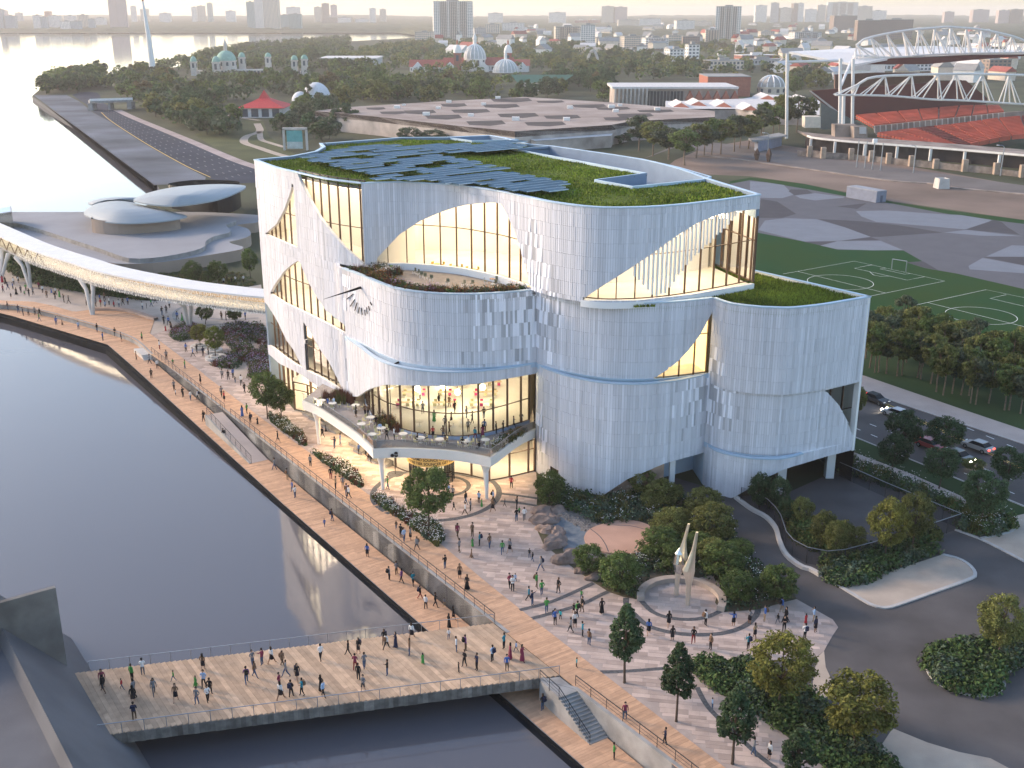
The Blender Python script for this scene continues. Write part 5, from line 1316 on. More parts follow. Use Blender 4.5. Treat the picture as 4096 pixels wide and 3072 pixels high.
# low houses scattered through the town: built small, alike
hp = []
for col, rm in (('white', ROOFG), ('cream', ROOFR), ('cream', ROOFG), ('white', ROOFW)):
    o = thing('house', 'small gable roofed house among the distant trees of the town', 'house', (0, -500, 0), 0, 'small houses in the distant town')
    m = MB(); m.box(-6, -4.5, -2, 6, 4.5, 6); m.build('wall', [BM[col]], o, world=False)
    m = MB(); A = [Vector((x, y, 6)) for x, y in ((-6.4, -5), (6.4, -5), (6.4, 5), (-6.4, 5))]; r0, r1 = Vector((-6.4, 0, 9.5)), Vector((6.4, 0, 9.5)); m.quad(A[0], A[1], r1, r0); m.quad(A[2], A[3], r0, r1); m.quad(A[3], A[0], r0); m.quad(A[1], A[2], r1); m.build('roof', [rm], o, world=False)
    hp.append(o)
MARK = [('near the lake tip', 300, 360), ('beside the highway overpass', 480, 420), ('around the white mast', 620, 300), ('below the domed palace', 900, 300), ('beside the red tent', 1040, 440), ('around the bubble dome', 1250, 380), ('behind the park screen', 1180, 560), ('near the white shed', 1400, 260), ('left of the red roofed hall', 1600, 290), ('behind the exhibition hall', 1700, 390), ('around the ribbed domes', 2000, 290), ('near the green roofed hall', 2150, 330), ('under the white arch', 2370, 280), ('near the folded hall', 2500, 370), ('around the grey dome hall', 3080, 370), ('beside the stadium mast', 3250, 300), ('in the far town', 2900, 190), ('behind the stadium trusses', 3800, 250), ('beyond the big white tower', 1850, 130), ('below the far hills', 2500, 130), ('at the hazy town edge', 3500, 130)]
def near_mark(x, y): return min(MARK, key=lambda t: (t[1] - x) ** 2 + 4 * (t[2] - y) ** 2)[0]
cnt = 0; used = [0] * 4
while cnt < 190:
    x, y = RR.uniform(1750, 4096), RR.uniform(112, 330)
    if x < 3100 and y > 235: continue
    p = P(x, y, 0)
    if any((p.x - a) ** 2 + (p.y - b) ** 2 < (r + 8) ** 2 for a, b, r in FOOT): continue
    k = cnt % 4; s = (RR.uniform(1, 2.9), RR.uniform(.9, 1.8), RR.uniform(.9, 2.1)); zl = 5 if y < 205 else 0; p.z = zl
    if not used[k]: hp[k].location = p; hp[k].rotation_euler = (0, 0, RR.uniform(0, 3)); hp[k].scale = s; used[k] = 1
    else: HSE = dup(hp[k], p, RR.uniform(0, 3), scale=s)
    uniq(HSE if used[k] == 2 else hp[k], '%s house with %s roof %s' % (('white', 'cream', 'cream', 'white')[k], ('grey', 'red', 'grey', 'white')[k], near_mark(x, y)), p); used[k] = 2
    FOOT.append((p.x, p.y, 14)); cnt += 1

# white mast
p = P(*b1((972, 492))[0]); ht_ = zat(b1((945, 8))[0][1], p.y); t = thing('white_mast', 'slender white tapering mast standing among the trees by the lake', 'mast', p)
m = MB(); m.tube([p, p + Vector((-1, 0, ht_ * .5)), p + Vector((-3.2, 0, ht_))], [3.4, 2.3, .9], 14); m.build('shaft', [M('mast paint', (.78, .77, .76), .5, .03)], t, smooth=True)
m = MB(); m.tube([p + Vector((-3.2, 0, ht_)), p + Vector((-3.25, 0, ht_ + 3))], [1.0, .8], 8); m.build('tip', [ROOFR], t)
# highway, verge slab, embankment, overpass
HW = b1((1605, 1052), (1480, 1000), (1200, 882), (1000, 802), (830, 737), (720, 690), (660, 655), (640, 630), (630, 600), (610, 585), (560, 580), (500, 585), (455, 600), (490, 625), (540, 655), (600, 715), (700, 770), (900, 900), (1150, 1040), (1330, 1130), (1480, 1160), (1700, 1150))
sh('highway', HW, Z1 + .01, M('highway asphalt', (.05, .056, .075), 1, .15, .05, spec=.05))
sh('lakeside_slab', b1((210, 600), (300, 600), (420, 600), (500, 640), (590, 712), (700, 772), (900, 902), (1150, 1042), (1300, 1120), (1290, 1158), (975, 1168)), Z1 + .02, M('worn lakeside concrete', (.13, .14, .16), 1, .4, .03, spec=.05))
m = MB(); e_ = PP(b1((206, 606), (420, 760), (640, 925), (850, 1085), (972, 1172), (1290, 1160)), 0); e2 = PP(b1((206, 618), (420, 775), (640, 945), (850, 1110), (970, 1205), (1290, 1180)), -2.5)
m.ring([v3(p, -.02) for p in e_], e2, closed=False); m.ring(e2, [v3(p, -6) for p in e2], closed=False); tag(link('lake_revetment', m.mesh('revetment', M('wet black rock', (.004, .004, .005), 1, .5, .3, .8, 1, spec=0))), kind='structure')
def lane(pts, w, mat, n=1, z=Z1 + .03):
    c = smoothpath(PP(pts, z), 3); mb = MB()
    nn = normals2(c); q = 0
    for i in range(len(c) - 1):
        if n == 1 or i % n == 0: mb.quad(*[v3(x, z) for x in (c[i] + nn[i].to_3d() * w, c[i + 1] + nn[i + 1].to_3d() * w, c[i + 1] - nn[i + 1].to_3d() * w, c[i] - nn[i].to_3d() * w)])
    structure('road_marking', mb.mesh('lane', mat))
lane(b1((1330, 1120), (1150, 1035), (900, 893), (700, 763), (640, 710)), .25, YPAINT)
for k in (.2, .36, .52, .68, .84):
    A, B_ = [(1640, 1075), (1200, 890), (830, 742), (690, 680)], [(1400, 1140), (1150, 1042), (900, 900), (620, 715)]
    lane(b1(*[(a[0] + (b[0] - a[0]) * k, a[1] + (b[1] - a[1]) * k) for a, b in zip(A, B_)]), .15, ROOFG, 4)
ov = thing('overpass', 'grey concrete overpass bridge with white parapet across the lakeside highway', 'bridge', P(*b1((720, 715))[0]))
oa, ob = P(*b1((575, 700))[0]), P(*b1((845, 690))[0]); on = Vector((-(ob - oa).y, (ob - oa).x, 0)).normalized() * 8
m = MB(); m.hexa([v3(oa, 4.6), v3(ob, 4.6), v3(ob + on, 4.6), v3(oa + on, 4.6), v3(oa, 6.2), v3(ob, 6.2), v3(ob + on, 6.2), v3(oa + on, 6.2)]); m.build('deck', [CONC], ov)
m = MB(); m.hexa([v3(oa - on * .05, 6), v3(ob - on * .05, 6), v3(ob, 6), v3(oa, 6), v3(oa - on * .05, 7.4), v3(ob - on * .05, 7.4), v3(ob, 7.4), v3(oa, 7.4)]); m.build('parapet', [WPAINT], ov)
for k in (.06, .5, .97):
    c = oa.lerp(ob, k); m = MB(); m.obox(c + on * .5, (1, 0), (0, 1), 3 if k != .5 else 1.2, 8, 0, 4.6); m.build('pier', [CONC], ov)
# domed palace with green copper domes
pal = thing('domed_palace', 'white palace with green copper main dome and corner turrets in the park', 'building', P(*b1((1435, 470))[0]))
PY = P(*b1((1435, 478))[0]).y; FOOT += [(P(*b1((x, y))[0]).x, P(*b1((x, y))[0]).y, 30) for x in (1240, 1370, 1500, 1650, 1800, 1900) for y in (462, 485, 510)]
PW_ = M('palace stone', (.56, .51, .46), .8, .1)
def dome(cx, ybase, ytop, r_px, drum, Y, parent, K_=b1, mat=COPPER, wall=PW_, lantern=0.0, ribs=0, n=20, square=False):
    """a drum with a dome; pixel values in the crop K_"""
    (X0, yb), (X1, yt), (X2, yd) = K_((cx, ybase), (cx + r_px, ytop), (cx, drum))
    c = Yp(X0, yb, Y); r = (X1 - X0) * (Y * CT + 40 * ST) / FOC; z0, z1, zd = 0, zat(yt, Y), zat(yd, Y)
    m = MB(); nn = 4 if square else n; m.lathe((c.x, c.y, 0), [(r * (1.2 if square else 1), -1), (r * (1.2 if square else 1), zd)], nn, a0=math.pi / 4 if square else 0); m.lathe((c.x, c.y, 0), [(r * (1.35 if square else 1.06), zd - .8), (r * (1.35 if square else 1.06), zd), (.1, zd)], nn, a0=math.pi / 4 if square else 0); m.build('drum', [wall], parent)
    h = z1 - zd; m = MB(); m.lathe((c.x, c.y, zd), [(r * math.cos(t), h * math.sin(t)) for t in [math.pi / 2 * k / 8 for k in range(9)]], n); m.build('dome', [mat], parent, smooth=True)
    w_ = MB()
    for k in range(10):
        a = 2 * math.pi * k / 10; p = Vector((c.x + r * 1.02 * math.cos(a), c.y + r * 1.02 * math.sin(a), 0)); t = (-math.sin(a), math.cos(a)); nn_ = (math.cos(a), math.sin(a))
        if not square: w_.obox(p, t, nn_, r * .22, .3, zd - max(2, h * .5), zd - 1.4)
    if square:
        for sx, sy in ((0, -1), (1, 0), (-1, 0)): w_.obox((c.x + sx * r * .87, c.y + sy * r * .87), (1, 0), (0, 1), r * .6 if sy else .3, .3 if sy else r * .6, zd - r * 1.8, zd - r * .5)
    if w_.f: tag(w_.build('window_rows', [WINM], parent), kind='stuff')
    if ribs:
        for k in range(ribs):
            a = 2 * math.pi * k / ribs; m = MB(); m.tube([(c.x + r * 1.01 * math.cos(t) * math.cos(a), c.y + r * 1.01 * math.cos(t) * math.sin(a), zd + h * 1.01 * math.sin(t)) for t in [math.pi / 2 * j / 6 for j in range(7)]], .45, 4); m.build('rib', [WHITE], parent)
    if lantern:
        m = MB(); L = lantern; m.lathe((c.x, c.y, z1 - .3), [(L * .5, 0), (L * .5, L * 1.5), (L * .65, L * 1.55), (.05, L * 3.2)], 10); m.build('lantern', [wall], parent)
dome(1435, 448, 318, 62, 382, PY + 14, pal, lantern=3.6)
for x, yb, yt, r, yd in ((1229, 462, 355, 21, 388), (1370, 446, 355, 26, 390), (1532, 415, 330, 22, 360), (1699, 440, 332, 20, 358), (1865, 462, 348, 22, 378), (1928, 456, 345, 22, 372)): dome(x, yb, yt, r, yd, PY + (0 if yb > 440 else 25), pal, square=True, n=12)
for x0, x1, yt in ((1345, 1960, 452), (1212, 1262, 448), (1480, 1700, 440)):
    A, B_ = b1((x0, 470), (x1, yt)); a, b = Yp(A[0], A[1], PY + 3), Yp(B_[0], B_[1], PY + 3); m = MB(); m.box(a.x, PY + 3, -1, b.x, PY + 16, b.z); m.build('wing', [PW_], pal)
m = MB()
for k in range(26):
    A = b1((1352 + k * 23, 470))[0]; x = Yp(A[0], A[1], PY + 3).x; m.box(x, PY + 2.85, 1.5, x + 2.2, PY + 3, 4.6)
tag(m.build('window_rows', [WINM], pal), kind='stuff')
# red tent pavilion
tp_ = P(*b1((1650, 745))[0]); tn = thing('tent_pavilion', 'white pavilion under a pointed bright red tent roof', 'pavilion', tp_); FOOT.append((tp_.x, tp_.y, 18))
wv = 280 * .633 * mpp(tp_.y); z_e, z_t = zat(b1((0, 672))[0][1], tp_.y), zat(b1((0, 585))[0][1], tp_.y); c0 = tp_ + Vector((0, wv * .45, 0))
m = MB(); m.lathe((c0.x, c0.y, 0), [(wv * .72, z_e - 1), (wv * .50, z_e + .8), (wv * .30, z_e + 2.4), (wv * .14, z_e + (z_t - z_e) * .5), (.3, z_t + .5)], 4, a0=math.pi / 4); m.build('tent_roof', [M('red canvas', (.55, .06, .06), .7, .06)], tn)
m = MB(); m.box(c0.x - wv * .45, c0.y - wv * .45, 0, c0.x + wv * .45, c0.y + wv * .45, z_e - .6); m.build('wall', [BM['white']], tn)
for k in range(4): m = MB(); x = c0.x - wv * .42 + k * wv * .22; m.box(x, c0.y - wv * .45 - .1, .6, x + wv * .15, c0.y - wv * .45, z_e - 1.6); m.build('window', [WINM], tn)
# white bubble dome
p = P(*b1((1985, 640))[0]); dm = thing('bubble_dome', 'white rounded bubble dome beside a tall dark poplar', 'dome', p); r = 88 * .633 * mpp(p.y); hh = zat(b1((0, 520))[0][1], p.y); FOOT.append((p.x, p.y + r, r + 3))
BUB = M('dome membrane', (.66, .66, .67), .6, .06)
m = MB(); m.lathe((p.x, p.y + r, -.5), [(r * math.cos(t), hh * math.sin(t)) for t in [math.pi / 2 * k / 7 for k in range(8)]], 20); m.build('membrane', [BUB], dm, smooth=True)
m = MB(); m.lathe((p.x - r * .95, p.y + r * .3, -.5), [(r * .6 * math.cos(t), hh * .55 * math.sin(t)) for t in [math.pi / 2 * k / 6 for k in range(7)]], 16); m.build('annex', [BUB], dm, smooth=True)
# teal screen on a frame in the park
p = P(*b1((1868, 950))[0]); bb = thing('park_screen', 'teal screen panel in a pale frame standing in the park', 'screen', p); FOOT.append((p.x, p.y, 9))
s = .633 * mpp(p.y); m = MB(); m.box(p.x - 48 * s, p.y, 10 * s, p.x + 44 * s, p.y + .5, 115 * s); m.build('panel', [M('teal screen face', (.12, .36, .36), .5, .25, .3)], bb)
m = MB(); m.box(p.x - 48 * s, p.y - .08, 10 * s, p.x + 44 * s, p.y - .02, 50 * s); m.build('lower_panel', [M('pale screen face', (.42, .48, .47), .5, .2, .4)], bb)
for dx_ in (-72, 62): m = MB(); m.box(p.x + dx_ * s, p.y, 0, p.x + (dx_ + 10) * s, p.y + 2, 125 * s); m.build('side_frame', [CONCL], bb)
m = MB(); m.box(p.x - 72 * s, p.y, 118 * s, p.x + 72 * s, p.y + 2, 130 * s); m.build('top_frame', [CONCL], bb)
# park lawns and paths
sh('park_lawn', b1((1230, 850), (1420, 780), (1530, 760), (1660, 760), (1700, 860), (1800, 940), (1900, 990), (1620, 1045), (1480, 990), (1300, 900)), Z1 + .02, M('park lawn', (.07, .078, .03), .95, .3, .05))
for pts, w in ((((1625, 780), (1640, 830), (1560, 860), (1545, 900), (1640, 935), (1760, 975), (1900, 1010)), 4), (((1640, 830), (1650, 880), (1700, 900), (1800, 930)), 3), (((1330, 710), (1450, 730), (1530, 745), (1640, 760)), 3)):
    band('park_path', PP(b1(*pts)), w, Z1 + .03, SANDC, step=4)
band('pavement', PP(b1((1640, 1062), (1480, 1008), (1200, 890), (1000, 808), (840, 742), (740, 695))), 5, Z1 + .04, M('roadside path', (.36, .29, .27), .9, .15, .1), step=4)
# park hall with red roofs and glass domes
hall_ = thing('red_roofed_hall', 'long white hall with red roofs, two red towers and ribbed domes', 'building', P(*b2((830, 420))[0])); HY = P(*b2((830, 425))[0]).y
FOOT += [(P(*b2((x, y))[0]).x, P(*b2((x, y))[0]).y, 30) for x in (520, 640, 760, 880, 1000, 1120, 1190) for y in (415, 440, 462)]
GD = M('pale dome glass', (.46, .47, .46), .3, .1)
dome(885, 420, 262, 64, 345, HY + 25, hall_, b2, GD, BM['white'], 4.0, 16); dome(1065, 450, 350, 74, 425, HY - 6, hall_, b2, GD, BM['white'], 3.0, 18)
for x in (783, 1080): dome(x, 400, 262, 25, 312, HY + (12 if x < 900 else 30), hall_, b2, BM['white'], BM['red'], 1.8, 0, 12, True)
for x0, x1, ye, yr, yo in ((500, 715, 395, 352, 4), (700, 850, 385, 340, 16), (950, 1110, 385, 338, 18), (1090, 1205, 388, 350, 6)):
    A, B_, C_2 = b2((x0, ye), (x1, ye), (x0, yr)); a, b = Yp(A[0], A[1], HY + yo), Yp(B_[0], B_[1], HY + yo); zr = zat(C_2[1], HY + yo + 8)
    m = MB(); m.box(a.x, HY + yo, -1, b.x, HY + yo + 18, a.z); m.build('wing', [BM['white']], hall_)
    m = MB(); q = [Vector((x, y, z)) for x, y, z in ((a.x - 1, HY + yo - 1, a.z), (b.x + 1, HY + yo - 1, a.z), (b.x + 1, HY + yo + 9, zr), (a.x - 1, HY + yo + 9, zr), (b.x + 1, HY + yo + 19, a.z), (a.x - 1, HY + yo + 19, a.z))]
    m.quad(q[0], q[1], q[2], q[3]); m.quad(q[3], q[2], q[4], q[5]); m.quad(q[1], q[4], q[2]); m.quad(q[0], q[3], q[5]); m.build('roof', [ROOFR], hall_)
    m = MB()
    for k in range(int((b.x - a.x) / 5)): m.box(a.x + k * 5 + 1.2, HY + yo - .15, 1.5, a.x + k * 5 + 3.8, HY + yo, a.z - 1.5)
    tag(m.build('window_rows', [WINM], hall_), kind='stuff')
for xg in (545, 735, 935, 1165):
    A, B_ = b2((xg - 32, 400), (xg + 32, 366)); a, b = Yp(A[0], A[1], HY + 1), Yp(B_[0], B_[1], HY + 1); m = MB(); w2 = (b.x - a.x) / 2; cx_ = (a.x + b.x) / 2
    f = [Vector((cx_ - w2, HY - 1, 0)), Vector((cx_ + w2, HY - 1, 0)), Vector((cx_ + w2, HY - 1, a.z)), Vector((cx_, HY - 1, b.z)), Vector((cx_ - w2, HY - 1, a.z))]; g = [p + Vector((0, 8, 0)) for p in f]; m.quad(*f); m.ring(f, g); m.build('gable', [BM['white']], hall_)
# green roofed hall
gh_ = thing('green_roofed_hall', 'low white hall with dark green hipped roof behind park trees', 'building', P(*b2((1230, 530))[0])); GY = P(*b2((1230, 535))[0]).y
A, B_, C_2 = b2((1142, 488), (1400, 488), (1142, 440)); a, b = Yp(*A, GY), Yp(*B_, GY); zr = zat(C_2[1], GY + 12); FOOT += [(a.x * (1 - t) + b.x * t, GY + yy, 14) for t in (0, .35, .7, 1) for yy in (10, -12, -32)]
m = MB(); m.box(a.x, GY, 0, b.x - 8, GY + 20, a.z); m.build('wall', [BM['white']], gh_)
m = MB(); q = [Vector(t) for t in ((a.x - 1, GY - 1, a.z), (b.x, GY - 1, a.z), (b.x + 10, GY + 10, zr), (a.x - 6, GY + 10, zr), (b.x, GY + 21, a.z), (a.x - 1, GY + 21, a.z))]; m.quad(q[0], q[1], q[2], q[3]); m.quad(q[3], q[2], q[4], q[5]); m.quad(q[1], q[4], q[2]); m.quad(q[0], q[3], q[5]); m.build('roof', [ROOFGR], gh_)
for k in range(6): m = MB(); x = a.x + 2 + k * (b.x - a.x - 12) / 6; m.box(x, GY - .2, .5, x + 2, GY, a.z - 1); m.build('window', [WINM], gh_)
# white arch
p, p2 = P(*b2((1540, 400))[0]), P(*b2((1632, 410))[0]); ar = thing('white_arch', 'tall slim white parabolic arch rising above the park trees', 'arch', p); hh = zat(b2((0, 298))[0][1], p.y); FOOT += [(p.x, p.y, 6), (p2.x, p2.y, 6)]
m = MB(); N = 18; p2.y = p.y
m.tube([p.lerp(p2, (1 - math.cos(math.pi * k / N)) / 2) + Vector((0, 0, hh * (1 - (2 * ((1 - math.cos(math.pi * k / N)) / 2) - 1) ** 2) ** .8)) for k in range(N + 1)], 1.7, 6); m.build('arch_rib', [CONCL], ar)
# flat roofed exhibition hall with stained roof
ex = thing('exhibition_hall', 'huge flat roofed exhibition hall with stained pinkish roof and dark patches', 'building', P(*b2((1120, 850))[0])); EZ = 9.5
EXP = b2((-60, 655), (130, 632), (700, 597), (1180, 572), (1700, 605), (2300, 655), (2300, 690), (1800, 715), (1690, 737), (1120, 775), (780, 742), (320, 690))
ep = [(p.x, p.y) for p in PP(EXP, EZ)]; EWALL = M('streaked hall wall', (.44, .38, .34), .85, .35, .12); EROOF = M('stained roof', (.25, .195, .17), 1, .3, .05, .2, .5, col2=(.42, .35, .31))
m = MB(); m.prism(ep, 0, EZ - .05, 0, 0); m.build('wall', [EWALL], ex); m = MB(); m.prism(ep, EZ - 2.6, EZ, 0, 1); m.build('roof', [EROOF, M('dark fascia', (.045, .03, .028), .8, .3, .2)], ex)
m = MB(); blk = M('bitumen patch', (.075, .062, .06), .9, .3, .1)
for x, y, w, h in ((760, 620, 120, 14), (560, 660, 150, 16), (700, 690, 170, 18), (860, 655, 180, 16), (1040, 625, 170, 16), (1100, 590, 190, 16), (1140, 680, 190, 18), (950, 725, 180, 20), (1300, 730, 190, 18), (1400, 690, 170, 16), (1560, 625, 160, 14), (1830, 680, 170, 16), (1720, 700, 120, 14), (1950, 655, 170, 12), (400, 665, 120, 12), (1330, 600, 130, 10), (1700, 640, 160, 12), (300, 640, 90, 10)):
    w, h = w * 1.3, h * 1.5; q = PP(b2((x - w / 2, y - h * .3), (x + w * .4, y - h * .5), (x + w / 2, y + h * .2), (x + w * .1, y + h * .6), (x - w * .42, y + h * .4)), EZ); c = MB(); c.prism([(p.x, p.y) for p in q], None, EZ + .03); c.build('roof_patch', [blk], ex)
for x, y in ((465, 622), (425, 638), (597, 680), (730, 605), (1020, 582), (668, 642), (935, 620), (860, 685), (1125, 710), (1425, 710), (1445, 640), (1690, 636), (1715, 660), (1740, 625), (1960, 650)):
    p = P(*b2((x, y))[0], EZ); c = MB(); s = RR.uniform(.9, 1.9); c.box(p.x - s, p.y - s, EZ, p.x + s, p.y + s, EZ + s * .9); c.build('roof_vent', [BM['white']], ex)
# lower annex in front of it and white low roofs to the right
an = thing('hall_annex', 'low white annex with water stained roof in front of the exhibition hall', 'building', P(*b2((1400, 870))[0])); q = PP(b2((1150, 805), (1300, 790), (1590, 768), (1705, 772), (1690, 800), (1240, 830)), 5.5)
m = MB(); m.prism([(p.x, p.y) for p in q], 0, 5.4); m.build('wall', [EWALL], an); m = MB(); m.prism([(p.x, p.y) for p in q], 5, 5.5); m.build('roof', [ROOFW], an)
for (lb, pts, z) in (('long low building with pale folded roofs beside the street trees', b3((-60, 640), (60, 640), (430, 625), (600, 600), (780, 610), (920, 640), (925, 730), (640, 720), (380, 690), (-60, 690)), 6),):
    lw = thing('low_building', lb, 'building', P(*pts[-1])); q = PP(pts, z); m = MB(); m.prism([(p.x, p.y) for p in q], 0, z); m.build('wall', [EWALL], lw); m = MB(); m.prism([(p.x, p.y) for p in q], z - .6, z + .05); m.build('roof', [ROOFW], lw)
    for i, (x, y) in enumerate(((40, 670), (150, 660), (480, 690), (590, 620), (820, 635), (310, 668))):
        a, b, c_ = PP(b3((x - 55, y + 8), (x + 55, y + 14), (x, y - 14)), z); m = MB(); r = Vector((0, 24, 0)); up = Vector((0, 0, 3.2)); mid = (a + b) / 2 + up; m.quad(a, mid, mid + r, a + r); m.quad(mid, b, b + r, mid + r); m.quad(a, b, mid); m.build('folded_roof', [ROOFW], lw); m = MB(); m.quad(a + Vector((0, -.1, 0)), b + Vector((0, -.1, 0)), mid - Vector((0, .1, .6))); m.build('gable', [BM['red']], lw)
# folded roof hall (ribs, glass front, red zigzag)
fh_ = thing('folded_hall', 'concrete hall with ribbed curved wall, dark glass front and zigzag roof', 'building', P(*b2((1900, 630))[0])); FY = P(*b2((1900, 632))[0]).y
A, B_ = b2((1712, 515), (2300, 500)); zt_ = zat(A[1] + 6, FY); a, b = Yp(A[0], A[1], FY), Yp(*b3((400, 560))[0], FY)
m = MB(); m.box(a.x, FY + .5, 0, b.x, FY + 42, zt_); m.build('wall', [EWALL], fh_); m = MB(); m.box(a.x - 2, FY - 2, zt_, b.x, FY + 44, zt_ + 1.4); m.build('roof', [ROOFW], fh_)
xg0, xg1 = Yp(*b2((1895, 600))[0], FY).x, Yp(*b2((2112, 600))[0], FY).x
m = MB(); m.box(xg0, FY - .3, .5, xg1, FY + .4, zt_ - 1.5); m.build('glass_front', [M('dark glazing', (.05, .055, .06), .3)], fh_)
for k in range(12): x = xg0 + (xg1 - xg0) * k / 11; m = MB(); m.box(x - .2, FY - .7, .4, x + .2, FY - .3, zt_ - 1.4); m.build('mullion', [ROOFG], fh_)
for k in range(9): x = a.x + (xg0 - a.x) * k / 8; m = MB(); m.tube([(x, FY - 2.5, zt_), (x, FY - 1.6, zt_ * .6), (x, FY - .6, zt_ * .25), (x, FY, 0)], .7, 5); m.build('rib', [CONCL], fh_)
x0, x1 = Yp(*b3((65, 600))[0], FY).x, Yp(*b3((405, 600))[0], FY).x
for k in range(6):
    xa, xb = x0 + (x1 - x0) * k / 6, x0 + (x1 - x0) * (k + 1) / 6; xm = (xa + xb) / 2; m = MB(); z0 = zat(b3((0, 632))[0][1], FY); z1 = zat(b3((0, 575))[0][1], FY)
    m.quad(Vector((xa, FY - 3, z0)), Vector((xb, FY - 3, z0)), Vector((xm, FY - 3, z1))); m.quad(Vector((xa, FY - 3, z0)), Vector((xm, FY - 3, z1)), Vector((xm, FY + 20, z1)), Vector((xa, FY + 20, z0))); m.quad(Vector((xm, FY - 3, z1)), Vector((xb, FY - 3, z0)), Vector((xb, FY + 20, z0)), Vector((xm, FY + 20, z1))); m.build('zigzag_gable', [BM['red']], fh_)
rb_ = thing('red_brick_box', 'plain windowless red brick block beside the zigzag roofed hall', 'building', P(*b3((440, 610))[0])); RY = P(*b3((440, 612))[0]).y
p0, p1 = Yp(*b3((160, 610))[0], RY + 30), Yp(*b3((483, 488))[0], RY); m = MB(); m.box(p0.x, RY, 0, p1.x, RY + 40, p1.z); m.build('wall', [BM['red']], rb_); m = MB(); m.box(p0.x - .3, RY - .3, p1.z, p1.x + .3, RY + 40.3, p1.z + .5); m.build('coping', [ROOFG], rb_)
gd = thing('grey_dome_hall', 'small round hall with grey ribbed dome near the red block', 'building', P(*b3((605, 610))[0])); dome(605, 612, 478, 84, 548, P(*b3((605, 614))[0]).y + 12, gd, b3, M('grey dome', (.36, .34, .32), .7, .1), BM['cream'], 0, 12)
# terminal roofs in the middle distance (left of the red hall)
tr = thing('white_shed', 'wide white roofed shed behind the palace turrets', 'building', P(*b2((150, 390))[0])); TY = P(*b2((150, 392))[0]).y
p0, p1 = Yp(*b2((-40, 340))[0], TY), Yp(*b2((300, 372))[0], TY); m = MB(); m.box(p0.x, TY, 0, p1.x, TY + 70, 8); m.build('wall', [BM['grey']], tr); m = MB(); m.box(p0.x - 1, TY - 1, 8, p1.x + 1, TY + 72, 9.5); m.build('roof', [ROOFW], tr); FOOT += [(p0.x * (1 - t) + p1.x * t, TY + 30, 45) for t in (0, .5, 1)]
# stadium ---------------------------------------------------------
stad = thing('stadium', 'football stadium with red seats, maroon canopy and white arched roof trusses', 'stadium', Yp(*b5((400, 1000))[0], 520))
SW_ = M('stadium white steel', (.72, .69, .66), .6, .05); SEAT = M('red stadium seats', (.46, .10, .065), .7, .25, .12); SEATD = M('faded dark seats', (.17, .05, .045), .8, .25, .2); MAR = M('maroon cladding', (.115, .042, .038), .8, .12, .05); GRNW = M('grey green cladding', (.12, .135, .13), .8, .1); SCON = M('stained stadium concrete', (.27, .22, .19), .9, .35, .15)
def truss(top, bot, Y, n, parent, r=.55):
    T = smoothpath([Yp(*p, Y) for p in b5(*top)], 4); Bt = smoothpath([Yp(*p, Y) for p in b5(*bot)], 4)
    f = lambda c, t: c[min(len(c) - 1, int(t * (len(c) - 1)))]
    m = MB(); m.tube(T, r * 1.2, 6); m.build('top_chord', [SW_], parent); m = MB(); m.tube(Bt, r, 6); m.build('bottom_chord', [SW_], parent)
    for k in range(n):
        for dk in (-.42, 0, .42):
            a, b = f(T, (k + .5) / n), f(Bt, max(0, min(1, (k + .5 + dk) / n)))
            for dy in ((-2.5, 2.5) if dk else (0,)):
                m = MB(); m.bar(a, b + Vector((0, dy, 0)), r * .9); m.build('brace', [SW_], parent)
truss(((545, 360), (560, 200), (640, 140), (830, 92), (1080, 50), (1310, 30), (1440, 18), (1560, 25), (1760, 42), (1960, 78), (2160, 132), (2300, 200)), ((540, 300), (900, 320), (1300, 292), (1700, 280), (2180, 272), (2300, 270)), 585, 13, stad)
truss(((520, 640), (650, 535), (850, 502), (1070, 495), (1300, 487), (1530, 483), (1750, 484), (2000, 490), (2220, 495), (2500, 500)), ((345, 690), (880, 700), (1300, 735), (1600, 745), (2000, 770), (2500, 800)), 505, 8, stad, .5)
def rayslab(name, pts, th, mat, parent):
    """sheet through points given as (crop x, crop y, Y), with thickness"""
    q = [Yp(*b5((x, y))[0], Y) for x, y, Y in pts]; m = MB(); r = [p - Vector((0, 0, th)) for p in q]; n = len(m.v); m.v += q
    T = tessellate_polygon([[Vector((p.x, p.y, 0)) for p in q]])
    for t in T: m.f.append(t); m.m.append(0); m.sh.append(0)
    n = len(m.v); m.v += r
    for t in T: m.f.append(tuple(n + i for i in t)); m.m.append(0); m.sh.append(0)
    m.ring(q, r); return m.build(name, [mat], parent)
rayslab('roof_sheet', ((-110, 262, 600), (545, 228, 625), (1320, 205, 640), (2300, 255, 640), (2300, 285, 585), (1700, 292, 585), (900, 322, 585), (540, 388, 575)), 1.0, SW_, stad)
yslab('roof_underside', b5((545, 388), (900, 330), (1700, 300), (2300, 290), (2300, 300), (1700, 345), (1250, 388)), 584, 3, MAR, stad)
yslab('canopy', b5((95, 652), (390, 628), (1640, 548), (1850, 722), (1840, 780), (700, 900), (520, 950), (210, 762)), 590, 2, MAR, stad)
yslab('canopy_edge', b5((95, 652), (112, 650), (400, 870), (640, 1000), (610, 1000), (380, 880)), 588, 1, CONCL, stad)
yslab('back_wall', b5((345, 490), (760, 470), (1300, 470), (1350, 560), (400, 640), (345, 630)), 640, 2, M('brown stand wall', (.16, .10, .085), .8, .1), stad)
yslab('side_wall', b5((205, 765), (640, 1000), (640, 1030), (205, 1032)), 560, 2, GRNW, stad)
yslab('screen_wall', b5((1330, 560), (1600, 545), (1850, 725), (1840, 780), (1400, 780)), 592, 2, MAR, stad)
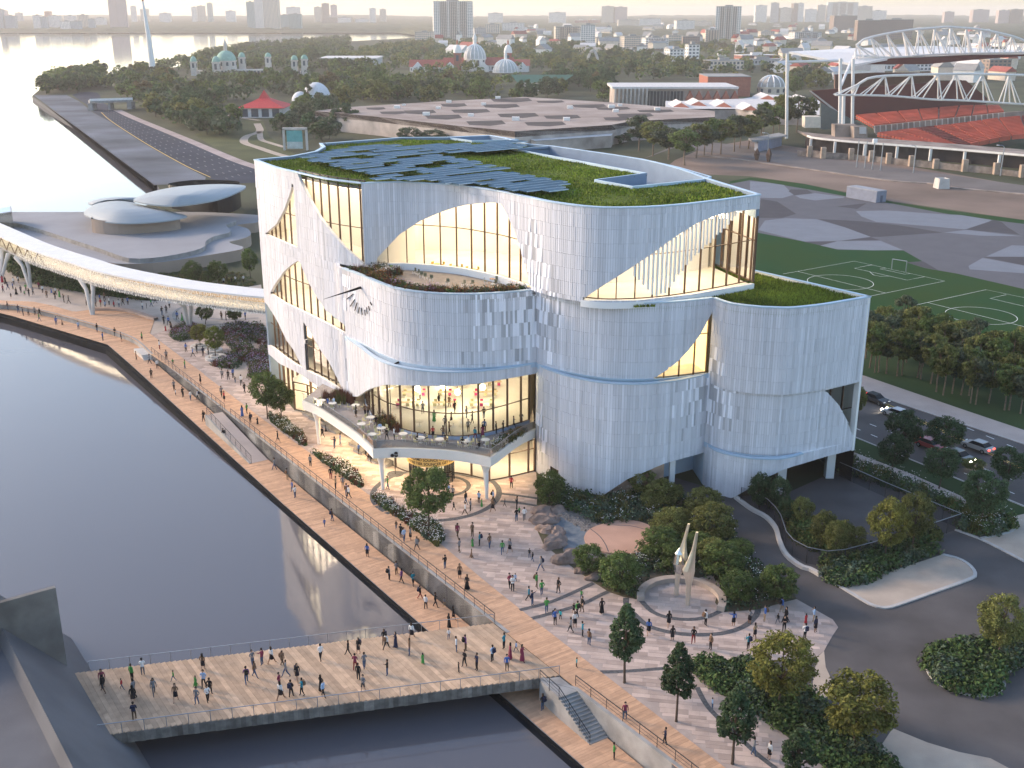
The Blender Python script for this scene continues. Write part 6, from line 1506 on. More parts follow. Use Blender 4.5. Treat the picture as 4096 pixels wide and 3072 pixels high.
def tier(front, back, Yf, Yb, rows, mats, bays, name):
    A = [Yp(*p, Yf) for p in b5(*front)]; B_ = [Yp(*p, Yb) for p in b5(*back)]
    f = lambda c, t: (lambda s: c[int(s)].lerp(c[min(len(c) - 1, int(s) + 1)], s - int(s)))(t * (len(c) - 1) * .9999)
    for bay in range(bays):
        m = MB(); t0, t1 = bay / bays + .006, (bay + 1) / bays - .006; mt = mats[bay % len(mats)]
        for r in range(rows):
            u0, u1 = r / rows, (r + .75) / rows
            a, b, c, d = f(A, t0).lerp(f(B_, t0), u0), f(A, t1).lerp(f(B_, t1), u0), f(A, t1).lerp(f(B_, t1), u1), f(A, t0).lerp(f(B_, t0), u1)
            zz = max(a.z, b.z, c.z, d.z); up = Vector((0, 0, .75)); m.hexa([a - up * 2, b - up * 2, c - up * 2, d - up * 2, a + up, b + up, v3(c, b.z) + up, v3(d, a.z) + up])
        m.build(name, [mt], stad)
    m = MB()
    for i in range(20): m.quad(f(A, i / 20) - Vector((0, 0, .4)), f(A, (i + 1) / 20) - Vector((0, 0, .4)), f(B_, (i + 1) / 20) - Vector((0, 0, .4)), f(B_, i / 20) - Vector((0, 0, .4)))
    m.build('terracing', [SCON], stad)
tier(((720, 995), (1370, 925), (2020, 860)), ((540, 895), (1100, 842), (1640, 796), (1965, 800)), 548, 578, 9, [SEAT], 8, 'seat_block')
tier(((1240, 1190), (1620, 1196), (1820, 1152), (2050, 1105), (2400, 1070)), ((745, 1072), (1180, 1012), (1560, 975), (1900, 925), (2400, 880)), 520, 545, 14, [SEAT, SEAT, SEATD, SEAT, SEAT, SEAT], 9, 'seat_block')
yslab('stand_wall', b5((720, 1000), (2020, 864), (2212, 850), (2300, 905), (2212, 912), (1180, 1012), (750, 1072)), 546, 1.5, SCON, stad)
for k in range(24):
    t = k / 23; x = 735 + 1280 * t; y0, y1 = 1000 - 135 * t, 1062 - 142 * t; yslab('wall_rib', b5((x, y0), (x + 8, y0), (x + 8, y1), (x, y1)), 545.5, .5, CONCL, stad)
cwl = smoothpath(f2(PP(b5((60, 1215), (140, 1240), (460, 1276), (900, 1312), (1400, 1352), (1800, 1388), (2500, 1455)))), 7)
m = MB(); q = [p + Vector((0, 2.5)) for p in cwl]; m.ring([v3(p, 0) for p in q], [v3(p, 5) for p in q], closed=False); m.build('concourse_wall', [M('concourse shade', (.03, .024, .024), .9)], stad)  # near black sheet painted as the shade under the concourse roof
m = MB(); m.prism(cwl + [p + Vector((1, 22)) for p in cwl[::-1]], 5.0, 6.0); m.build('concourse_roof', [SCON], stad)
m = MB(); m.ring([v3(p, 5.2) for p in off(cwl, .1)], [v3(p, 6.05) for p in off(cwl, .1)], closed=False); m.build('concourse_edge', [BM['white']], stad)
for p in cwl[1::2]: m = MB(); m.box(p.x - .5, p.y, 0, p.x + .5, p.y + .9, 5.0); m.build('column', [BM['white']], stad)
for x, y0, y1, Y in ((400, 330, 985, 540), (525, 330, 990, 545), (432, 700, 1060, 520), (-125, 280, 1120, 560)):
    a, b = Yp(*b5((x, y0))[0], Y), Yp(*b5((x - 8, y1))[0], Y); m = MB(); m.tube([a, b], .8, 8); m.build('mast', [SW_], stad)
a, b = Yp(*b5((405, 600))[0], 540), Yp(*b5((500, 370))[0], 575); m = MB(); m.tube([a, b], .7, 6); m.build('strut', [SW_], stad)
a, b = Yp(*b5((-125, 365))[0], 560), Yp(*b5((420, 350))[0], 560); m = MB(); m.tube([a, b], .7, 6); m.build('tie_beam', [SW_], stad)
for x0, x1, y0, y1, Y, mt in ((345, 560, 985, 1110, 515, SCON), (535, 665, 1005, 1130, 508, SCON), (590, 655, 1010, 1075, 507.4, BM['grey']), (50, 205, 905, 1015, 540, BM['cream']), (1650, 1760, 1200, 1255, 497, SCON)):
    yslab('concrete_block', b5((x0, y0), (x1, y0), (x1, y1), (x0, y1)), Y, 6, mt, stad)
sh('stadium_pitch', b5((1800, 1225), (2212, 1160), (2700, 1110), (2700, 1290), (2100, 1250)), Z1 + .03, M('pitch grass', (.05, .075, .035), .95, .15, .1))
# stained boundary wall with pillars along the stadium street
bwp = b5((-30, 1290), (90, 1300), (225, 1318), (500, 1330), (700, 1350), (870, 1370), (1095, 1395), (1335, 1418), (1620, 1448), (1930, 1475), (2190, 1505), (2500, 1540))
bw = PP(bwp); st_ = thing('boundary_wall', 'stained grey boundary wall with pale pillars along the stadium street', 'wall', bw[0]); SWL = M('stained boundary wall', (.14, .115, .10), .9, .55, .5, col2=(.30, .25, .22))
for i, (a, b) in enumerate(zip(bw, bw[1:])):
    h = RR.uniform(2.2, 2.9); m = MB(); nn = Vector((-(b - a).y, (b - a).x, 0)).normalized() * .4; m.hexa([v3(a, 0), v3(b, 0), v3(b + nn, 0), v3(a + nn, 0), v3(a, h), v3(b, h * .95), v3(b + nn, h * .95), v3(a + nn, h)]); m.build('wall_panel', [SWL], st_)
    m = MB(); m.box(b.x - 1, b.y - 1, 0, b.x + 1, b.y + 1, RR.uniform(3.8, 4.8)); m.build('pillar', [M('pale pillar', (.38, .29, .22), .9, .2, .5) if i == 0 else bpy.data.materials['pale pillar']], st_)
# poles and lamps
for i, (x, y0, y1, lamp, lb) in enumerate(((557, 1130, 1405, 0, 'plain grey pole, first of a group of four by the boundary wall'), (637, 1145, 1415, 0, 'plain grey pole, second of a group of four by the boundary wall'), (712, 1125, 1425, 1, 'grey pole with white box on top by the boundary wall'), (793, 1165, 1437, 0, 'grey pole, fourth of a group by the boundary wall'), (1118, 1205, 1460, 2, 'thin lamp post leaning over the boundary wall in the middle of the street'), (1978, 1205, 1490, 2, 'double armed lamp post at the right end of the stadium street'), (-320, 1080, 1265, 2, 'curved lamp post among the street trees'))):
    a = P(*b5((x, y1))[0]); h = zat(b5((x, y0))[0][1], a.y); o = thing('street_lamp' if lamp == 2 else 'pole', lb, 'street lamp' if lamp == 2 else 'pole', a)
    m = MB(); m.tube([a, a + Vector((0, 0, h))], [.28, .18], 7); m.build('shaft', [GALV], o)
    if lamp == 1: m = MB(); m.box(a.x - .8, a.y - .6, h - 1.5, a.x + .8, a.y + .6, h); m.build('box', [WHITE], o)
    if lamp == 2: m = MB(); m.tube([a + Vector((0, 0, h)), a + Vector((-.8, 0, h + .6)), a + Vector((-2.2, 0, h + .7))], .12, 6); m.build('arm', [GALV], o); m = MB(); m.box(a.x - 3, a.y - .25, h + .6, a.x - 2, a.y + .25, h + .8); m.build('lamp_head', [WHITE], o)
# street furniture in the dusty foreground of the stadium
ps = P(*b3((680, 985))[0]); m_ = thing('street_shelter', 'dark flat roofed shelter near the street trees', 'shelter', P(*b3((580, 955))[0]))
a, b = P(*b3((525, 965))[0]), P(*b3((675, 925))[0]); nn = Vector((0, 8, 0)); m = MB(); m.hexa([a, b, b + nn, a + nn] + [q + Vector((0, 0, 4.6)) for q in (a, b, b + nn, a + nn)]); m.build('wall', [KM], m_); u_ = Vector((-3, -2, 0)); m = MB(); m.hexa([v3(q, 4.6) for q in (a + u_, b + Vector((2, -2, 0)), b + nn, a + nn + Vector((-3, 0, 0)))] + [v3(q, 5.3) for q in (a + u_, b + Vector((2, -2, 0)), b + nn, a + nn + Vector((-3, 0, 0)))]); m.build('roof', [ROOFG], m_)
for x, y, lb in ((517, 1015, 'dark rusty diamond shaped block, smaller of the pair on the street verge'), (592, 1025, 'dark rusty diamond shaped block, taller of the pair on the street verge')):
    a = P(*b3((x, y))[0]); o = thing('steel_marker', lb, 'marker', a); m = MB(); h = 5.0 if x < 550 else 5.8; m.lathe(a, [(.7, 0), (1.3, h * .55), (.1, h)], 4); m.build('diamond', [M('rusty steel', (.12, .075, .055), .8, .3, .6) if x < 550 else bpy.data.materials['rusty steel']], o)
a = P(*b3((1700, 1198))[0]); o = thing('concrete_block', 'pale squat concrete block on the kerb of the dusty lot', 'block', a); m = MB(); m.lathe(a + Vector((0, 2, 0)), [(3.0, 0), (2.6, 3.6), (2.3, 3.6), (2.3, 3.2), (.1, 3.2)], 4, a0=.9); m.build('block', [CONCL], o)
band('lot_kerb', PP(b3((130, 985), (400, 1010), (640, 1045), (900, 1080), (1100, 1110), (1400, 1150), (1640, 1165), (1760, 1190), (2300, 1240))), 2.2, .25, SCON, th=.4, step=6)
def ldash(pts):  # faded parking lines
    m = MB()
    for x, y in pts:
        a, b = P(x, y), P(x + 22, y + 9); n = Vector((0, .25, 0)); m.quad(*[v3(q, Z1 + .012) for q in (a - n, b - n, b + n, a + n)])
    structure('parking_lines', m.mesh('parking_lines', M('faded paint', (.38, .33, .29), .9)))
ldash([(3575 + k * 24, 762 + k * 5.2) for k in range(20)] + [(3560 + k * 24, 790 + k * 5) for k in range(20)])
# ---------------------------------------------------------------- trees and planting
c_, d_, q_, r_c, t_c, g_c = K(1200, 1800, .5425), K(2000, 1800, .5425), K(2700, 2200, .631), K(3300, 1400, .5426), K(3000, 600, .5426), K(1000, 1300, .5425)
b1, b2, b3, b5, D2 = K(0, 0, .633), K(1300, 0, .678), K(2700, 0, .631), K(3200, 100, .405), K(2100, 1200, .633)
def leafquad(m, p, n, s, rng, mi=0):
    n = (n + Vector((rng.gauss(0, .5), rng.gauss(0, .5), rng.gauss(0, .5)))).normalized(); a = n.orthogonal().normalized(); t = rng.uniform(0, 6.28); b = n.cross(a)
    u_, v_ = (a * math.cos(t) + b * math.sin(t)) * s, (b * math.cos(t) - a * math.sin(t)) * s * .62
    m.quad(p - u_, p - v_ * .9 + u_ * .1, p + u_, p + v_, m=mi)
def tree_mesh(seed, h=10., cr=4., ch=6.5, nclump=34, nleaf=95, ls=.24, shape='round', stems=1, rk=1):
    """unit tree of height h: returns (trunk mesh, crown mesh)"""
    rng = random.Random(seed); cz = h - ch / 2; cl = []
    for k in range(nclump):
        while True:
            v = Vector((rng.uniform(-1, 1), rng.uniform(-1, 1), rng.uniform(-1, 1)))
            if .25 < v.length < 1: break
        v = v.normalized() * (v.length ** .45)
        tz = (v.z + 1) / 2
        if shape == 'cone': w = (1 - tz) ** .75 * .95 + .08
        elif shape == 'vase': w = .55 + .45 * min(1, tz * 1.6) if tz < .6 else math.sqrt(max(.05, 1 - ((tz - .6) / .42) ** 2))
        else: w = 1
        c = Vector((v.x * cr * w * .82, v.y * cr * w * .82, cz + v.z * ch / 2 * .86)); r = cr * rk * rng.uniform(.2, .34) * (.6 + .4 * w)
        cl.append((c, r))
    m = MB()
    for c, r in cl:
        for j in range(nleaf):
            v = Vector((rng.gauss(0, 1), rng.gauss(0, 1), rng.gauss(.25, 1))).normalized()
            p = c + Vector((v.x * r, v.y * r, v.z * r * .72)) * rng.uniform(.55, 1.12)
            leafquad(m, p, v + Vector((0, 0, .35)), ls * rng.uniform(.6, 1.25), rng)
    crown = m.mesh('crown', [LEAF[0]])
    t = MB(); base = h - ch
    for s in range(stems):
        a = 6.28 * s / stems + rng.random(); k = .0 if stems == 1 else 1
        p0 = Vector((math.cos(a) * .15 * k, math.sin(a) * .15 * k, -.3)); p1 = Vector((math.cos(a) * .7 * k + rng.gauss(0, .1), math.sin(a) * .7 * k, base * .7 + .4)); p2 = Vector((math.cos(a) * 1.3 * k, math.sin(a) * 1.3 * k, cz))
        r0 = h * (.017 if stems == 1 else .010); t.tube([p0, p0 * .8 + Vector((0, 0, .5)), p1, p2, p2 + Vector((0, 0, ch * .28))], [r0 * 1.5, r0, r0 * .85, r0 * .5, r0 * .15], 7)
    for c, r in cl[:12 if stems == 1 else 6]:
        s = Vector((0, 0, base + (c.z - base) * .35)); t.tube([s, s.lerp(c, .55) + Vector((0, 0, .2)), c], [h * .009, h * .006, h * .002], 5, cap=False)
    return t.mesh('trunk', [BARK]), crown
KIND = {}
def kinds(name, specs): KIND[name] = [tree_mesh(*a, **k) for a, k in specs]
kinds('broad', [((i,), dict(h=10, cr=4.3, ch=7.6, nclump=105, nleaf=62, ls=.21, rk=.68)) for i in (1, 2, 3)])
kinds('slender', [((i,), dict(h=10, cr=3.3, ch=7.4, nclump=95, nleaf=55, ls=.2, shape='cone', rk=.62)) for i in (11, 12)])
kinds('multi', [((i,), dict(h=10, cr=5.2, ch=9.0, nclump=95, nleaf=62, ls=.28, shape='round', stems=4, rk=.72)) for i in (21, 22, 23)])
kinds('grove', [((i,), dict(h=10, cr=3.5, ch=6.6, nclump=34, nleaf=75, ls=.3, shape='vase')) for i in (31, 32, 33)])
kinds('park', [((i,), dict(h=10, cr=5.2, ch=8.8, nclump=24, nleaf=42, ls=.62, shape='round')) for i in (41, 42, 43, 44, 45)])
kinds('poplar', [((51,), dict(h=10, cr=1.7, ch=9.4, nclump=26, nleaf=40, ls=.5))])
WIDE = {'broad': 8.6, 'slender': 5.6, 'multi': 10.4, 'grove': 7.0, 'park': 10.4, 'poplar': 3.4}
def tree(kind, xb, yb, yt, wpx, label, leaf=0, group=None, bark=None, name='tree', var=None, base=None, autolabel=True):
    p = base or hit(xb, yb); Y = p.y; h = max(2, zat(yt, Y) - p.z); w = wpx * (Y * CT + CAMH * ST) / FOC
    tm, cm = KIND[kind][(var if var is not None else RR.randrange(99)) % len(KIND[kind])]
    o = thing(name, label, 'tree', p, RR.uniform(0, 6.28), group); sx = w / WIDE[kind]; o.scale = (sx, sx, h / 10)
    t = link('trunk', tm, o, world=False); c = link('crown', cm, o, world=False)
    for ob, mt in ((t, bark or BARK), (c, LEAF[leaf] if isinstance(leaf, int) else leaf)):
        ob.material_slots[0].link = 'OBJECT'; ob.material_slots[0].material = mt
    if autolabel: uniq(o, label)
    return o
c_k = lambda x, y: c_((x, y))[0]
def TT(cv, kind, lst, label, group=None, name='tree', bark=None, s=None):
    for (x, y, yt, w, lf) in lst:
        (X, Y_), (_, T) = cv((x, y), (x, yt)); sc_ = cv((1, 0))[0][0] - cv((0, 0))[0][0]; tree(kind, X, Y_, T, w * sc_, label, lf, group, bark, name)
TT(lambda *p: p, 'slender', [(2498, 2730, 2400, 178, 1), (2705, 2885, 2553, 172, 1), (2930, 3055, 2735, 205, 1), (3178, 3160, 2900, 185, 1)], 'slim young tree in the stone plaza', 'young plaza trees')
TT(q_, 'broad', [(655, 1020, 525, 470, 3), (1130, 1262, 780, 540, 3)], 'big yellow green tree by the drive')
TT(q_, 'broad', [(2040, 700, 285, 350, 2)], 'olive green tree on the kerbed shrub island in the drive')
TT(c_, 'broad', [(952, 600, 105, 405, 0)], 'full green tree in the flower bed before the museum entrance')
TT(g_c, 'broad', [(130, 690, 330, 260, 0), (232, 712, 400, 230, 0)], 'green tree in the flower bed beside the upper boardwalk')
TT(d_, 'multi', [(370, 430, 150, 255, 0)], 'bushy multi stemmed tree at the head of the pond by the museum wall')
TT(d_, 'multi', [(650, 905, 690, 262, 0), (880, 1040, 760, 353, 0), (1050, 330, 140, 244, 2), (1205, 420, 220, 317, 2), (1240, 640, 430, 305, 2), (1180, 800, 575, 366, 0), (1500, 490, 280, 305, 2), (1570, 690, 390, 378, 2), (1440, 780, 610, 292, 0), (1640, 960, 680, 366, 0), (1765, 800, 660, 231, 0), (1745, 1125, 890, 305, 0), (1330, 590, 430, 220, 2), (1420, 640, 520, 230, 0), (1290, 900, 690, 230, 0), (1560, 860, 650, 260, 2), (1130, 430, 300, 220, 2), (2050, 1105, 850, 323, 0)], 'bushy garden tree near the sculpture', 'garden trees')
TT(D2, 'multi', [(1480, 1320, 1085, 165, 1), (1600, 1330, 1110, 150, 1), (1745, 1440, 1240, 170, 2), (1880, 1575, 1325, 190, 2), (2000, 1600, 1385, 150, 2), (1650, 1420, 1240, 140, 1)], 'shrub tree against the curved yard fence', 'trees along the yard fence')
TT(r_c, 'broad', [(60, 1560, 1250, 190, 2), (210, 1500, 1290, 200, 2), (440, 1555, 1085, 330, 3), (640, 1490, 1030, 300, 2)], 'yellowish tree behind the gravel island')
TT(r_c, 'broad', [(555, 800, 430, 310, 1), (495, 915, 615, 270, 1), (870, 780, 490, 320, 1), (840, 1020, 700, 300, 1), (1335, 1040, 700, 290, 1), (1140, 1310, 870, 350, 1), (1090, 900, 800, 200, 2), (245, 505, 270, 110, 2)], 'dark street tree beside the road', 'street trees beside the road')
eL = K(0, 700, .4973)
TT(eL, 'broad', [(1555, 905, 685, 180, 0), (1762, 905, 675, 175, 0), (1685, 890, 770, 130, 0), (2015, 835, 585, 150, 0)], 'green tree before the concrete pavilion wall', 'trees beside the pavilion')
TT(eL, 'broad', [(1655, 1200, 1035, 160, 0), (1892, 1205, 1050, 140, 0)], 'small tree standing behind the glowing footbridge')
TT(eL, 'broad', [(1612, 1385, 1190, 160, 3), (1735, 1470, 1210, 185, LIME)], 'round lime green tree growing inside a stone ring bench')
# grove on the lawn beyond the road
gv = [(330, 132), (366, 167), (395, 162), (452, 174), (530, 192), (566, 187), (682, 203), (706, 215), (780, 248), (820, 308), (870, 333), (936, 322), (1002, 332), (1060, 337), (1072, 392), (1110, 402), (1206, 392), (1322, 443), (1356, 443), (1440, 470)]
gv += [(600, 90), (720, 120), (850, 150), (980, 190), (1110, 240), (1240, 280), (1370, 330), (480, 60), (660, 20), (800, 50), (940, 90), (1080, 130), (1220, 180), (1360, 220), (420, 10), (560, -30), (1500, 250), (1500, 380), (1430, 150), (300, 60)]
for i, (x, y) in enumerate(gv):
    (X, Y_) = R_(x, y); tree('grove', X, Y_, Y_ - 175 - RR.uniform(0, 30), 125 + RR.uniform(-12, 20), 'pale trunked grove tree beyond the road', (2, 0, 2, 4)[i % 4], 'grove trees beyond the road', BARKP, 'grove_tree')
# street trees by the stadium street
for i, (x, y, w) in enumerate(((-40, 1010, 260), (60, 1050, 250), (135, 1003, 200), (185, 992, 220), (232, 982, 200), (290, 978, 210), (375, 962, 200), (410, 940, 180), (465, 942, 200), (540, 900, 180), (620, 870, 180), (700, 850, 170), (770, 840, 170), (840, 830, 140), (-140, 990, 220), (-230, 960, 220), (560, 860, 150), (660, 830, 150))):
    (X, Y_) = b3((x, y))[0]; tree('grove', X, Y_, Y_ - 146 + RR.uniform(-10, 14), w * .62, 'grey green tree near the stadium street', (4, 0, 2)[i % 3], 'street trees near the stadium', BARKP, 'street_tree')
TT(b2, 'park', [(190, 770, 640, 180, 1), (30, 770, 660, 120, 1), (1400, 860, 810, 110, 0), (1760, 850, 780, 140, 1), (1620, 865, 800, 90, 5)], 'dark tree against the exhibition hall wall')
TT(b2, 'multi', [(500, 860, 745, 170, 4), (640, 860, 760, 190, 4), (760, 850, 770, 120, 4)], 'grey green shrub tree just behind the museum roof')
# individual park trees
AREAS = [(b1, [(250, 590), (330, 530), (420, 500), (640, 480), (640, 560), (500, 585), (300, 596)], 22, 1), (b1, [(650, 600), (700, 520), (950, 450), (1180, 410), (1340, 345), (1500, 325), (1900, 290), (2212, 262), (2212, 560), (2070, 580), (1900, 640), (1640, 590), (1500, 640), (1450, 690), (1320, 690), (1200, 660), (850, 640)], 85, 0),
         (b1, [(850, 660), (1180, 670), (1420, 740), (1500, 870), (1350, 880), (1100, 820)], 19, 1), (b1, [(1690, 830), (1830, 770), (2050, 730), (2212, 790), (2212, 880), (2000, 900), (1940, 820), (1760, 900)], 13, 4),
         (b2, [(0, 420), (450, 400), (520, 440), (720, 440), (850, 480), (1130, 560), (1120, 600), (700, 625), (100, 640), (0, 600)], 46, 0), (b2, [(1130, 540), (1420, 490), (1700, 480), (1690, 610), (1640, 600), (1530, 570), (1400, 580), (1180, 600)], 24, 1), (b2, [(250, 310), (560, 260), (800, 250), (1300, 240), (1600, 300), (2000, 330), (2212, 400), (2212, 480), (1720, 470), (1420, 440), (1220, 380), (1100, 330), (700, 330), (500, 345)], 52, 0),
         (b3, [(0, 440), (150, 430), (400, 470), (700, 450), (1000, 470), (1000, 560), (850, 580), (700, 620), (690, 480), (480, 480), (160, 470), (0, 480)], 22, 2), (b3, [(150, 300), (500, 290), (600, 330), (950, 270), (1050, 290), (700, 340), (200, 350)], 12, 3)]
FLAT = [b1((1520, 590), (1800, 590), (1800, 745), (1520, 745)), [(520, 520), (740, 560), (700, 640), (500, 600)]]
tot = 0
for cv, poly, n, lf in AREAS:
    k = 0; tries = 0; xs = [p[0] for p in poly]; ys = [p[1] for p in poly]
    while k < n and tries < 4000:
        tries += 1; x, y = RR.uniform(min(xs), max(xs)), RR.uniform(min(ys), max(ys))
        if not inpoly(x, y, poly): continue
        (X, Y_) = cv((x, y))[0]; p = P(X, Y_, 0)
        if inpoly(X, Y_, HW) or any((p.x - a) ** 2 + (p.y - b) ** 2 < (r + 4) ** 2 for a, b, r in FOOT): continue
        big = Y_ > 330; h = RR.uniform(11, 17); wd_ = h * RR.uniform(.85, 1.15); dep = p.y * CT + CAMH * ST
        l = RR.choice([lf, lf, 0, 1, 2, 4, 5 if RR.random() < .4 else 1])
        tree('park', X, Y_, Y_ - h * FOC / dep * .98, wd_ * FOC / dep, '%s park tree %s' % (('green', 'dark green', 'olive', 'yellowish', 'grey green', 'russet')[l], near_mark(X, Y_)), l, 'trees of the wooded park', name='park_tree', base=p)
        FOOT.append((p.x, p.y, 1.5)); k += 1
(X, Y_), (_, T_y) = b1((1945, 640), (1945, 480)); tree('poplar', X, Y_, T_y, 62 * .633, 'tall dark poplar standing in front of the white bubble dome', 1)
# mass of the rest of the woods between the park trees
def canopy(name, cv, poly, n, lo, hi, leafs, size=1.6):
    m = MB(); pts = PP(cv(*poly)); xs = [p.x for p in pts]; ys = [p.y for p in pts]; rng = random.Random(n); k = 0; t = 0
    while k < n and t < n * 30:
        t += 1; x, y = rng.uniform(min(xs), max(xs)), rng.uniform(min(ys), max(ys))
        if not inpoly(x, y, pts) or any((x - a) ** 2 + (y - b) ** 2 < r * r for a, b, r in FOOT if r > 5): continue
        if inpoly(*px((x, y, 0)), HW): continue
        k += 1; h = rng.uniform(lo, hi); r = h * .5; mi = rng.randrange(len(leafs))
        for j in range(46):
            v = Vector((rng.gauss(0, 1), rng.gauss(0, 1), rng.gauss(.4, .8))).normalized(); leafquad(m, Vector((x, y, h * .55)) + Vector((v.x * r, v.y * r, v.z * h * .42)) * rng.uniform(.75, 1.1), v, size * rng.uniform(.7, 1.3), rng, mi)
    tag(link(name, m.mesh(name, leafs)), kind='stuff')
canopy('park_wood', b1, [(640, 560), (700, 500), (950, 430), (1180, 400), (1340, 330), (1500, 310), (1900, 270), (2212, 245), (2212, 560), (2070, 580), (1900, 640), (1640, 590), (1450, 690), (850, 650)], 800, 8, 13, [LEAF[1], LEAF[0], LEAF[4]])
canopy('park_wood', b2, [(0, 330), (560, 255), (1300, 235), (1600, 290), (2212, 390), (2212, 490), (1700, 480), (1690, 600), (1130, 600), (700, 625), (0, 640)], 1000, 8, 13, [LEAF[1], LEAF[0], LEAF[2]])
canopy('park_wood', b3, [(0, 250), (1000, 250), (1050, 300), (1000, 560), (850, 580), (700, 540), (0, 470)], 260, 7, 12, [LEAF[2], LEAF[3], LEAF[0]])
canopy('park_wood', b1, [(850, 660), (1180, 670), (1420, 740), (1500, 870), (1380, 890), (1250, 860), (1000, 760)], 60, 7, 12, [LEAF[1], LEAF[4]])
canopy('park_wood', b1, [(240, 590), (340, 520), (640, 470), (640, 560), (300, 596)], 110, 8, 14, [LEAF[1], LEAF[0]])
# planting beds ------------------------------------------------------
def bed(name, poly, n, species, size=.5, z=None, parent=None, flowers=(), h=.8, label=None, cat=None, dens=26, kind='stuff', leaf=.13):
    """clumps of leaves and grasses over a polygon given in the photograph or as 2D points"""
    pts = poly if z is not None else [Vector((p.x, p.y)) for p in (hit(*q) for q in poly)]
    zz = z if z is not None else max(0, hit(*poly[0]).z)
    xs = [p[0] for p in pts]; ys = [p[1] for p in pts]; m = MB(); k = t = 0; mats = list(species) + list(flowers)
    while k < n and t < n * 40:
        t += 1; x, y = RR.uniform(min(xs), max(xs)), RR.uniform(min(ys), max(ys))
        if not inpoly(x, y, pts): continue
        k += 1; mi = int((noise.noise((x * .35, y * .35, 7)) * 1.3 + .5) * len(species) + RR.uniform(-.4, .4)) % len(species); r = size * RR.uniform(.7, 1.4); hh = h * RR.uniform(.6, 1.3)
        grass = species[mi] in (REDG, OLIVEG)
        for j in range(dens):
            v = Vector((RR.gauss(0, 1), RR.gauss(0, 1), abs(RR.gauss(.5, .6)))).normalized()
            if grass:
                a = RR.uniform(0, 6.28); b = Vector((x + RR.gauss(0, r * .3), y + RR.gauss(0, r * .3), zz)); tp = b + Vector((math.cos(a) * r * .6, math.sin(a) * r * .6, hh * RR.uniform(.8, 1.3))); w = Vector((-math.sin(a), math.cos(a), 0)) * .05
                m.quad(b - w, b + w, tp, m=mi)
            else: leafquad(m, Vector((x + v.x * r, y + v.y * r, zz + v.z * hh)), v, leaf * RR.uniform(.7, 1.4), RR, mi)
        if flowers and RR.random() < (.12 if name == 'garden_planting' or h > 1.4 else .3):
            fi = len(species) + int((noise.noise((x * .25, y * .25, 3)) + .5) * len(flowers)) % len(flowers)
            for j in range(RR.randrange(4, 11)):
                c = Vector((x + RR.gauss(0, r * .7), y + RR.gauss(0, r * .7), zz + hh * RR.uniform(.9, 1.35))); s = .07
                m.quad(c + Vector((s, 0, 0)), c + Vector((0, s, .02)), c + Vector((-s, 0, .03)), c + Vector((0, -s, 0)), m=fi)
    o = link(name, m.mesh(name, mats), parent); tag(o, label, cat, None, kind); return o
BA = g_c((130, 660), (240, 690), (330, 755), (400, 830), (418, 880), (400, 892), (340, 850), (250, 785), (150, 712)); BB_ = g_c((460, 935), (520, 960), (600, 990), (700, 1025), (780, 1085), (832, 1150), (838, 1190), (800, 1198), (700, 1125), (600, 1052), (500, 985)); BC = g_c((895, 1270), (960, 1262), (1050, 1312), (1150, 1390), (1300, 1425), (1400, 1495), (1418, 1580), (1382, 1638), (1250, 1535), (1100, 1425), (980, 1345))
for i, b in enumerate((BA, BB_, BC)):
    sh('planting_soil', b, .03, LAWN, .1)
    bed('flower_bed', b, 170 if i < 2 else 300, [SHRUBM, OLIVEG, SHRUBG, REDG, SHRUBM], .42, flowers=[FLW, FLW], h=.75)
bed('garden_planting', [(2160, 2000), (2157, 1948), (2200, 1942), (2283, 1962), (2420, 2005), (2560, 1968), (2640, 1975), (2700, 2010), (2680, 2090), (2600, 2090), (2480, 2085), (2400, 2100), (2330, 2060), (2240, 2040)], 420, [SHRUBG, SHRUBM, SHRUBG, OLIVEG], .6, flowers=[FLW], h=1.0, leaf=.16)
bed('garden_planting', [(2640, 2010), (2740, 1990), (2800, 2035), (2900, 2060), (2960, 2200), (3035, 2265), (3140, 2330), (3170, 2390), (3035, 2428), (2900, 2440), (2880, 2330), (2760, 2290), (2600, 2290), (2540, 2390), (2440, 2355), (2390, 2310), (2500, 2240), (2640, 2180), (2650, 2080)], 560, [SHRUBG, SHRUBM, SHRUBG, SHRUBM], .6, flowers=[FLW], h=.9, leaf=.16)
bed('shrub_bed', sbed, 900, [SHRUBM, SHRUBM, SHRUBG], .7, h=1.15, leaf=.17, dens=34)
bed('island_shrubs', [(x * .97 + 110, y * .985 + 39) for x, y in isl], 620, [SHRUBM, SHRUBM, SHRUBG], .75, h=1.2, leaf=.18, dens=34)
bed('shrub_band', q_((925, 160), (1020, 105), (1250, 40), (1500, -20), (1670, 20), (1400, 110), (1240, 190), (1060, 236), (990, 205)), 480, [SHRUBM, SHRUBG, SHRUBM], .65, h=1.1, leaf=.17, dens=32)
bed('shrub_band', r_c((100, 850), (200, 850), (420, 930), (640, 1020), (830, 1100), (990, 1180), (1180, 1200), (1390, 1290), (1380, 1320), (1150, 1385), (990, 1320), (990, 1215), (800, 1140), (440, 1000), (110, 900)), 560, [SHRUBM, SHRUBG, SHRUBM, OLIVEG], .75, flowers=[FLW], h=1.5, leaf=.18, dens=30)
bed('fence_planting', D2((1500, 1290), (1600, 1330), (1660, 1400), (1690, 1500), (1760, 1560), (1900, 1600), (2000, 1620), (2000, 1560), (1850, 1480), (1740, 1400), (1640, 1310)), 300, [SHRUBM, LEAF[2], SHRUBM], .7, h=1.6, leaf=.18)
bed('fence_planting', r_c((-20, 1560), (250, 1530), (560, 1430), (820, 1330), (840, 1400), (700, 1440), (560, 1480), (300, 1580), (0, 1640)), 260, [SHRUBM, LEAF[2]], .7, h=1.4, leaf=.18)
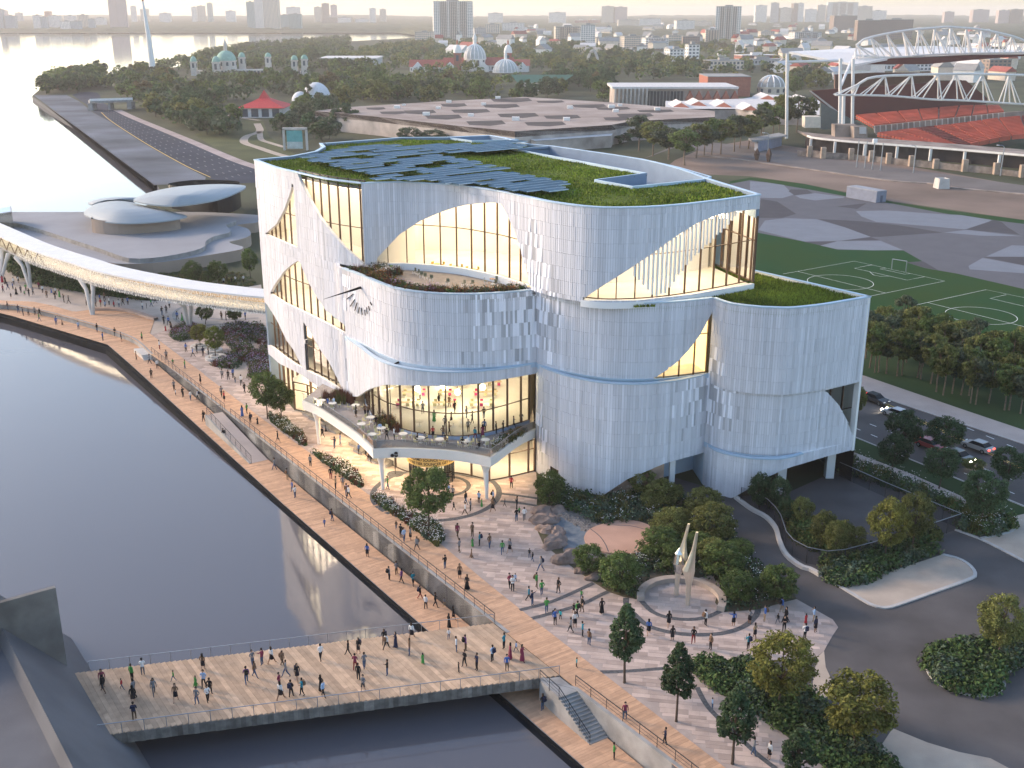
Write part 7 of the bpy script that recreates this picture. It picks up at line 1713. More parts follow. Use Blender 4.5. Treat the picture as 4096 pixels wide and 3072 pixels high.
for b in (((1375, 1290), (1400, 1250), (1500, 1200), (1600, 1230), (1625, 1262), (1540, 1312), (1430, 1335)), ((1790, 1235), (1900, 1262), (2000, 1350), (2035, 1412), (1960, 1502), (1880, 1562), (1740, 1552), (1718, 1520), (1900, 1420), (1800, 1330)), ((1800, 1218), (1950, 1210), (2110, 1222), (2130, 1395), (2060, 1345), (1950, 1272)), ((2005, 1500), (2060, 1420), (2150, 1390), (2200, 1640), (2010, 1640))):
    bed('flower_bed', eL(*b), 330, [REDG, SHRUBM, SHRUBM, OLIVEG, SHRUBG], .7, flowers=[FLP, FLP, FLW], h=.95, leaf=.17)
hp_ = eL((62, 742), (330, 775), (640, 862), (900, 930), (1180, 985), (1180, 1006), (760, 957), (330, 884), (130, 800))
bed('hedge', hp_, 760, [SHRUBM, LEAF[1]], 1.2, h=3.4, leaf=.26, dens=46, label='long clipped dark green hedge behind the crowd on the left', cat='hedge', kind=None)
bed('grass_slope', eL((1150, 810), (1480, 780), (1960, 790), (2080, 900), (1700, 900), (1400, 850)), 260, [SHRUBM, OLIVEG], .6, h=.5)
# upper terrace planting: between the rim and the inner planter edge
rim = off(cM1, -.5); nR = len(rim)
inn = [p.lerp(q, 1) for p, q in zip(rim, off(cM1, -2.6))]
pt = rim[4:-4] + inn[4:-4][::-1]
bed('terrace_planting', pt, 330, [OLIVEG, REDG, SHRUBG, SHRUBM, REDG], .45, z=ZM - .3, flowers=[FLP, FLO, FLW], h=.8, parent=museum)
lobeW = off(cM1, -2.6)[4:int(nR * .22)] + off(cM1, -5.5)[4:int(nR * .22)][::-1]; bed('terrace_planting', lobeW, 110, [OLIVEG, REDG, SHRUBG], .5, z=ZM - .3, flowers=[FLW], h=.9, parent=museum)
m = MB(); q = off(cM1, -2.65); r = off(cM1, -2.8); q, r = q[5:-6], r[5:-6]; m.ring([v3(p, ZM - .45) for p in q], [v3(p, ZM - .02) for p in q], closed=False); m.ring([v3(p, ZM - .02) for p in q], [v3(p, ZM - .02) for p in r], closed=False); m.ring([v3(p, ZM - .02) for p in r], [v3(p, ZM - .45) for p in r], closed=False); m.build('planter_edge', [M('dark blue planter', (.06, .09, .14), .5)], museum)
# dining terrace planting
for b, sp, fl, hh in ((g_c((540, 540), (640, 520), (740, 520), (795, 560), (760, 590), (650, 580), (545, 560)), [REDG, OLIVEG], (), 1.2), (g_c((950, 690), (1040, 720), (1110, 780), (1090, 795), (1000, 770), (945, 730)), [REDG, OLIVEG], [FLO], 1.1), (g_c((1795, 900), (1850, 850), (1930, 810), (2010, 770), (2030, 790), (1960, 850), (1880, 890), (1800, 950)), [OLIVEG, SHRUBM], [FLO, FLW], .8)):
    w_ = PP(b, ZT); bed('terrace_planting', [(p.x, p.y) for p in w_], 90, sp, .4, z=ZT, flowers=fl, h=hh, parent=museum)
# ---------------------------------------------------------------- solar roof, sundial, signs, furniture, footbridge, pavilion
s5 = K(1200, 520, .4973)
arr = thing('solar_array', 'staggered array of blue grey solar panels on the green museum roof', 'solar panels', P(*s5((1000, 300))[0], ZR))
HOL = [s5(*h) for h in (((430, 180), (555, 164), (600, 178), (470, 190)), ((625, 182), (755, 167), (805, 180), (670, 192)), ((250, 227), (530, 202), (628, 228), (490, 241), (450, 229), (350, 239)), ((655, 237), (920, 209), (978, 220), (690, 244)), ((420, 272), (550, 259), (608, 272), (470, 283)), ((635, 274), (775, 261), (818, 275), (680, 286)), ((530, 304), (680, 289), (728, 302), (580, 316)), ((910, 296), (1140, 254), (1232, 280), (1110, 296), (1150, 311), (1010, 323)), ((1200, 314), (1330, 301), (1383, 314), (1250, 326)), ((735, 357), (880, 339), (993, 370), (845, 386)), ((1175, 362), (1470, 334), (1528, 348), (1230, 376)), ((1465, 412), (1560, 399), (1613, 415), (1520, 426)), ((1640, 422), (1780, 404), (1843, 420), (1690, 436)))]
REG = [s5((40, 220), (225, 175), (455, 138), (700, 116), (935, 168), (830, 186), (1000, 181), (1190, 225), (1060, 241), (1250, 239), (1758, 352), (1620, 370), (1840, 371), (2088, 428), (2110, 487), (1950, 499), (1780, 487), (1620, 474), (1370, 442), (1220, 432), (1070, 417), (840, 414), (680, 402), (258, 282), (420, 252), (190, 266)), s5((835, 138), (1050, 119), (1200, 124), (1330, 110), (1460, 122), (1560, 104), (1740, 90), (1792, 145), (1480, 173), (1390, 186), (1310, 181), (1220, 166), (1130, 150), (1262, 190), (1180, 196), (950, 160))]
O_, A_ = P(*s5((40, 222))[0], ZR), P(*s5((205, 208))[0], ZR)
ua_ = Vector(((A_ - O_).x, (A_ - O_).y)).normalized(); vb_ = Vector((ua_.y, -ua_.x)); PL, PWD = 3.3, 1.75
m = MB(); m.obox((0, 0), ua_, vb_, PL - .04, PWD - .05, 0, .1); spm = m.mesh('solar_panel', [SOLAR])
m = MB(); m.obox(vb_ * (PWD / 2 - .02), ua_, vb_, PL - .04, .05, -.02, .11); spe = m.mesh('panel_edge', [M('panel edge', (.40, .48, .55), .5)])
for i in range(-8, 36):
    for j in range(-22, 34):
        c = Vector((O_.x, O_.y)) + ua_ * ((i + .3 * (j % 2) + .5) * PL) + vb_ * ((j + .5) * PWD); q = px((c.x, c.y, ZR + .3))
        if any(inpoly(*q, r) for r in REG) and not any(inpoly(*px((c.x + ua_.x * e1_, c.y + ua_.y * e1_, ZR + .3)), h) for h in HOL for e1_ in (-1, 0, 1)):
            for me_, par in ((spm, arr),):
                o = link('solar_panel', me_, arr, (c.x - arr.location.x, c.y - arr.location.y, .42), world=False); k = link('panel_edge', spe, o, world=False)
def onwall(c, x, y, out=.0):
    """the point of the upright wall over plan curve c seen at (x, y)"""
    n = normals2(c); best = None
    for i, p in enumerate(c):
        z = zat(y, p.y); d = abs(px((p.x, p.y, z))[0] - x)
        # exact height for this plan point
        for _ in range(3): z += (px((p.x, p.y, z))[1] - y) * (p.y / FOC)
        d = abs(px((p.x, p.y, z))[0] - x)
        if best is None or d < best[0]: best = (d, i, z)
    d, i, z = best; return v3(c[i] + n[i] * out, z), n[i], (c[min(i + 1, len(c) - 1)] - c[max(0, i - 1)]).normalized()
s4 = K(1350, 1000, .3843)
sun_ = thing('sundial', 'wall sundial of black bars and a slanting pointer on the white tiles', 'sundial', onwall(cM1, *s4((250, 500))[0])[0])
BLK = M('black metal', (.012, .012, .014), .4, .1)
for a, b in (((107, 510), (172, 455)), ((148, 585), (185, 513)), ((191, 628), (211, 548)), ((229, 657), (235, 594)), ((266, 673), (261, 602)), ((298, 680), (290, 622)), ((327, 662), (309, 596)), ((352, 628), (333, 585)), ((364, 571), (347, 545))):
    m = MB(); m.bar(onwall(cM1, *s4(a)[0], .2)[0], onwall(cM1, *s4(b)[0], .12)[0], .11, .1); m.build('hour_mark', [BLK], sun_)
p = onwall(cM1, *s4((248, 390))[0], .1)[0]; m = MB(); m.tube([p, p + Vector((-1.9, -1.5, -.3)), p + Vector((-4.6, -3.6, -.75))], [.2, .12, .02], 8); m.build('pointer', [BLK], sun_)
# logo on the terrace fascia, sign drum over the revolving door
lg = thing('trefoil_logo', 'dark three circle trefoil logo on the white terrace fascia', 'logo', onwall(cT, 1578, 1820, .1)[0])
LGM = M('logo brown', (.035, .026, .022), .6)
def disc(m, c, n, t, r, th=.05, k=20, mi=0):
    f = [c + t.to_3d() * r * math.cos(6.2832 * i / k) + Vector((0, 0, r * math.sin(6.2832 * i / k))) + n.to_3d() * th for i in range(k)]; m.quad(*f, m=mi); m.ring([p - n.to_3d() * th for p in f], f, m=mi)
for x, y in ((1577, 1812), (1571.5, 1820.5), (1582.5, 1820.5)):
    m = MB(); c, n, t = onwall(cT, x, y, .12); disc(m, c, n, t, .235); m.build('circle', [LGM], lg)
m = MB(); c, n, t = onwall(cT, 1577, 1817.5, .2)
for dx_, dz in ((-.14, .1), (.14, .1), (0, -.17)): m.bar(c, c + t.to_3d() * dx_ + Vector((0, 0, dz)), .05, .03)
m.build('mark', [WARMW], lg)
dc = P(1728, 1918); dc = Vector((dc.x, dc.y + .2)); DR = 3.0
ent = thing('revolving_door', 'glass revolving door under a curved golden name sign', 'revolving door', v3(dc, 0))
GOLD = M('gold sign', (.46, .31, .10), .45, .08, metal=.3, emit=(.9, .55, .2), es=.12)
m = MB(); m.lathe((dc.x, dc.y, 0), [(DR + .35, 3.1), (DR + .35, 4.45), (.1, 4.45)], 48); m.lathe((dc.x, dc.y, 0), [(.1, 3.1), (DR + .35, 3.1)], 48); m.build('sign_drum', [GOLD], ent)
for k in range(18):
    a0 = 6.2832 * k / 18; m = MB(); q = [dc + Vector((math.cos(a0 + t), math.sin(a0 + t))) * DR for t in (0, .175, .349)]; m.ring([v3(p, .05) for p in q], [v3(p, 3.1) for p in q], closed=False)
    if not (math.sin(a0 + .17) < -.75): m.build('pane', [GLASS], ent)
    m = MB(); p = q[0]; m.box(p.x - .06, p.y - .06, .05, p.x + .06, p.y + .06, 3.1); m.build('mullion', [STEEL], ent)
for k in range(3):
    a0 = 2.1 * k + .4; m = MB(); e1_ = dc + Vector((math.cos(a0), math.sin(a0))) * (DR - .2); m.quad(v3(dc, .1), v3(e1_, .1), v3(e1_, 3), v3(dc, 3)); m.build('door_wing', [GLASS], ent)
def lettering(txt, size, place, mat, parent, name='lettering'):
    """text meshed and wrapped: place(u, v) -> point"""
    cu = bpy.data.curves.new(name, 'FONT'); cu.body = txt; cu.size = size; cu.offset = .012; cu.align_x = 'CENTER'; to = bpy.data.objects.new(name, cu); COL.objects.link(to)
    bpy.context.view_layer.update(); me = bpy.data.meshes.new_from_object(to.evaluated_get(bpy.context.evaluated_depsgraph_get())); bpy.data.objects.remove(to)
    for v in me.vertices: v.co = place(v.co.x, v.co.y)
    me.materials.clear(); me.materials.append(mat); me.update(); return link(name, me, parent)
for txt, zc in (('RELAMD SOUNCE OU FIIR', 3.92), ('CENTRE TIER SOUNCER GET TIIEIR', 3.36)):
    lettering(txt, .52 if 'OU' in txt else .44, lambda u_, v_: v3(dc + Vector((math.cos(-math.pi / 2 + u_ / (DR + .4)), math.sin(-math.pi / 2 + u_ / (DR + .4)))) * (DR + .38), zc + v_), BLK, ent)
# pendant lamps of the dining hall (lit)
BULB = M('lit globe', (1, .95, .8), .5, 0, emit=(1, .84, .5), es=34)
for i, (x, y, Y) in enumerate(((1235, 470, 152), (1530, 495, 147.5), (1715, 458, 150), (1425, 458, 158), (1010, 470, 158))):
    (X, Y_) = g_c((x, y))[0]; p = Yp(X, Y_, Y); o = thing('pendant_lamp', 'glowing globe pendant lamp hanging in the dining hall', 'pendant lamp', p, 0, 'pendant lamps of the dining hall'); uniq(o, 'glowing globe pendant lamp hanging in the dining hall')
    m = MB(); m.lathe(p, [(.05, -.42), (.3, -.3), (.42, 0), (.3, .3), (.05, .42)], 12); m.build('globe', [BULB], o, smooth=True); m = MB(); m.tube([p + Vector((0, 0, .4)), v3(p, 14.7)], .03, 4); m.build('cord', [BLK], o)
# chairs and tables: prototypes, then copies
def chair_proto(col, name):
    o = thing('chair', '', 'chair', (0, -400, 0)); mt = M(name, col, .6); m = MB(); m.box(-.22, -.22, .42, .22, .22, .47); m.build('seat', [mt], o, world=False)
    m = MB(); m.box(-.22, .19, .47, .22, .23, .88); m.build('backrest', [mt], o, world=False)
    for x in (-.19, .19):
        for y in (-.19, .19): m = MB(); m.box(x - .018, y - .018, 0, x + .018, y + .018, .42); m.build('leg', [WHITE], o, world=False)
    return o
def table_proto(col, name, r=.5, long=0):
    o = thing('table', '', 'table', (0, -400, 0)); mt = M(name, col, .5); m = MB()
    if long: m.box(-long / 2, -.4, .71, long / 2, .4, .75)
    else: m.lathe((0, 0, 0), [(.05, .71), (r, .71), (r, .75), (.05, .75)], 16)
    m.build('tabletop', [mt], o, world=False); m = MB()
    if long: 
        for x in (-long * .4, long * .4): m.box(x - .05, -.3, 0, x + .05, .3, .71)
    else: m.lathe((0, 0, 0), [(.28, 0), (.28, .03), (.04, .06), (.04, .71)], 10)
    m.build('base', [WHITE], o, world=False); return o
CHY, CHG, CHD, CHP, CHW = chair_proto((.62, .42, .10), 'yellow chair'), chair_proto((.22, .42, .05), 'green chair'), chair_proto((.16, .16, .11), 'olive chair'), chair_proto((.62, .06, .20), 'pink chair'), chair_proto((.58, .52, .30), 'pale yellow chair')
TBY, TBW, TBR, TBL = table_proto((.62, .45, .17), 'yellow table'), table_proto((.74, .70, .62), 'white round table', .6), table_proto((.33, .20, .13), 'red table', .4), table_proto((.60, .47, .32), 'timber table', 0, 3.6)
PUSED = set()
def put(proto, p, rz, label, group):
    if proto.name in PUSED: o = dup(proto, p, rz, None, group)
    else: o = proto; o.location = p; o.rotation_euler = (0, 0, rz); o['group'] = group; PUSED.add(proto.name)
    uniq(o, label); return o
def tset(tp, ch, p, n, r, where, gt, gc, a0=0):
    put(tp[0], p, 0, tp[1] + ' ' + where, gt)
    for k in range(n):
        a = a0 + 6.2832 * k / n; put(ch[0], p + Vector((math.cos(a) * r, math.sin(a) * r, 0)), a - math.pi / 2, ch[1] + ' ' + where, gc)
for x, y in ((1040, 195), (1230, 222), (1400, 248)): tset((TBY, 'yellow round table'), (CHY, 'yellow chair'), P(*s4((x, y))[0], ZM - .44), 4, .95, 'on the planted upper terrace', 'upper terrace tables', 'upper terrace chairs', .7)
tset((TBR, 'small dark red table'), (CHD, 'dark olive chair'), P(*s4((1612, 355))[0], ZM - .44), 3, .9, 'by the russet grasses of the upper terrace', 'upper terrace tables', 'upper terrace chairs', 1)
for x, y in ((435, 225), (562, 222)): put(CHG, P(*s4((x, y))[0], ZM - .44), 0, 'bright green armchair among the planting of the upper terrace', 'upper terrace chairs')
put(TBR, P(*s4((497, 232))[0], ZM - .44), 0, 'small dark red table between the green armchairs', 'upper terrace tables')
for x, y in ((800, 250), (835, 265), (872, 290), (918, 305), (975, 325), (1145, 365), (1312, 380), (1400, 380)): put(CHD, P(*s4((x, y))[0], ZM - .44), RR.uniform(-1, 1), 'dark olive chair facing out along the upper terrace planter', 'upper terrace chairs')
for x, y in ((530, 590), (610, 610), (780, 625), (890, 715), (822, 765), (970, 795), (900, 842), (1130, 838), (1260, 868), (1400, 878), (1592, 892), (1735, 882)): tset((TBW, 'white round table'), (CHW, 'pale yellow chair'), P(*g_c((x, y))[0], ZT + .01), 4, .95, 'on the open dining terrace', 'dining terrace tables', 'dining terrace chairs', RR.random())
for i in range(4):
    for j in range(3): 
        p = Vector((-15 + j * 5.3 + i * .5, 149.5 + i * 4.6, ZT + .04)); put(TBL, p, .12, 'long timber table inside the lit dining hall', 'long dining hall tables')
        for k in range(6): put(CHP if (i + j + k) % 3 == 0 else CHW, p + Vector((-1.4 + 1.4 * (k % 3), .75 if k > 2 else -.75, 0)), math.pi if k < 3 else 0, ('pink' if (i + j + k) % 3 == 0 else 'pale yellow') + ' chair at a long table inside the dining hall', 'dining hall chairs')
for x, y in ((1250, 745), (1350, 690), (1560, 720), (1570, 780), (1500, 750), (1680, 780)): put(TBW, P(*g_c((x, y))[0], ZT + .04), 0, 'white round table inside the lit dining hall', 'round dining hall tables')
# wedge benches under the terrace
for i, (x, y) in enumerate(((440, 665), (487, 695), (580, 755), (630, 785), (785, 890), (820, 935), (925, 1005), (1000, 1030))):
    p = P(*g_c((x, y))[0]); o = thing('bench', 'slatted timber wedge bench under the dining terrace', 'bench', p, -.75, 'wedge benches'); uniq(o, 'slatted timber wedge bench under the dining terrace')
    m = MB(); m.hexa([Vector(v) for v in ((-1, -.7, 0), (1, -.7, 0), (1, .7, 0), (-1, .7, 0), (-.95, -.65, .35), (.95, -.65, .35), (.95, .65, .6), (-.95, .65, .6))]); m.build('base', [CONC], o, world=False)
    for k in range(5): m = MB(); y0 = -.7 + k * .28; m.hexa([Vector((sx, yy, .37 + (yy + .7) * .18 + dz)) for dz in (0, .06) for sx, yy in ((-1.02, y0), (1.02, y0), (1.02, y0 + .24), (-1.02, y0 + .24))]); m.build('slat', [WOODG], o, world=False)
# bent lamp post in front of the dining hall
a, b = P(*g_c((1042, 760))[0], ZT), None; h = zat(g_c((0, 300))[0][1], a.y); o = thing('lamp_post', 'slim black lamp post with bent head before the dining hall glass', 'lamp post', a); m = MB(); m.tube([a, v3(a, h)], .06, 6); m.build('post', [BLK], o); m = MB(); m.tube([v3(a, h), v3(a, h) + Vector((.5, -.1, .15)), v3(a, h) + Vector((1.4, -.3, .6))], [.05, .12, .16], 6); m.build('lamp_head', [BLK], o)
a = P(*g_c((1072, 1098))[0]); o = thing('lamp_post', 'thin dark post standing on a round grille near the entrance', 'lamp post', a); m = MB(); m.tube([a, v3(a, 3.6)], .06, 6); m.build('post', [STEEL], o); m = MB(); m.box(a.x - .2, a.y - .3, 3.6, a.x + .6, a.y, 3.75); m.build('lamp_head', [STEEL], o); m = MB(); m.lathe(a, [(1.15, .012), (.05, .012)], 24); m.build('grille', [GRAVELD], o)
# ring benches of the left garden, curved seat wall, ring band
eL = K(0, 700, .4973)
for x, y, r, lb in ((1612, 1390, 80, 'stone ring bench around the farther lime tree'), (1720, 1420, 70, 'middle stone ring bench, without a tree'), (1737, 1478, 85, 'stone ring bench around the nearer lime tree')):
    (X, Y_) = eL((x, y))[0]; p = P(X, Y_); R0 = r * .4973 * (p.y * CT + CAMH * ST) / FOC; o = thing('ring_bench', lb, 'bench', p, 0, 'stone ring benches')
    for k in range(10): arcwall(Vector((p.x, p.y)), R0, .63 * k, .63 * k + .615, .6, .45, 'seat_block', [CONCL], o, 3)
    arcwall(Vector((p.x, p.y)), R0 * .55, 0, 6.2832, .35, .7, 'inner_ring', [CONCL], o, 20)
lw_ = smoothpath(f2(PP(eL((715, 1090), (900, 1092), (1050, 1112), (1180, 1158), (1238, 1172)))), .8); o = thing('curved_seat_wall', 'long curved stone seat wall edging the timber terrace', 'seat wall', v3(lw_[0], 0))
for i in range(0, len(lw_) - 1, 3):
    s_ = lw_[i:i + 4]; m = MB(); q = off(s_, -1.2); m.ring([v3(p, 0) for p in s_], [v3(p, .5) for p in s_], closed=False); m.ring([v3(p, .5) for p in s_], [v3(p, .5) for p in q], closed=False); m.ring([v3(p, .5) for p in q], [v3(p, 0) for p in q], closed=False); m.build('seat_block', [M('pink stone', (.42, .31, .255), .85, .12)], o)
band('paving_band', PP(eL((1520, 1045), (1440, 1075), (1400, 1120), (1420, 1170), (1500, 1200), (1640, 1210), (1800, 1195), (2080, 1190))), .8, .02, CONC); band('paving_band', PP(eL((1560, 1080), (1640, 1140), (1800, 1160), (2080, 1150))), .6, .02, CONC)
band('garden_path', PP(eL((2130, 1330), (2060, 1400), (2010, 1460), (1950, 1560), (1960, 1640))), 3.2, .03, SANDC)
# pavilion -------------------------------------------------------------
pav = thing('pavilion', 'low pale concrete pavilion with stepped terraces and leaf shaped roofs by the lake', 'building', P(*eL((1200, 805))[0]))
PCON = M('pavilion concrete', (.36, .28, .225), .85, .14, .06, .15, 1); PTOP = M('pavilion terrace', (.30, .295, .305), 1, .1, .08, .3, 5); PRF = M('leaf roof', (.33, .36, .38), .5, .08, .06)
LO = eL((-400, 360), (-100, 440), (215, 505), (400, 560), (600, 620), (800, 685), (900, 707), (1000, 715), (1300, 700), (1700, 640), (1930, 600), (1962, 580), (1900, 560), (1835, 540), (1940, 515), (2008, 490), (2015, 455), (1980, 425), (1900, 400), (2080, 380), (2140, 330), (2080, 322), (1700, 300), (1300, 296), (680, 296), (250, 300), (-400, 298))
UPp = eL((-400, 330), (-60, 375), (120, 385), (300, 430), (550, 510), (800, 590), (950, 645), (1050, 670), (1200, 669), (1400, 642), (1580, 602), (1648, 570), (1656, 530), (1730, 490), (1845, 462), (1852, 432), (1815, 402), (1895, 372), (1885, 345), (1780, 328), (1500, 318), (1000, 300), (680, 297), (-400, 300))
for nm, pts, z0, z1 in (('terrace', LO, -5, 2.8), ('upper_terrace', UPp, 2.7, 3.9)):
    q = [(p.x, p.y) for p in smoothpath(f2(PP(pts, z1)), 3, True)]; m = MB(); m.prism(q, z0, z1, 0, 1); m.build(nm, [PTOP, PCON if z0 < 0 else CONC], pav)
def leafroof(pts, z, rise, peak, name='leaf_roof'):
    c = smoothpath(f2(PP(eL(*pts), z)), 1.5, True); k = P(*eL(peak)[0], z + rise); k = Vector((k.x, k.y)); m = MB(); prev = [v3(p, z - .35) for p in c]
    for s in (1, .86, .66, .44, .22, .04):
        cur = [v3(k + (p - k) * s, z + rise * (1 - s * s)) for p in c]; m.ring(prev, cur); prev = cur
    m.quad(*prev); m.quad(*[v3(p, z - .35) for p in c]); m.build(name, [PRF], pav, smooth=True)
def drum(pts, z0, z1, mat, name='drum_wall'):
    c = smoothpath(f2(PP(eL(*pts), z0)), 1.5, True); m = MB(); m.ring([v3(p, z0) for p in c], [v3(p, z1) for p in c]); m.build(name, [mat], pav)
drum(((745, 455), (790, 470), (870, 478), (1000, 478), (1250, 460), (1448, 436), (1380, 405), (1100, 390), (850, 400)), 3.9, 7.6, PCON)
leafroof(((675, 310), (700, 270), (780, 230), (900, 207), (1040, 216), (1160, 243), (1300, 272), (1420, 303), (1505, 330), (1400, 356), (1250, 375), (1050, 386), (880, 378), (750, 348)), 7.4, 2.6, (980, 270))
drum(((1370, 260), (1500, 290), (1690, 325), (1800, 318), (1915, 275), (1915, 235), (1600, 225)), 1.0, 8.5, M('dark pavilion glass', (.02, .021, .024), .25))
leafroof(((1075, 196), (1200, 140), (1400, 97), (1600, 79), (1800, 73), (1975, 88), (1900, 142), (1750, 196), (1550, 232), (1380, 246), (1200, 232), (1120, 217)), 10.5, 2.2, (1450, 160))
leafroof(((705, 220), (780, 197), (900, 184), (1060, 180), (1160, 190), (1060, 215), (900, 222), (760, 238)), 7, 1.6, (900, 200))
c3 = K(0, 850, .226)
bx = thing('bridge_head_house', 'small glazed box with white framed roof at the left end of the footbridge', 'building', P(*c3((265, 340))[0], 2.8)); q = [P(*c3(t)[0], 2.8) for t in ((268, 330), (100, 400), (-250, 300), (-100, 200))]
q = [P(*c3((255, 330))[0], 2.8), P(*c3((-160, 400))[0], 2.8)]; q += [q[1] + Vector((-2, 9, 0)), q[0] + Vector((-4, 9, 0))]
m = MB(); m.ring(q, [v3(p, 8) for p in q]); m.build('glass_wall', [GLASSB], bx); m = MB(); m.prism([(p.x, p.y) for p in q], 7.4, 8.2); m.build('roof_frame', [CONCL], bx); m = MB(); m.prism([((p.x + sum(t.x for t in q) / 4 * .12) / 1.12, (p.y + sum(t.y for t in q) / 4 * .12) / 1.12) for p in q], None, 8.22); m.build('roof', [COPING], bx)
# footbridge --------------------------------------------------------------
BZ0, BZ1 = 6.0, 8.8
bf = smoothpath(f2(PP(eL((-260, 380), (-120, 445), (0, 500), (200, 590), (400, 660), (590, 720), (740, 769), (1000, 830), (1400, 905), (1800, 958), (2090, 988), (2350, 1010)), BZ1)), 1.0)
bn = normals2(bf)
bi = [p - n * 5.6 for p, n in zip(bf, bn)]
fb = thing('footbridge', 'long curved white covered footbridge with glowing sides leading to the museum', 'footbridge', v3(bf[len(bf) // 2], 0))
m = MB(); T0, T1 = [v3(p, BZ1 + .25) for p in bf], [v3(p, BZ1 + .25) for p in bi]; m.ring(T0, T1, closed=False); m.ring([v3(p, BZ1 - .12) for p in bf], T0, closed=False); m.ring(T1, [v3(p, BZ1 - .12) for p in bi], closed=False); m.ring([v3(p, BZ1 - .12) for p in bi], [v3(p, BZ1 - .12) for p in bf], closed=False); m.build('roof', [M('bridge roof', (.74, .72, .70), .7, .05)], fb)
m = MB(); a, b = off(bf, .0), bi; m.ring([v3(p, BZ0 + .3) for p in a], [v3(p, BZ0 + .3) for p in b], closed=False); m.ring([v3(p, BZ0 - .2) for p in a], [v3(p, BZ0 + .3) for p in a], closed=False); m.ring([v3(p, BZ0 - .2) for p in b], [v3(p, BZ0 - .2) for p in a], closed=False); m.build('deck', [CONC], fb)
m = MB(); m.ring([v3(p, BZ0) for p in bi], [v3(p, BZ1) for p in bi], closed=False); m.build('back_wall', [M('warm bridge lining', (.45, .34, .23), .7, .15, .5)], fb)
m = MB(); q, r = off(bf, -1.6), off(bf, -3.8); m.ring([v3(p, BZ1 - .18) for p in q], [v3(p, BZ1 - .18) for p in r], closed=False); m.build('light_strip', [M('bridge light', (1, .85, .6), .5, 0, emit=(1, .82, .58), es=3.0)], fb)
nb = len(bf); ks = int(nb * .40)
for i in range(0, ks, 6):
    j = min(i + 6, nb - 1); mid = (i + j) // 2; zz = (BZ0 + .3, BZ1 - .1)
    for a, b, za, zb in ((i, mid, 0, 1), (mid, j, 1, 0)):
        m = MB(); m.bar(v3(bf[a], zz[za]), v3(bf[b], zz[zb]), .16); m.build('brace', [BRONZE], fb)
    m = MB(); m.ring([v3(p - n * .2, zz[0]) for p, n in zip(bf[i:j + 1], bn[i:j + 1])], [v3(p - n * .2, zz[1]) for p, n in zip(bf[i:j + 1], bn[i:j + 1])], closed=False); m.build('pane', [GLASS], fb)
vs = []
for i in range(int(nb * .30), nb - 1):
    for s in range(3):
        p = bf[i].lerp(bf[i + 1], s / 3); t = (bf[i + 1] - bf[i]).normalized(); f = min(1, (i - nb * .30) / (nb * .12))
        for row in range(6):
            if row > 2 and RR.random() > f: continue
            z = BZ0 - .35 + row * .52 + RR.uniform(-.12, .12); vs.append((p + bn[i] * RR.uniform(.1, .3), t, bn[i], z, z + RR.uniform(.3, .5)))
RR.shuffle(vs); VM = M('white veil strip', (.80, .77, .72), .4, .05, isl=.15)
for k, (p, t, n, z0, z1) in enumerate(vs[:220]): m = MB(); m.obox(p, t, n, .15, .03, z0, z1); m.build('veil_strip', [VM], fb)
m = MB()
for p, t, n, z0, z1 in vs[220:]: m.obox(p, t, n, .15, .03, z0, z1)
tag(m.build('veil', [VM], fb), kind='stuff')
for (fx, fy), tops in (((245, 905), ((120, 665), (210, 700))), ((745, 1125), ((640, 848), (738, 870))), ((1525, 1240), ((1440, 1020), (1530, 1035))), ((10, 860), ((0, 615), (60, 640)))):
    f0 = P(*eL((fx, fy))[0])
    for k, tp in enumerate(tops):
        tq = P(*eL(tp)[0], BZ0 - .1); tq = tq + Vector((0, .6, 0)); c0 = f0 + Vector((.25 * k - .1, 0, 0)); m = MB()
        m.tube([c0 - Vector((0, 0, .3)), c0.lerp(tq, .22) + Vector((0, 0, .55)), c0.lerp(tq, .62) + Vector((.35 - .25 * k, 0, .75)), tq], [.34, .36, .42, .6], 8); m.build('column_arm', [CONCL], fb)
# ---------------------------------------------------------------- people
SKIN = [M('skin %d' % i, c, .6, .05) for i, c in enumerate(((.46, .29, .21), (.33, .19, .12), (.20, .11, .07)))]
HAIRS = [M('hair %d' % i, c, .7, .2) for i, c in enumerate(((.012, .010, .009), (.035, .02, .012), (.012, .01, .01)))]
CN = {'w': ('white', (.66, .66, .66)), 'k': ('black', (.014, .014, .016)), 'g': ('green', (.06, .26, .06)), 'r': ('red', (.42, .03, .04)), 'b': ('blue', (.06, .13, .36)), 't': ('teal', (.02, .20, .27)), 'y': ('grey', (.17, .175, .19)), 'n': ('navy', (.018, .024, .055)), 'm': ('maroon', (.21, .035, .07)), 'p': ('purple', (.16, .06, .18)), 'o': ('brown', (.16, .095, .06)), 'l': ('pale blue', (.30, .42, .60)), 'c': ('turquoise', (.03, .36, .40)),
      'K': ('black trousers', (.014, .014, .017)), 'J': ('blue jeans', (.055, .09, .16)), 'B': ('brown trousers', (.085, .055, .035)), 'G': ('grey trousers', (.12, .12, .13)), 'R': ('dark red trousers', (.19, .02, .025)), 'T': ('tan trousers', (.30, .22, .14)), 'H': ('shorts', (.04, .04, .045)), 'S': ('a dark skirt', (.018, .016, .02)), 'D': ('', (0, 0, 0))}
CM = {k: M('cloth ' + (v[0] or k), v[1], .85, .12, 6, .1, 20) for k, v in CN.items() if k != 'D'}
SHOE = M('shoe', (.02, .018, .016), .6)
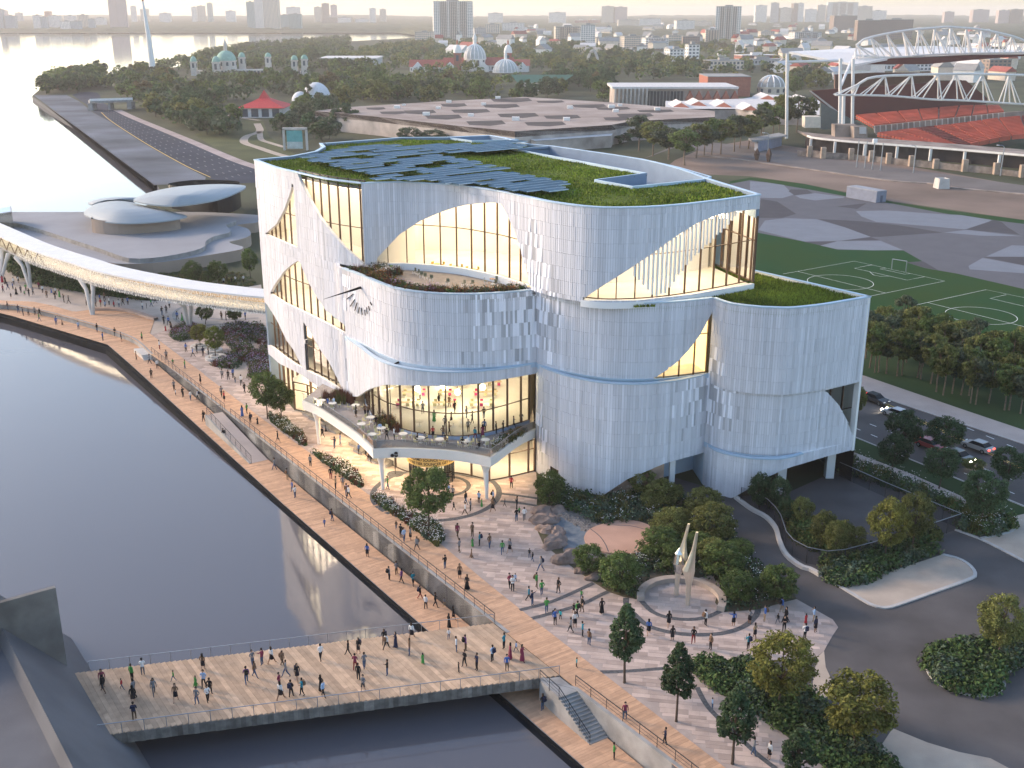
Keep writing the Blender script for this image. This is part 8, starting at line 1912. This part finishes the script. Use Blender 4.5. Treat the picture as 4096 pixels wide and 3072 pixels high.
def body(pose, skirt=None, seated=False, seed=0):
    """one continuous skinned figure 1.72 m tall facing -Y; faces split by slot: skin, top, bottom, shoe"""
    V = []; E = []; Rd = []
    def vert(p, r, par=None):
        V.append(p); Rd.append(r)
        if par is not None: E.append((par, len(V) - 1))
        return len(V) - 1
    A = pose; sx = A.get('stride', 0)
    hipz = .92 if not seated else .52
    pel = vert((0, 0, hipz), (.155, .115)); wst = vert((0, 0, hipz + .17), (.135, .10), pel); ch = vert((0, .005, hipz + .38), (.165, .11), wst); nk = vert((0, .01, hipz + .55), (.06, .06), ch); h0 = vert((0, -.01, hipz + .63), (.075, .085), nk); h1 = vert((0, -.012, hipz + .73), (.083, .098), h0); vert((0, -.005, hipz + .80), (.06, .07), h1)
    for s, k in ((1, 'R'), (-1, 'L')):
        hp_ = vert((s * .09, 0, hipz - .05), (.095, .10), pel)
        if seated: kn = vert((s * .12, -.42, .50), (.062, .062), hp_); an = vert((s * .12, -.45, .09), (.042, .045), kn)
        else:
            st = s * sx; kn = vert((s * .105, -.03 + st * .16, .49), (.066, .07), hp_); an = vert((s * .11, st * .33 + (.05 if st > 0 else 0), .09), (.042, .048), kn)
        vert((s * .12, V[an][1] - .14, .045), (.04, .035), an)
        sh_ = vert((s * .19, 0, hipz + .50), (.062, .065), ch); a = A.get(k, 'down')
        el, ha = {'down': ((s * .25, .03, hipz + .20), (s * .26, -.04, hipz - .06)), 'bent': ((s * .25, .05, hipz + .22), (s * .14, -.24, hipz + .26)), 'phone': ((s * .27, -.10, hipz + .24), (s * .10, -.22, hipz + .58)), 'up': ((s * .36, -.06, hipz + .46), (s * .50, -.20, hipz + .62)), 'cross': ((s * .25, -.05, hipz + .24), (s * -.08, -.19, hipz + .28)), 'hip': ((s * .36, .06, hipz + .24), (s * .19, -.04, hipz + .06)), 'pocket': ((s * .28, .06, hipz + .22), (s * .19, -.05, hipz + .0)), 'table': ((s * .25, -.12, hipz + .22), (s * .12, -.38, hipz + .22))}[a]
        e2_ = vert(el, (.045, .047), sh_); h_ = vert(ha, (.032, .034), e2_); d = (Vector(ha) - Vector(el)).normalized() * .09
        vert(tuple(Vector(ha) + d), (.022, .028), h_)
    me = bpy.data.meshes.new('person'); me.from_pydata(V, E, []); ob = bpy.data.objects.new('tmp', me); COL.objects.link(ob)
    sk = ob.modifiers.new('s', 'SKIN'); sk.use_smooth_shade = True
    for i, r in enumerate(Rd): me.skin_vertices[0].data[i].radius = r
    me.skin_vertices[0].data[0].use_root = True
    sb = ob.modifiers.new('d', 'SUBSURF'); sb.levels = 1; sb.render_levels = 1
    bpy.context.view_layer.update(); out = bpy.data.meshes.new_from_object(ob.evaluated_get(bpy.context.evaluated_depsgraph_get())); bpy.data.objects.remove(ob)
    out.materials.clear()
    for m_ in (SKIN[0], CM['k'], CM['K'], SHOE): out.materials.append(m_)
    for f in out.polygons:
        c = f.center; f.use_smooth = True
        hand = (abs(c.x) > .0 and any((c - Vector(V[i])).length < .085 for i in range(len(V)) if Rd[i] in ((.032, .034), (.022, .028))))
        leg = c.z < hipz + .0 and not (abs(c.x) > .215 and not seated)
        sl = 0 if (c.z > hipz + .565 or hand) else 1
        if leg and not hand: sl = 2
        if not hand and skirt == 'S' and leg and c.z < .55: sl = 0
        if not hand and skirt == 'H' and leg and c.z < .5: sl = 0
        if c.z < .085: sl = 3
        f.material_index = sl
    hz_ = hipz + .74; m = MB(); long = skirt in ('S', 'D')
    m.lathe((0, .018, 0), ([(.05, hz_ - .27), (.098, hz_ - .2)] if long else [(.07, hz_ - .09)]) + [(.098, hz_ - .02), (.104, hz_ + .04), (.085, hz_ + .10), (.02, hz_ + .13)], 10)
    for i, v in enumerate(m.v):
        if v.y < -.05 and v.z < hz_ + .05: m.v[i] = Vector((v.x, -.045, v.z))
    hair = m.mesh('hair', [HAIRS[0]], True); sk_ = None
    if skirt in ('S', 'D') and not seated:
        m = MB(); m.lathe((0, 0, 0), [(.135, hipz + .14), (.19, hipz - .05), (.20, .62), (.21, .52)] if skirt == 'S' else [(.135, hipz + .14), (.185, hipz - .05), (.22, .5), (.27, .14)], 12, sy=.8); sk_ = m.mesh('skirt', [CM['S']], True)
    return out, hair, sk_
POSES = [dict(R='down', L='down'), dict(R='bent', L='bent', stride=.4), dict(R='phone', L='down'), dict(R='cross', L='cross'), dict(R='hip', L='down', stride=.3), dict(R='down', L='down', stride=1), dict(R='pocket', L='pocket', stride=.25), dict(R='bent', L='down', stride=.8), dict(R='up', L='down')]
PROTO = {}
def proto(i, sk):
    k = (i, sk)
    if k not in PROTO: PROTO[k] = body(POSES[i], sk) if i < 9 else body(dict(R='table', L='table'), sk, True)
    return PROTO[k]
mb = MB(); mb.box(-.16, .11, 1.05, .16, .29, 1.47); mb.box(-.12, .27, 1.08, .12, .36, 1.3); BPK = mb.mesh('backpack', [CM['k']])
POSEW = ['standing', 'holding something', 'with a hand at the face', 'with folded arms', 'hand on hip', 'walking', 'hands in pockets', 'strolling', 'pointing', 'seated']
NP = [0]
def person(p, top, bot, where, child=False, pack=False, pose=None, rz=None, group='visitors of the museum quarter'):
    NP[0] += 1; k = NP[0]; sk = bot if bot in 'SHD' else None
    i = pose if pose is not None else (5 if (child and k % 2) else RR.choice((0, 1, 1, 2, 3, 4, 5, 5, 6, 6, 7, 8 if k % 3 == 0 else 0)))
    me, hr, sm = proto(i, sk); s = (.66 if child else RR.uniform(1.0, 1.1))
    o = bpy.data.objects.new('person', me); COL.objects.link(o); o.location = p; o.rotation_euler = (0, 0, RR.uniform(0, 6.28) if rz is None else rz); o.scale = (s, s, s)
    bm_ = CM[top] if bot == 'D' else CM['S'] if bot == 'S' else CM[bot]
    for j, mt in enumerate((SKIN[k % 7 % 3], CM[top], bm_, SHOE)): o.material_slots[j].link = 'OBJECT'; o.material_slots[j].material = mt
    h = link('hair', hr, o, world=False); h.material_slots[0].link = 'OBJECT'; h.material_slots[0].material = HAIRS[k % 3]
    if sm: q = link('skirt', sm, o, world=False); q.material_slots[0].link = 'OBJECT'; q.material_slots[0].material = bm_
    if pack: q = link('backpack', BPK, o, world=False); q.material_slots[0].link = 'OBJECT'; q.material_slots[0].material = CM['kno'[k % 3]]
    wd = 'child' if child else 'person'
    cl = 'in a %s dress' % CN[top][0] if bot == 'D' else 'in %s top, %s' % (CN[top][0], CN[bot][0])
    lb = '%s %s%s %s' % (wd, cl, ', backpack,' if pack else '', where)
    tag(o, lb, 'person', group); uniq(o, lb); return o
def crowd(cv, where, data, z=None, shift=(0, 0)):
    for w in data.split():
        x, y, c = w.split(','); (X, Y_) = cv((float(x), float(y)))[0]
        p = hit(X, Y_) if z is None else P(X, Y_, z)
        person(p, c[0], c[1], where, 'c' in c[2:], '+' in c)
crowd(K(0, 2200, .633), 'on the pier', '650,865,mS 655,900,kH 772,880,rJc 836,828,gK 848,925,yK 845,970,kS 852,1075,nB+ 905,792,wG 975,915,yG+ 1113,955,oS 1098,828,gJc 1238,862,gDc 1290,868,lK 1246,975,yJ 1315,960,wK 1330,915,kK 1285,758,oS 1560,845,pJ+ 1612,805,oJ 1598,735,yJ 1658,728,mJ 1718,718,wS 1788,738,oB+ 1808,800,yJ 1880,822,kS+ 1775,945,wS 1768,880,mK 1842,930,kK+ 1910,920,tK+ 2030,895,kD 2045,928,lK 2028,697,wK 2202,668,kK')
crowd(K(1300, 2200, .633), 'on the pier', '212,655,kS+ 192,758,mR 250,750,yJ 212,823,kK 242,893,yH 395,793,kJ 375,600,kK+ 388,628,wK+ 447,617,nD 548,563,wS 535,665,oJ 618,716,gDc 782,562,wJc 830,645,wJ 888,635,pB+ 882,737,kK 845,775,kKc 960,760,nK 1058,705,lK+ 1132,625,tK 1170,690,mD 1208,643,lGc 1150,762,bB 1246,703,mD')
crowd(K(1300, 2200, .633), 'past the pier', '1590,745,cKc 1895,1068,mJ 2148,1230,nK 1375,1015,kJ+ 1825,1325,gK')
crowd(c_, 'on the lower boardwalk', '182,567,bJc 238,525,oJ+ 497,790,bS 658,962,yK+ 712,920,yB 750,982,pK 835,1003,tK+ 888,1103,kR+ 928,1172,wK 1000,1160,kK 1065,1155,yTc 1132,1255,kS 1100,1313,kD')
crowd(c_, 'on the upper boardwalk', '78,123,yK 228,218,kR 265,290,TK 318,283,yT 345,345,bJ+ 360,358,wK 710,585,kJc 745,650,kK 768,677,lJ 815,667,yS 862,743,yH+ 1070,875,kJ 1178,948,oS 1232,1033,kD')
crowd(c_, 'near the museum entrance', '648,290,gJ 1097,340,lK 1127,357,yK 1135,445,kKc 1218,480,wB 1258,452,yK 1223,400,kJ 1320,395,lK 1340,420,gDc 1425,385,lK+ 1422,455,oS 1510,420,nKc 1558,285,rK 1600,440,kK 1597,528,kJ 1617,480,gSc 1653,520,wG')
crowd(c_, 'on the open stone plaza', '1163,648,mB+ 1272,640,oB 1175,755,yB 1272,712,gDc 1265,795,oDc 1325,707,tK+ 1398,722,oJ 1492,767,gJ 1547,757,yS 1692,793,kJc 1715,820,kJc 1775,892,yJ+ 1545,1018,mK 1568,1040,wK 1587,978,lJc 1745,1018,gB+ 1782,1070,gJ 1905,1055,kK 1688,1118,tK 1712,1145,nJ 1818,1203,gJ 2075,1100,gJc 1880,1288,bK+ 1920,1250,cKc 1995,1345,yK 2045,1225,gK+ 2080,1195,kB 2018,1200,kSc 2027,1307,wS 2082,1375,tK 2130,1440,oJ')
crowd(d_, 'near the sculpture', '750,1205,kD 1243,1305,kS 1513,1295,wK+ 1720,1300,bS 1838,1282,yS 1950,1262,bT+ 2075,1200,bT+ 2047,1278,kGc 2105,1272,kD 1095,1365,bS 1270,1408,kS 1425,1425,kR 1552,1472,oK 1830,1470,tK+ 1878,1388,TS 2092,1340,kK')
crowd(q_, 'among the plaza trees', '828,465,rDc 878,455,lT 888,520,nS 822,565,wK+ 235,1005,lJc 497,1305,yJ 597,1325,wS')
crowd(eL, 'on the far left plaza', '40,800,wK 20,865,rD 45,878,kD 112,882,wK 150,870,wS 27,945,mK 65,925,nJ 105,922,bK 133,965,kD 170,950,nK 90,990,kSc 200,970,gHc 235,975,kK 268,965,yK 210,935,gK 315,920,mK 345,950,wK 378,990,oK 415,950,bDc 450,965,wK 445,1000,kK 515,1025,kK 555,1035,kK 480,985,gD 697,1050,yK+ 768,1005,kJ 805,1020,bT 842,1010,oK 773,1060,yB 812,1060,rT 848,1075,lJ 880,1045,wK 920,1080,rK 958,1065,wJ 990,1050,kK 1030,1045,bK 1147,1083,wJ 1180,1073,kKc 1218,1060,gJ 1250,1035,oK 1305,1128,kJ 1340,1115,kK 1365,1070,wK 1320,1200,kK 1358,1208,bK 1378,1252,oS 1333,1255,rDc')
crowd(eL, 'beside the footbridge', '1427,1165,bK 1467,1175,gD 1622,1170,nJ 1662,1170,mK 1783,1165,oK 1820,1170,oK 1855,1160,oS 1975,1165,bK 1800,885,wS 1828,865,kK 1865,880,kK 1895,872,wK 1960,865,wK')
crowd(eL, 'on the far boardwalk', '65,1085,kJ 150,1110,nJ 188,1135,nK 232,1133,yK 283,1128,yK 322,1135,kK 318,1178,gJ 455,1210,bJ 502,1207,oDc 633,1243,lJ 783,1265,kJ 830,1335,bG 927,1298,kK 978,1342,nH 1098,1490,oB 1205,1520,yK 1267,1558,wK')
crowd(eL, 'near the ring benches', '1143,1335,gS 1285,1405,wR 1340,1485,yK 1392,1527,gHc 1490,1562,gJ 1498,1425,bK 1553,1465,bK 1585,1430,kK 1635,1458,nK 1678,1450,oK')
f_c = K(0, 1200, .5425)
crowd(f_c, 'on the lower boardwalk', '1118,578,kK 1285,665,yK 1297,705,wKc 1350,718,kK 1407,742,wJ 1460,738,wK+ 1502,897,kK+ 1648,1027,kJ+ 2025,1253,yJ 2120,1330,yT+ 2157,1418,bJ 2178,1460,wJ')
crowd(f_c, 'on the upper boardwalk', '1480,622,kS 1635,712,yK 1655,750,rS 1640,580,yK 1685,590,kK 1720,575,bK 1735,610,kJc 1780,628,wK 1805,685,kK 1822,840,gK 1787,860,bD 1848,908,kK+ 1900,918,kDc 2050,1052,kH')
crowd(g_c, 'under the dining terrace', '535,835,kK 560,788,kDc 625,910,nJ 667,885,bJ 803,955,bK 855,965,nK 878,1000,mS 895,1015,yK')
crowd(g_c, 'on the dining terrace', '783,680,kS 850,668,oK 873,675,oK 905,675,TG 1010,852,kK 1063,845,wK', ZT + .01)
crowd(g_c, 'inside the dining hall', '1255,555,wK 1205,610,wS 1275,655,yK 1393,590,kK 1358,715,gD 1470,605,oK 1510,650,kK 1440,765,yK 1485,730,oS 1470,810,oK 1350,835,rS 1425,838,oJ 1597,690,yJ 1640,725,kK 1725,690,kJ 1610,790,yK 1660,845,tR 1715,830,mD 1730,790,bK 1815,800,kK 1867,795,kK 1945,760,nK 2000,735,yK', ZT + .05)
for x, y, t in ((1235, 868, 'k'), (1290, 860, 'y'), (1568, 895, 'k'), (1612, 886, 'w'), (1690, 925, 'k'), (930, 738, 'k'), (960, 785, 'l'), (575, 600, 'b'), (622, 596, 'l'), (1440, 885, 'o')):
    p = P(*g_c((x, y))[0], ZT + .01); person(p, t, 'K', 'seated on the dining terrace', pose=9)
# cars -----------------------------------------------------------
HEADL = M('headlight', (1, .95, .85), .3, 0, emit=(1, .9, .7), es=40); TAIL = M('tail light', (.5, .02, .02), .4, 0, emit=(1, .05, .03), es=3); TYRE = M('tyre', (.015, .015, .016), .8); RIM = M('wheel rim', (.3, .3, .31), .3, metal=.8); CGL = M('car glass', (.015, .017, .02), .08)
def car(p, rz, col, label, lit):
    """a car heading along +X before rotation"""
    o = thing('car', label, 'car', p, rz, 'cars on the road'); mt = M('car paint', col, .25, .04, spec=.6); W = .9
    prof = [(-2.25, .35), (-2.3, .62), (-2.2, .88), (-1.3, .98), (.75, .96), (1.9, .82), (2.25, .62), (2.28, .35)]
    m = MB(); L_, R_b = [Vector((x, -W, z)) for x, z in prof], [Vector((x, W, z)) for x, z in prof]; m.ring(L_, R_b); m.quad(*L_); m.quad(*R_b[::-1]); m.build('body', [mt], o, world=False)
    cab = [(-1.75, .96), (-1.2, 1.42), (.35, 1.45), (1.05, .95)]; m = MB(); A = [Vector((x, -W * (.93 if z < 1 else .74), z)) for x, z in cab]; B_ = [Vector((v.x, -v.y, v.z)) for v in A]; m.quad(*A); m.quad(*B_[::-1]); m.quad(A[0], A[1], B_[1], B_[0]); m.quad(A[2], A[3], B_[3], B_[2]); m.build('window_glass', [CGL], o, world=False)
    m = MB(); m.hexa([Vector((x, y * W * .76, z)) for z in (1.41, 1.48) for x, y in ((-1.22, -1), (.38, -1), (.38, 1), (-1.22, 1))]); m.build('roof', [mt], o, world=False)
    for x in (-1.4, 1.4):
        for s in (-1, 1): m = MB(); m.tube([(x, s * .72, .33), (x, s * .93, .33)], .33, 14); w = m.build('wheel', [TYRE], o, world=False); m = MB(); m.tube([(x, s * .9, .33), (x, s * .945, .33)], .2, 10); m.build('rim', [RIM], w, world=False)
    for s in (-1, 1):
        m = MB(); m.box(2.2, s * .6 - .2, .6, 2.3, s * .6 + .2, .76); m.build('headlight', [HEADL if lit else WHITE], o, world=False); m = MB(); m.box(-2.33, s * .6 - .2, .66, -2.24, s * .6 + .2, .84); m.build('tail_light', [TAIL], o, world=False)
rd = (P(4096, 1900) - P(3411, 1650)); ra_ = math.atan2(rd.y, rd.x)
for x, y, col, lb, fwd, lit in ((370, 385, (.05, .05, .055), 'dark grey car with red lower body passing behind the museum corner', 0, 0), (520, 492, (.55, .55, .56), 'white car half hidden behind a street tree', 1, 1), (775, 725, (.30, .05, .05), 'dark red car behind the two street trees', 0, 0), (985, 812, (.26, .25, .24), 'grey car with bright headlights below the tree', 0, 1), (1120, 735, (.36, .35, .34), 'long silver car on the far lane of the road', 1, 0)):
    p = P(*r_c((x, y))[0]); car(v3(p, .02), ra_ + (0 if not fwd else math.pi) , col, lb, lit)
# ---------------------------------------------------------------- evening air
hz = MB(); hz.box(-9500, -600, -7.5, 9500, 17000, 135)
HM = bpy.data.materials.new('haze'); HM.use_nodes = True
t = HM.node_tree; t.nodes.clear(); o_ = t.nodes.new('ShaderNodeOutputMaterial'); pv = t.nodes.new('ShaderNodeVolumePrincipled')
pv.inputs['Color'].default_value = (1, .92, .87, 1); pv.inputs['Density'].default_value = 0.0001; pv.inputs['Anisotropy'].default_value = .2
t.links.new(pv.outputs[0], o_.inputs['Volume'])
tag(hz.build('haze', [HM]), kind='stuff')
settle_labels()
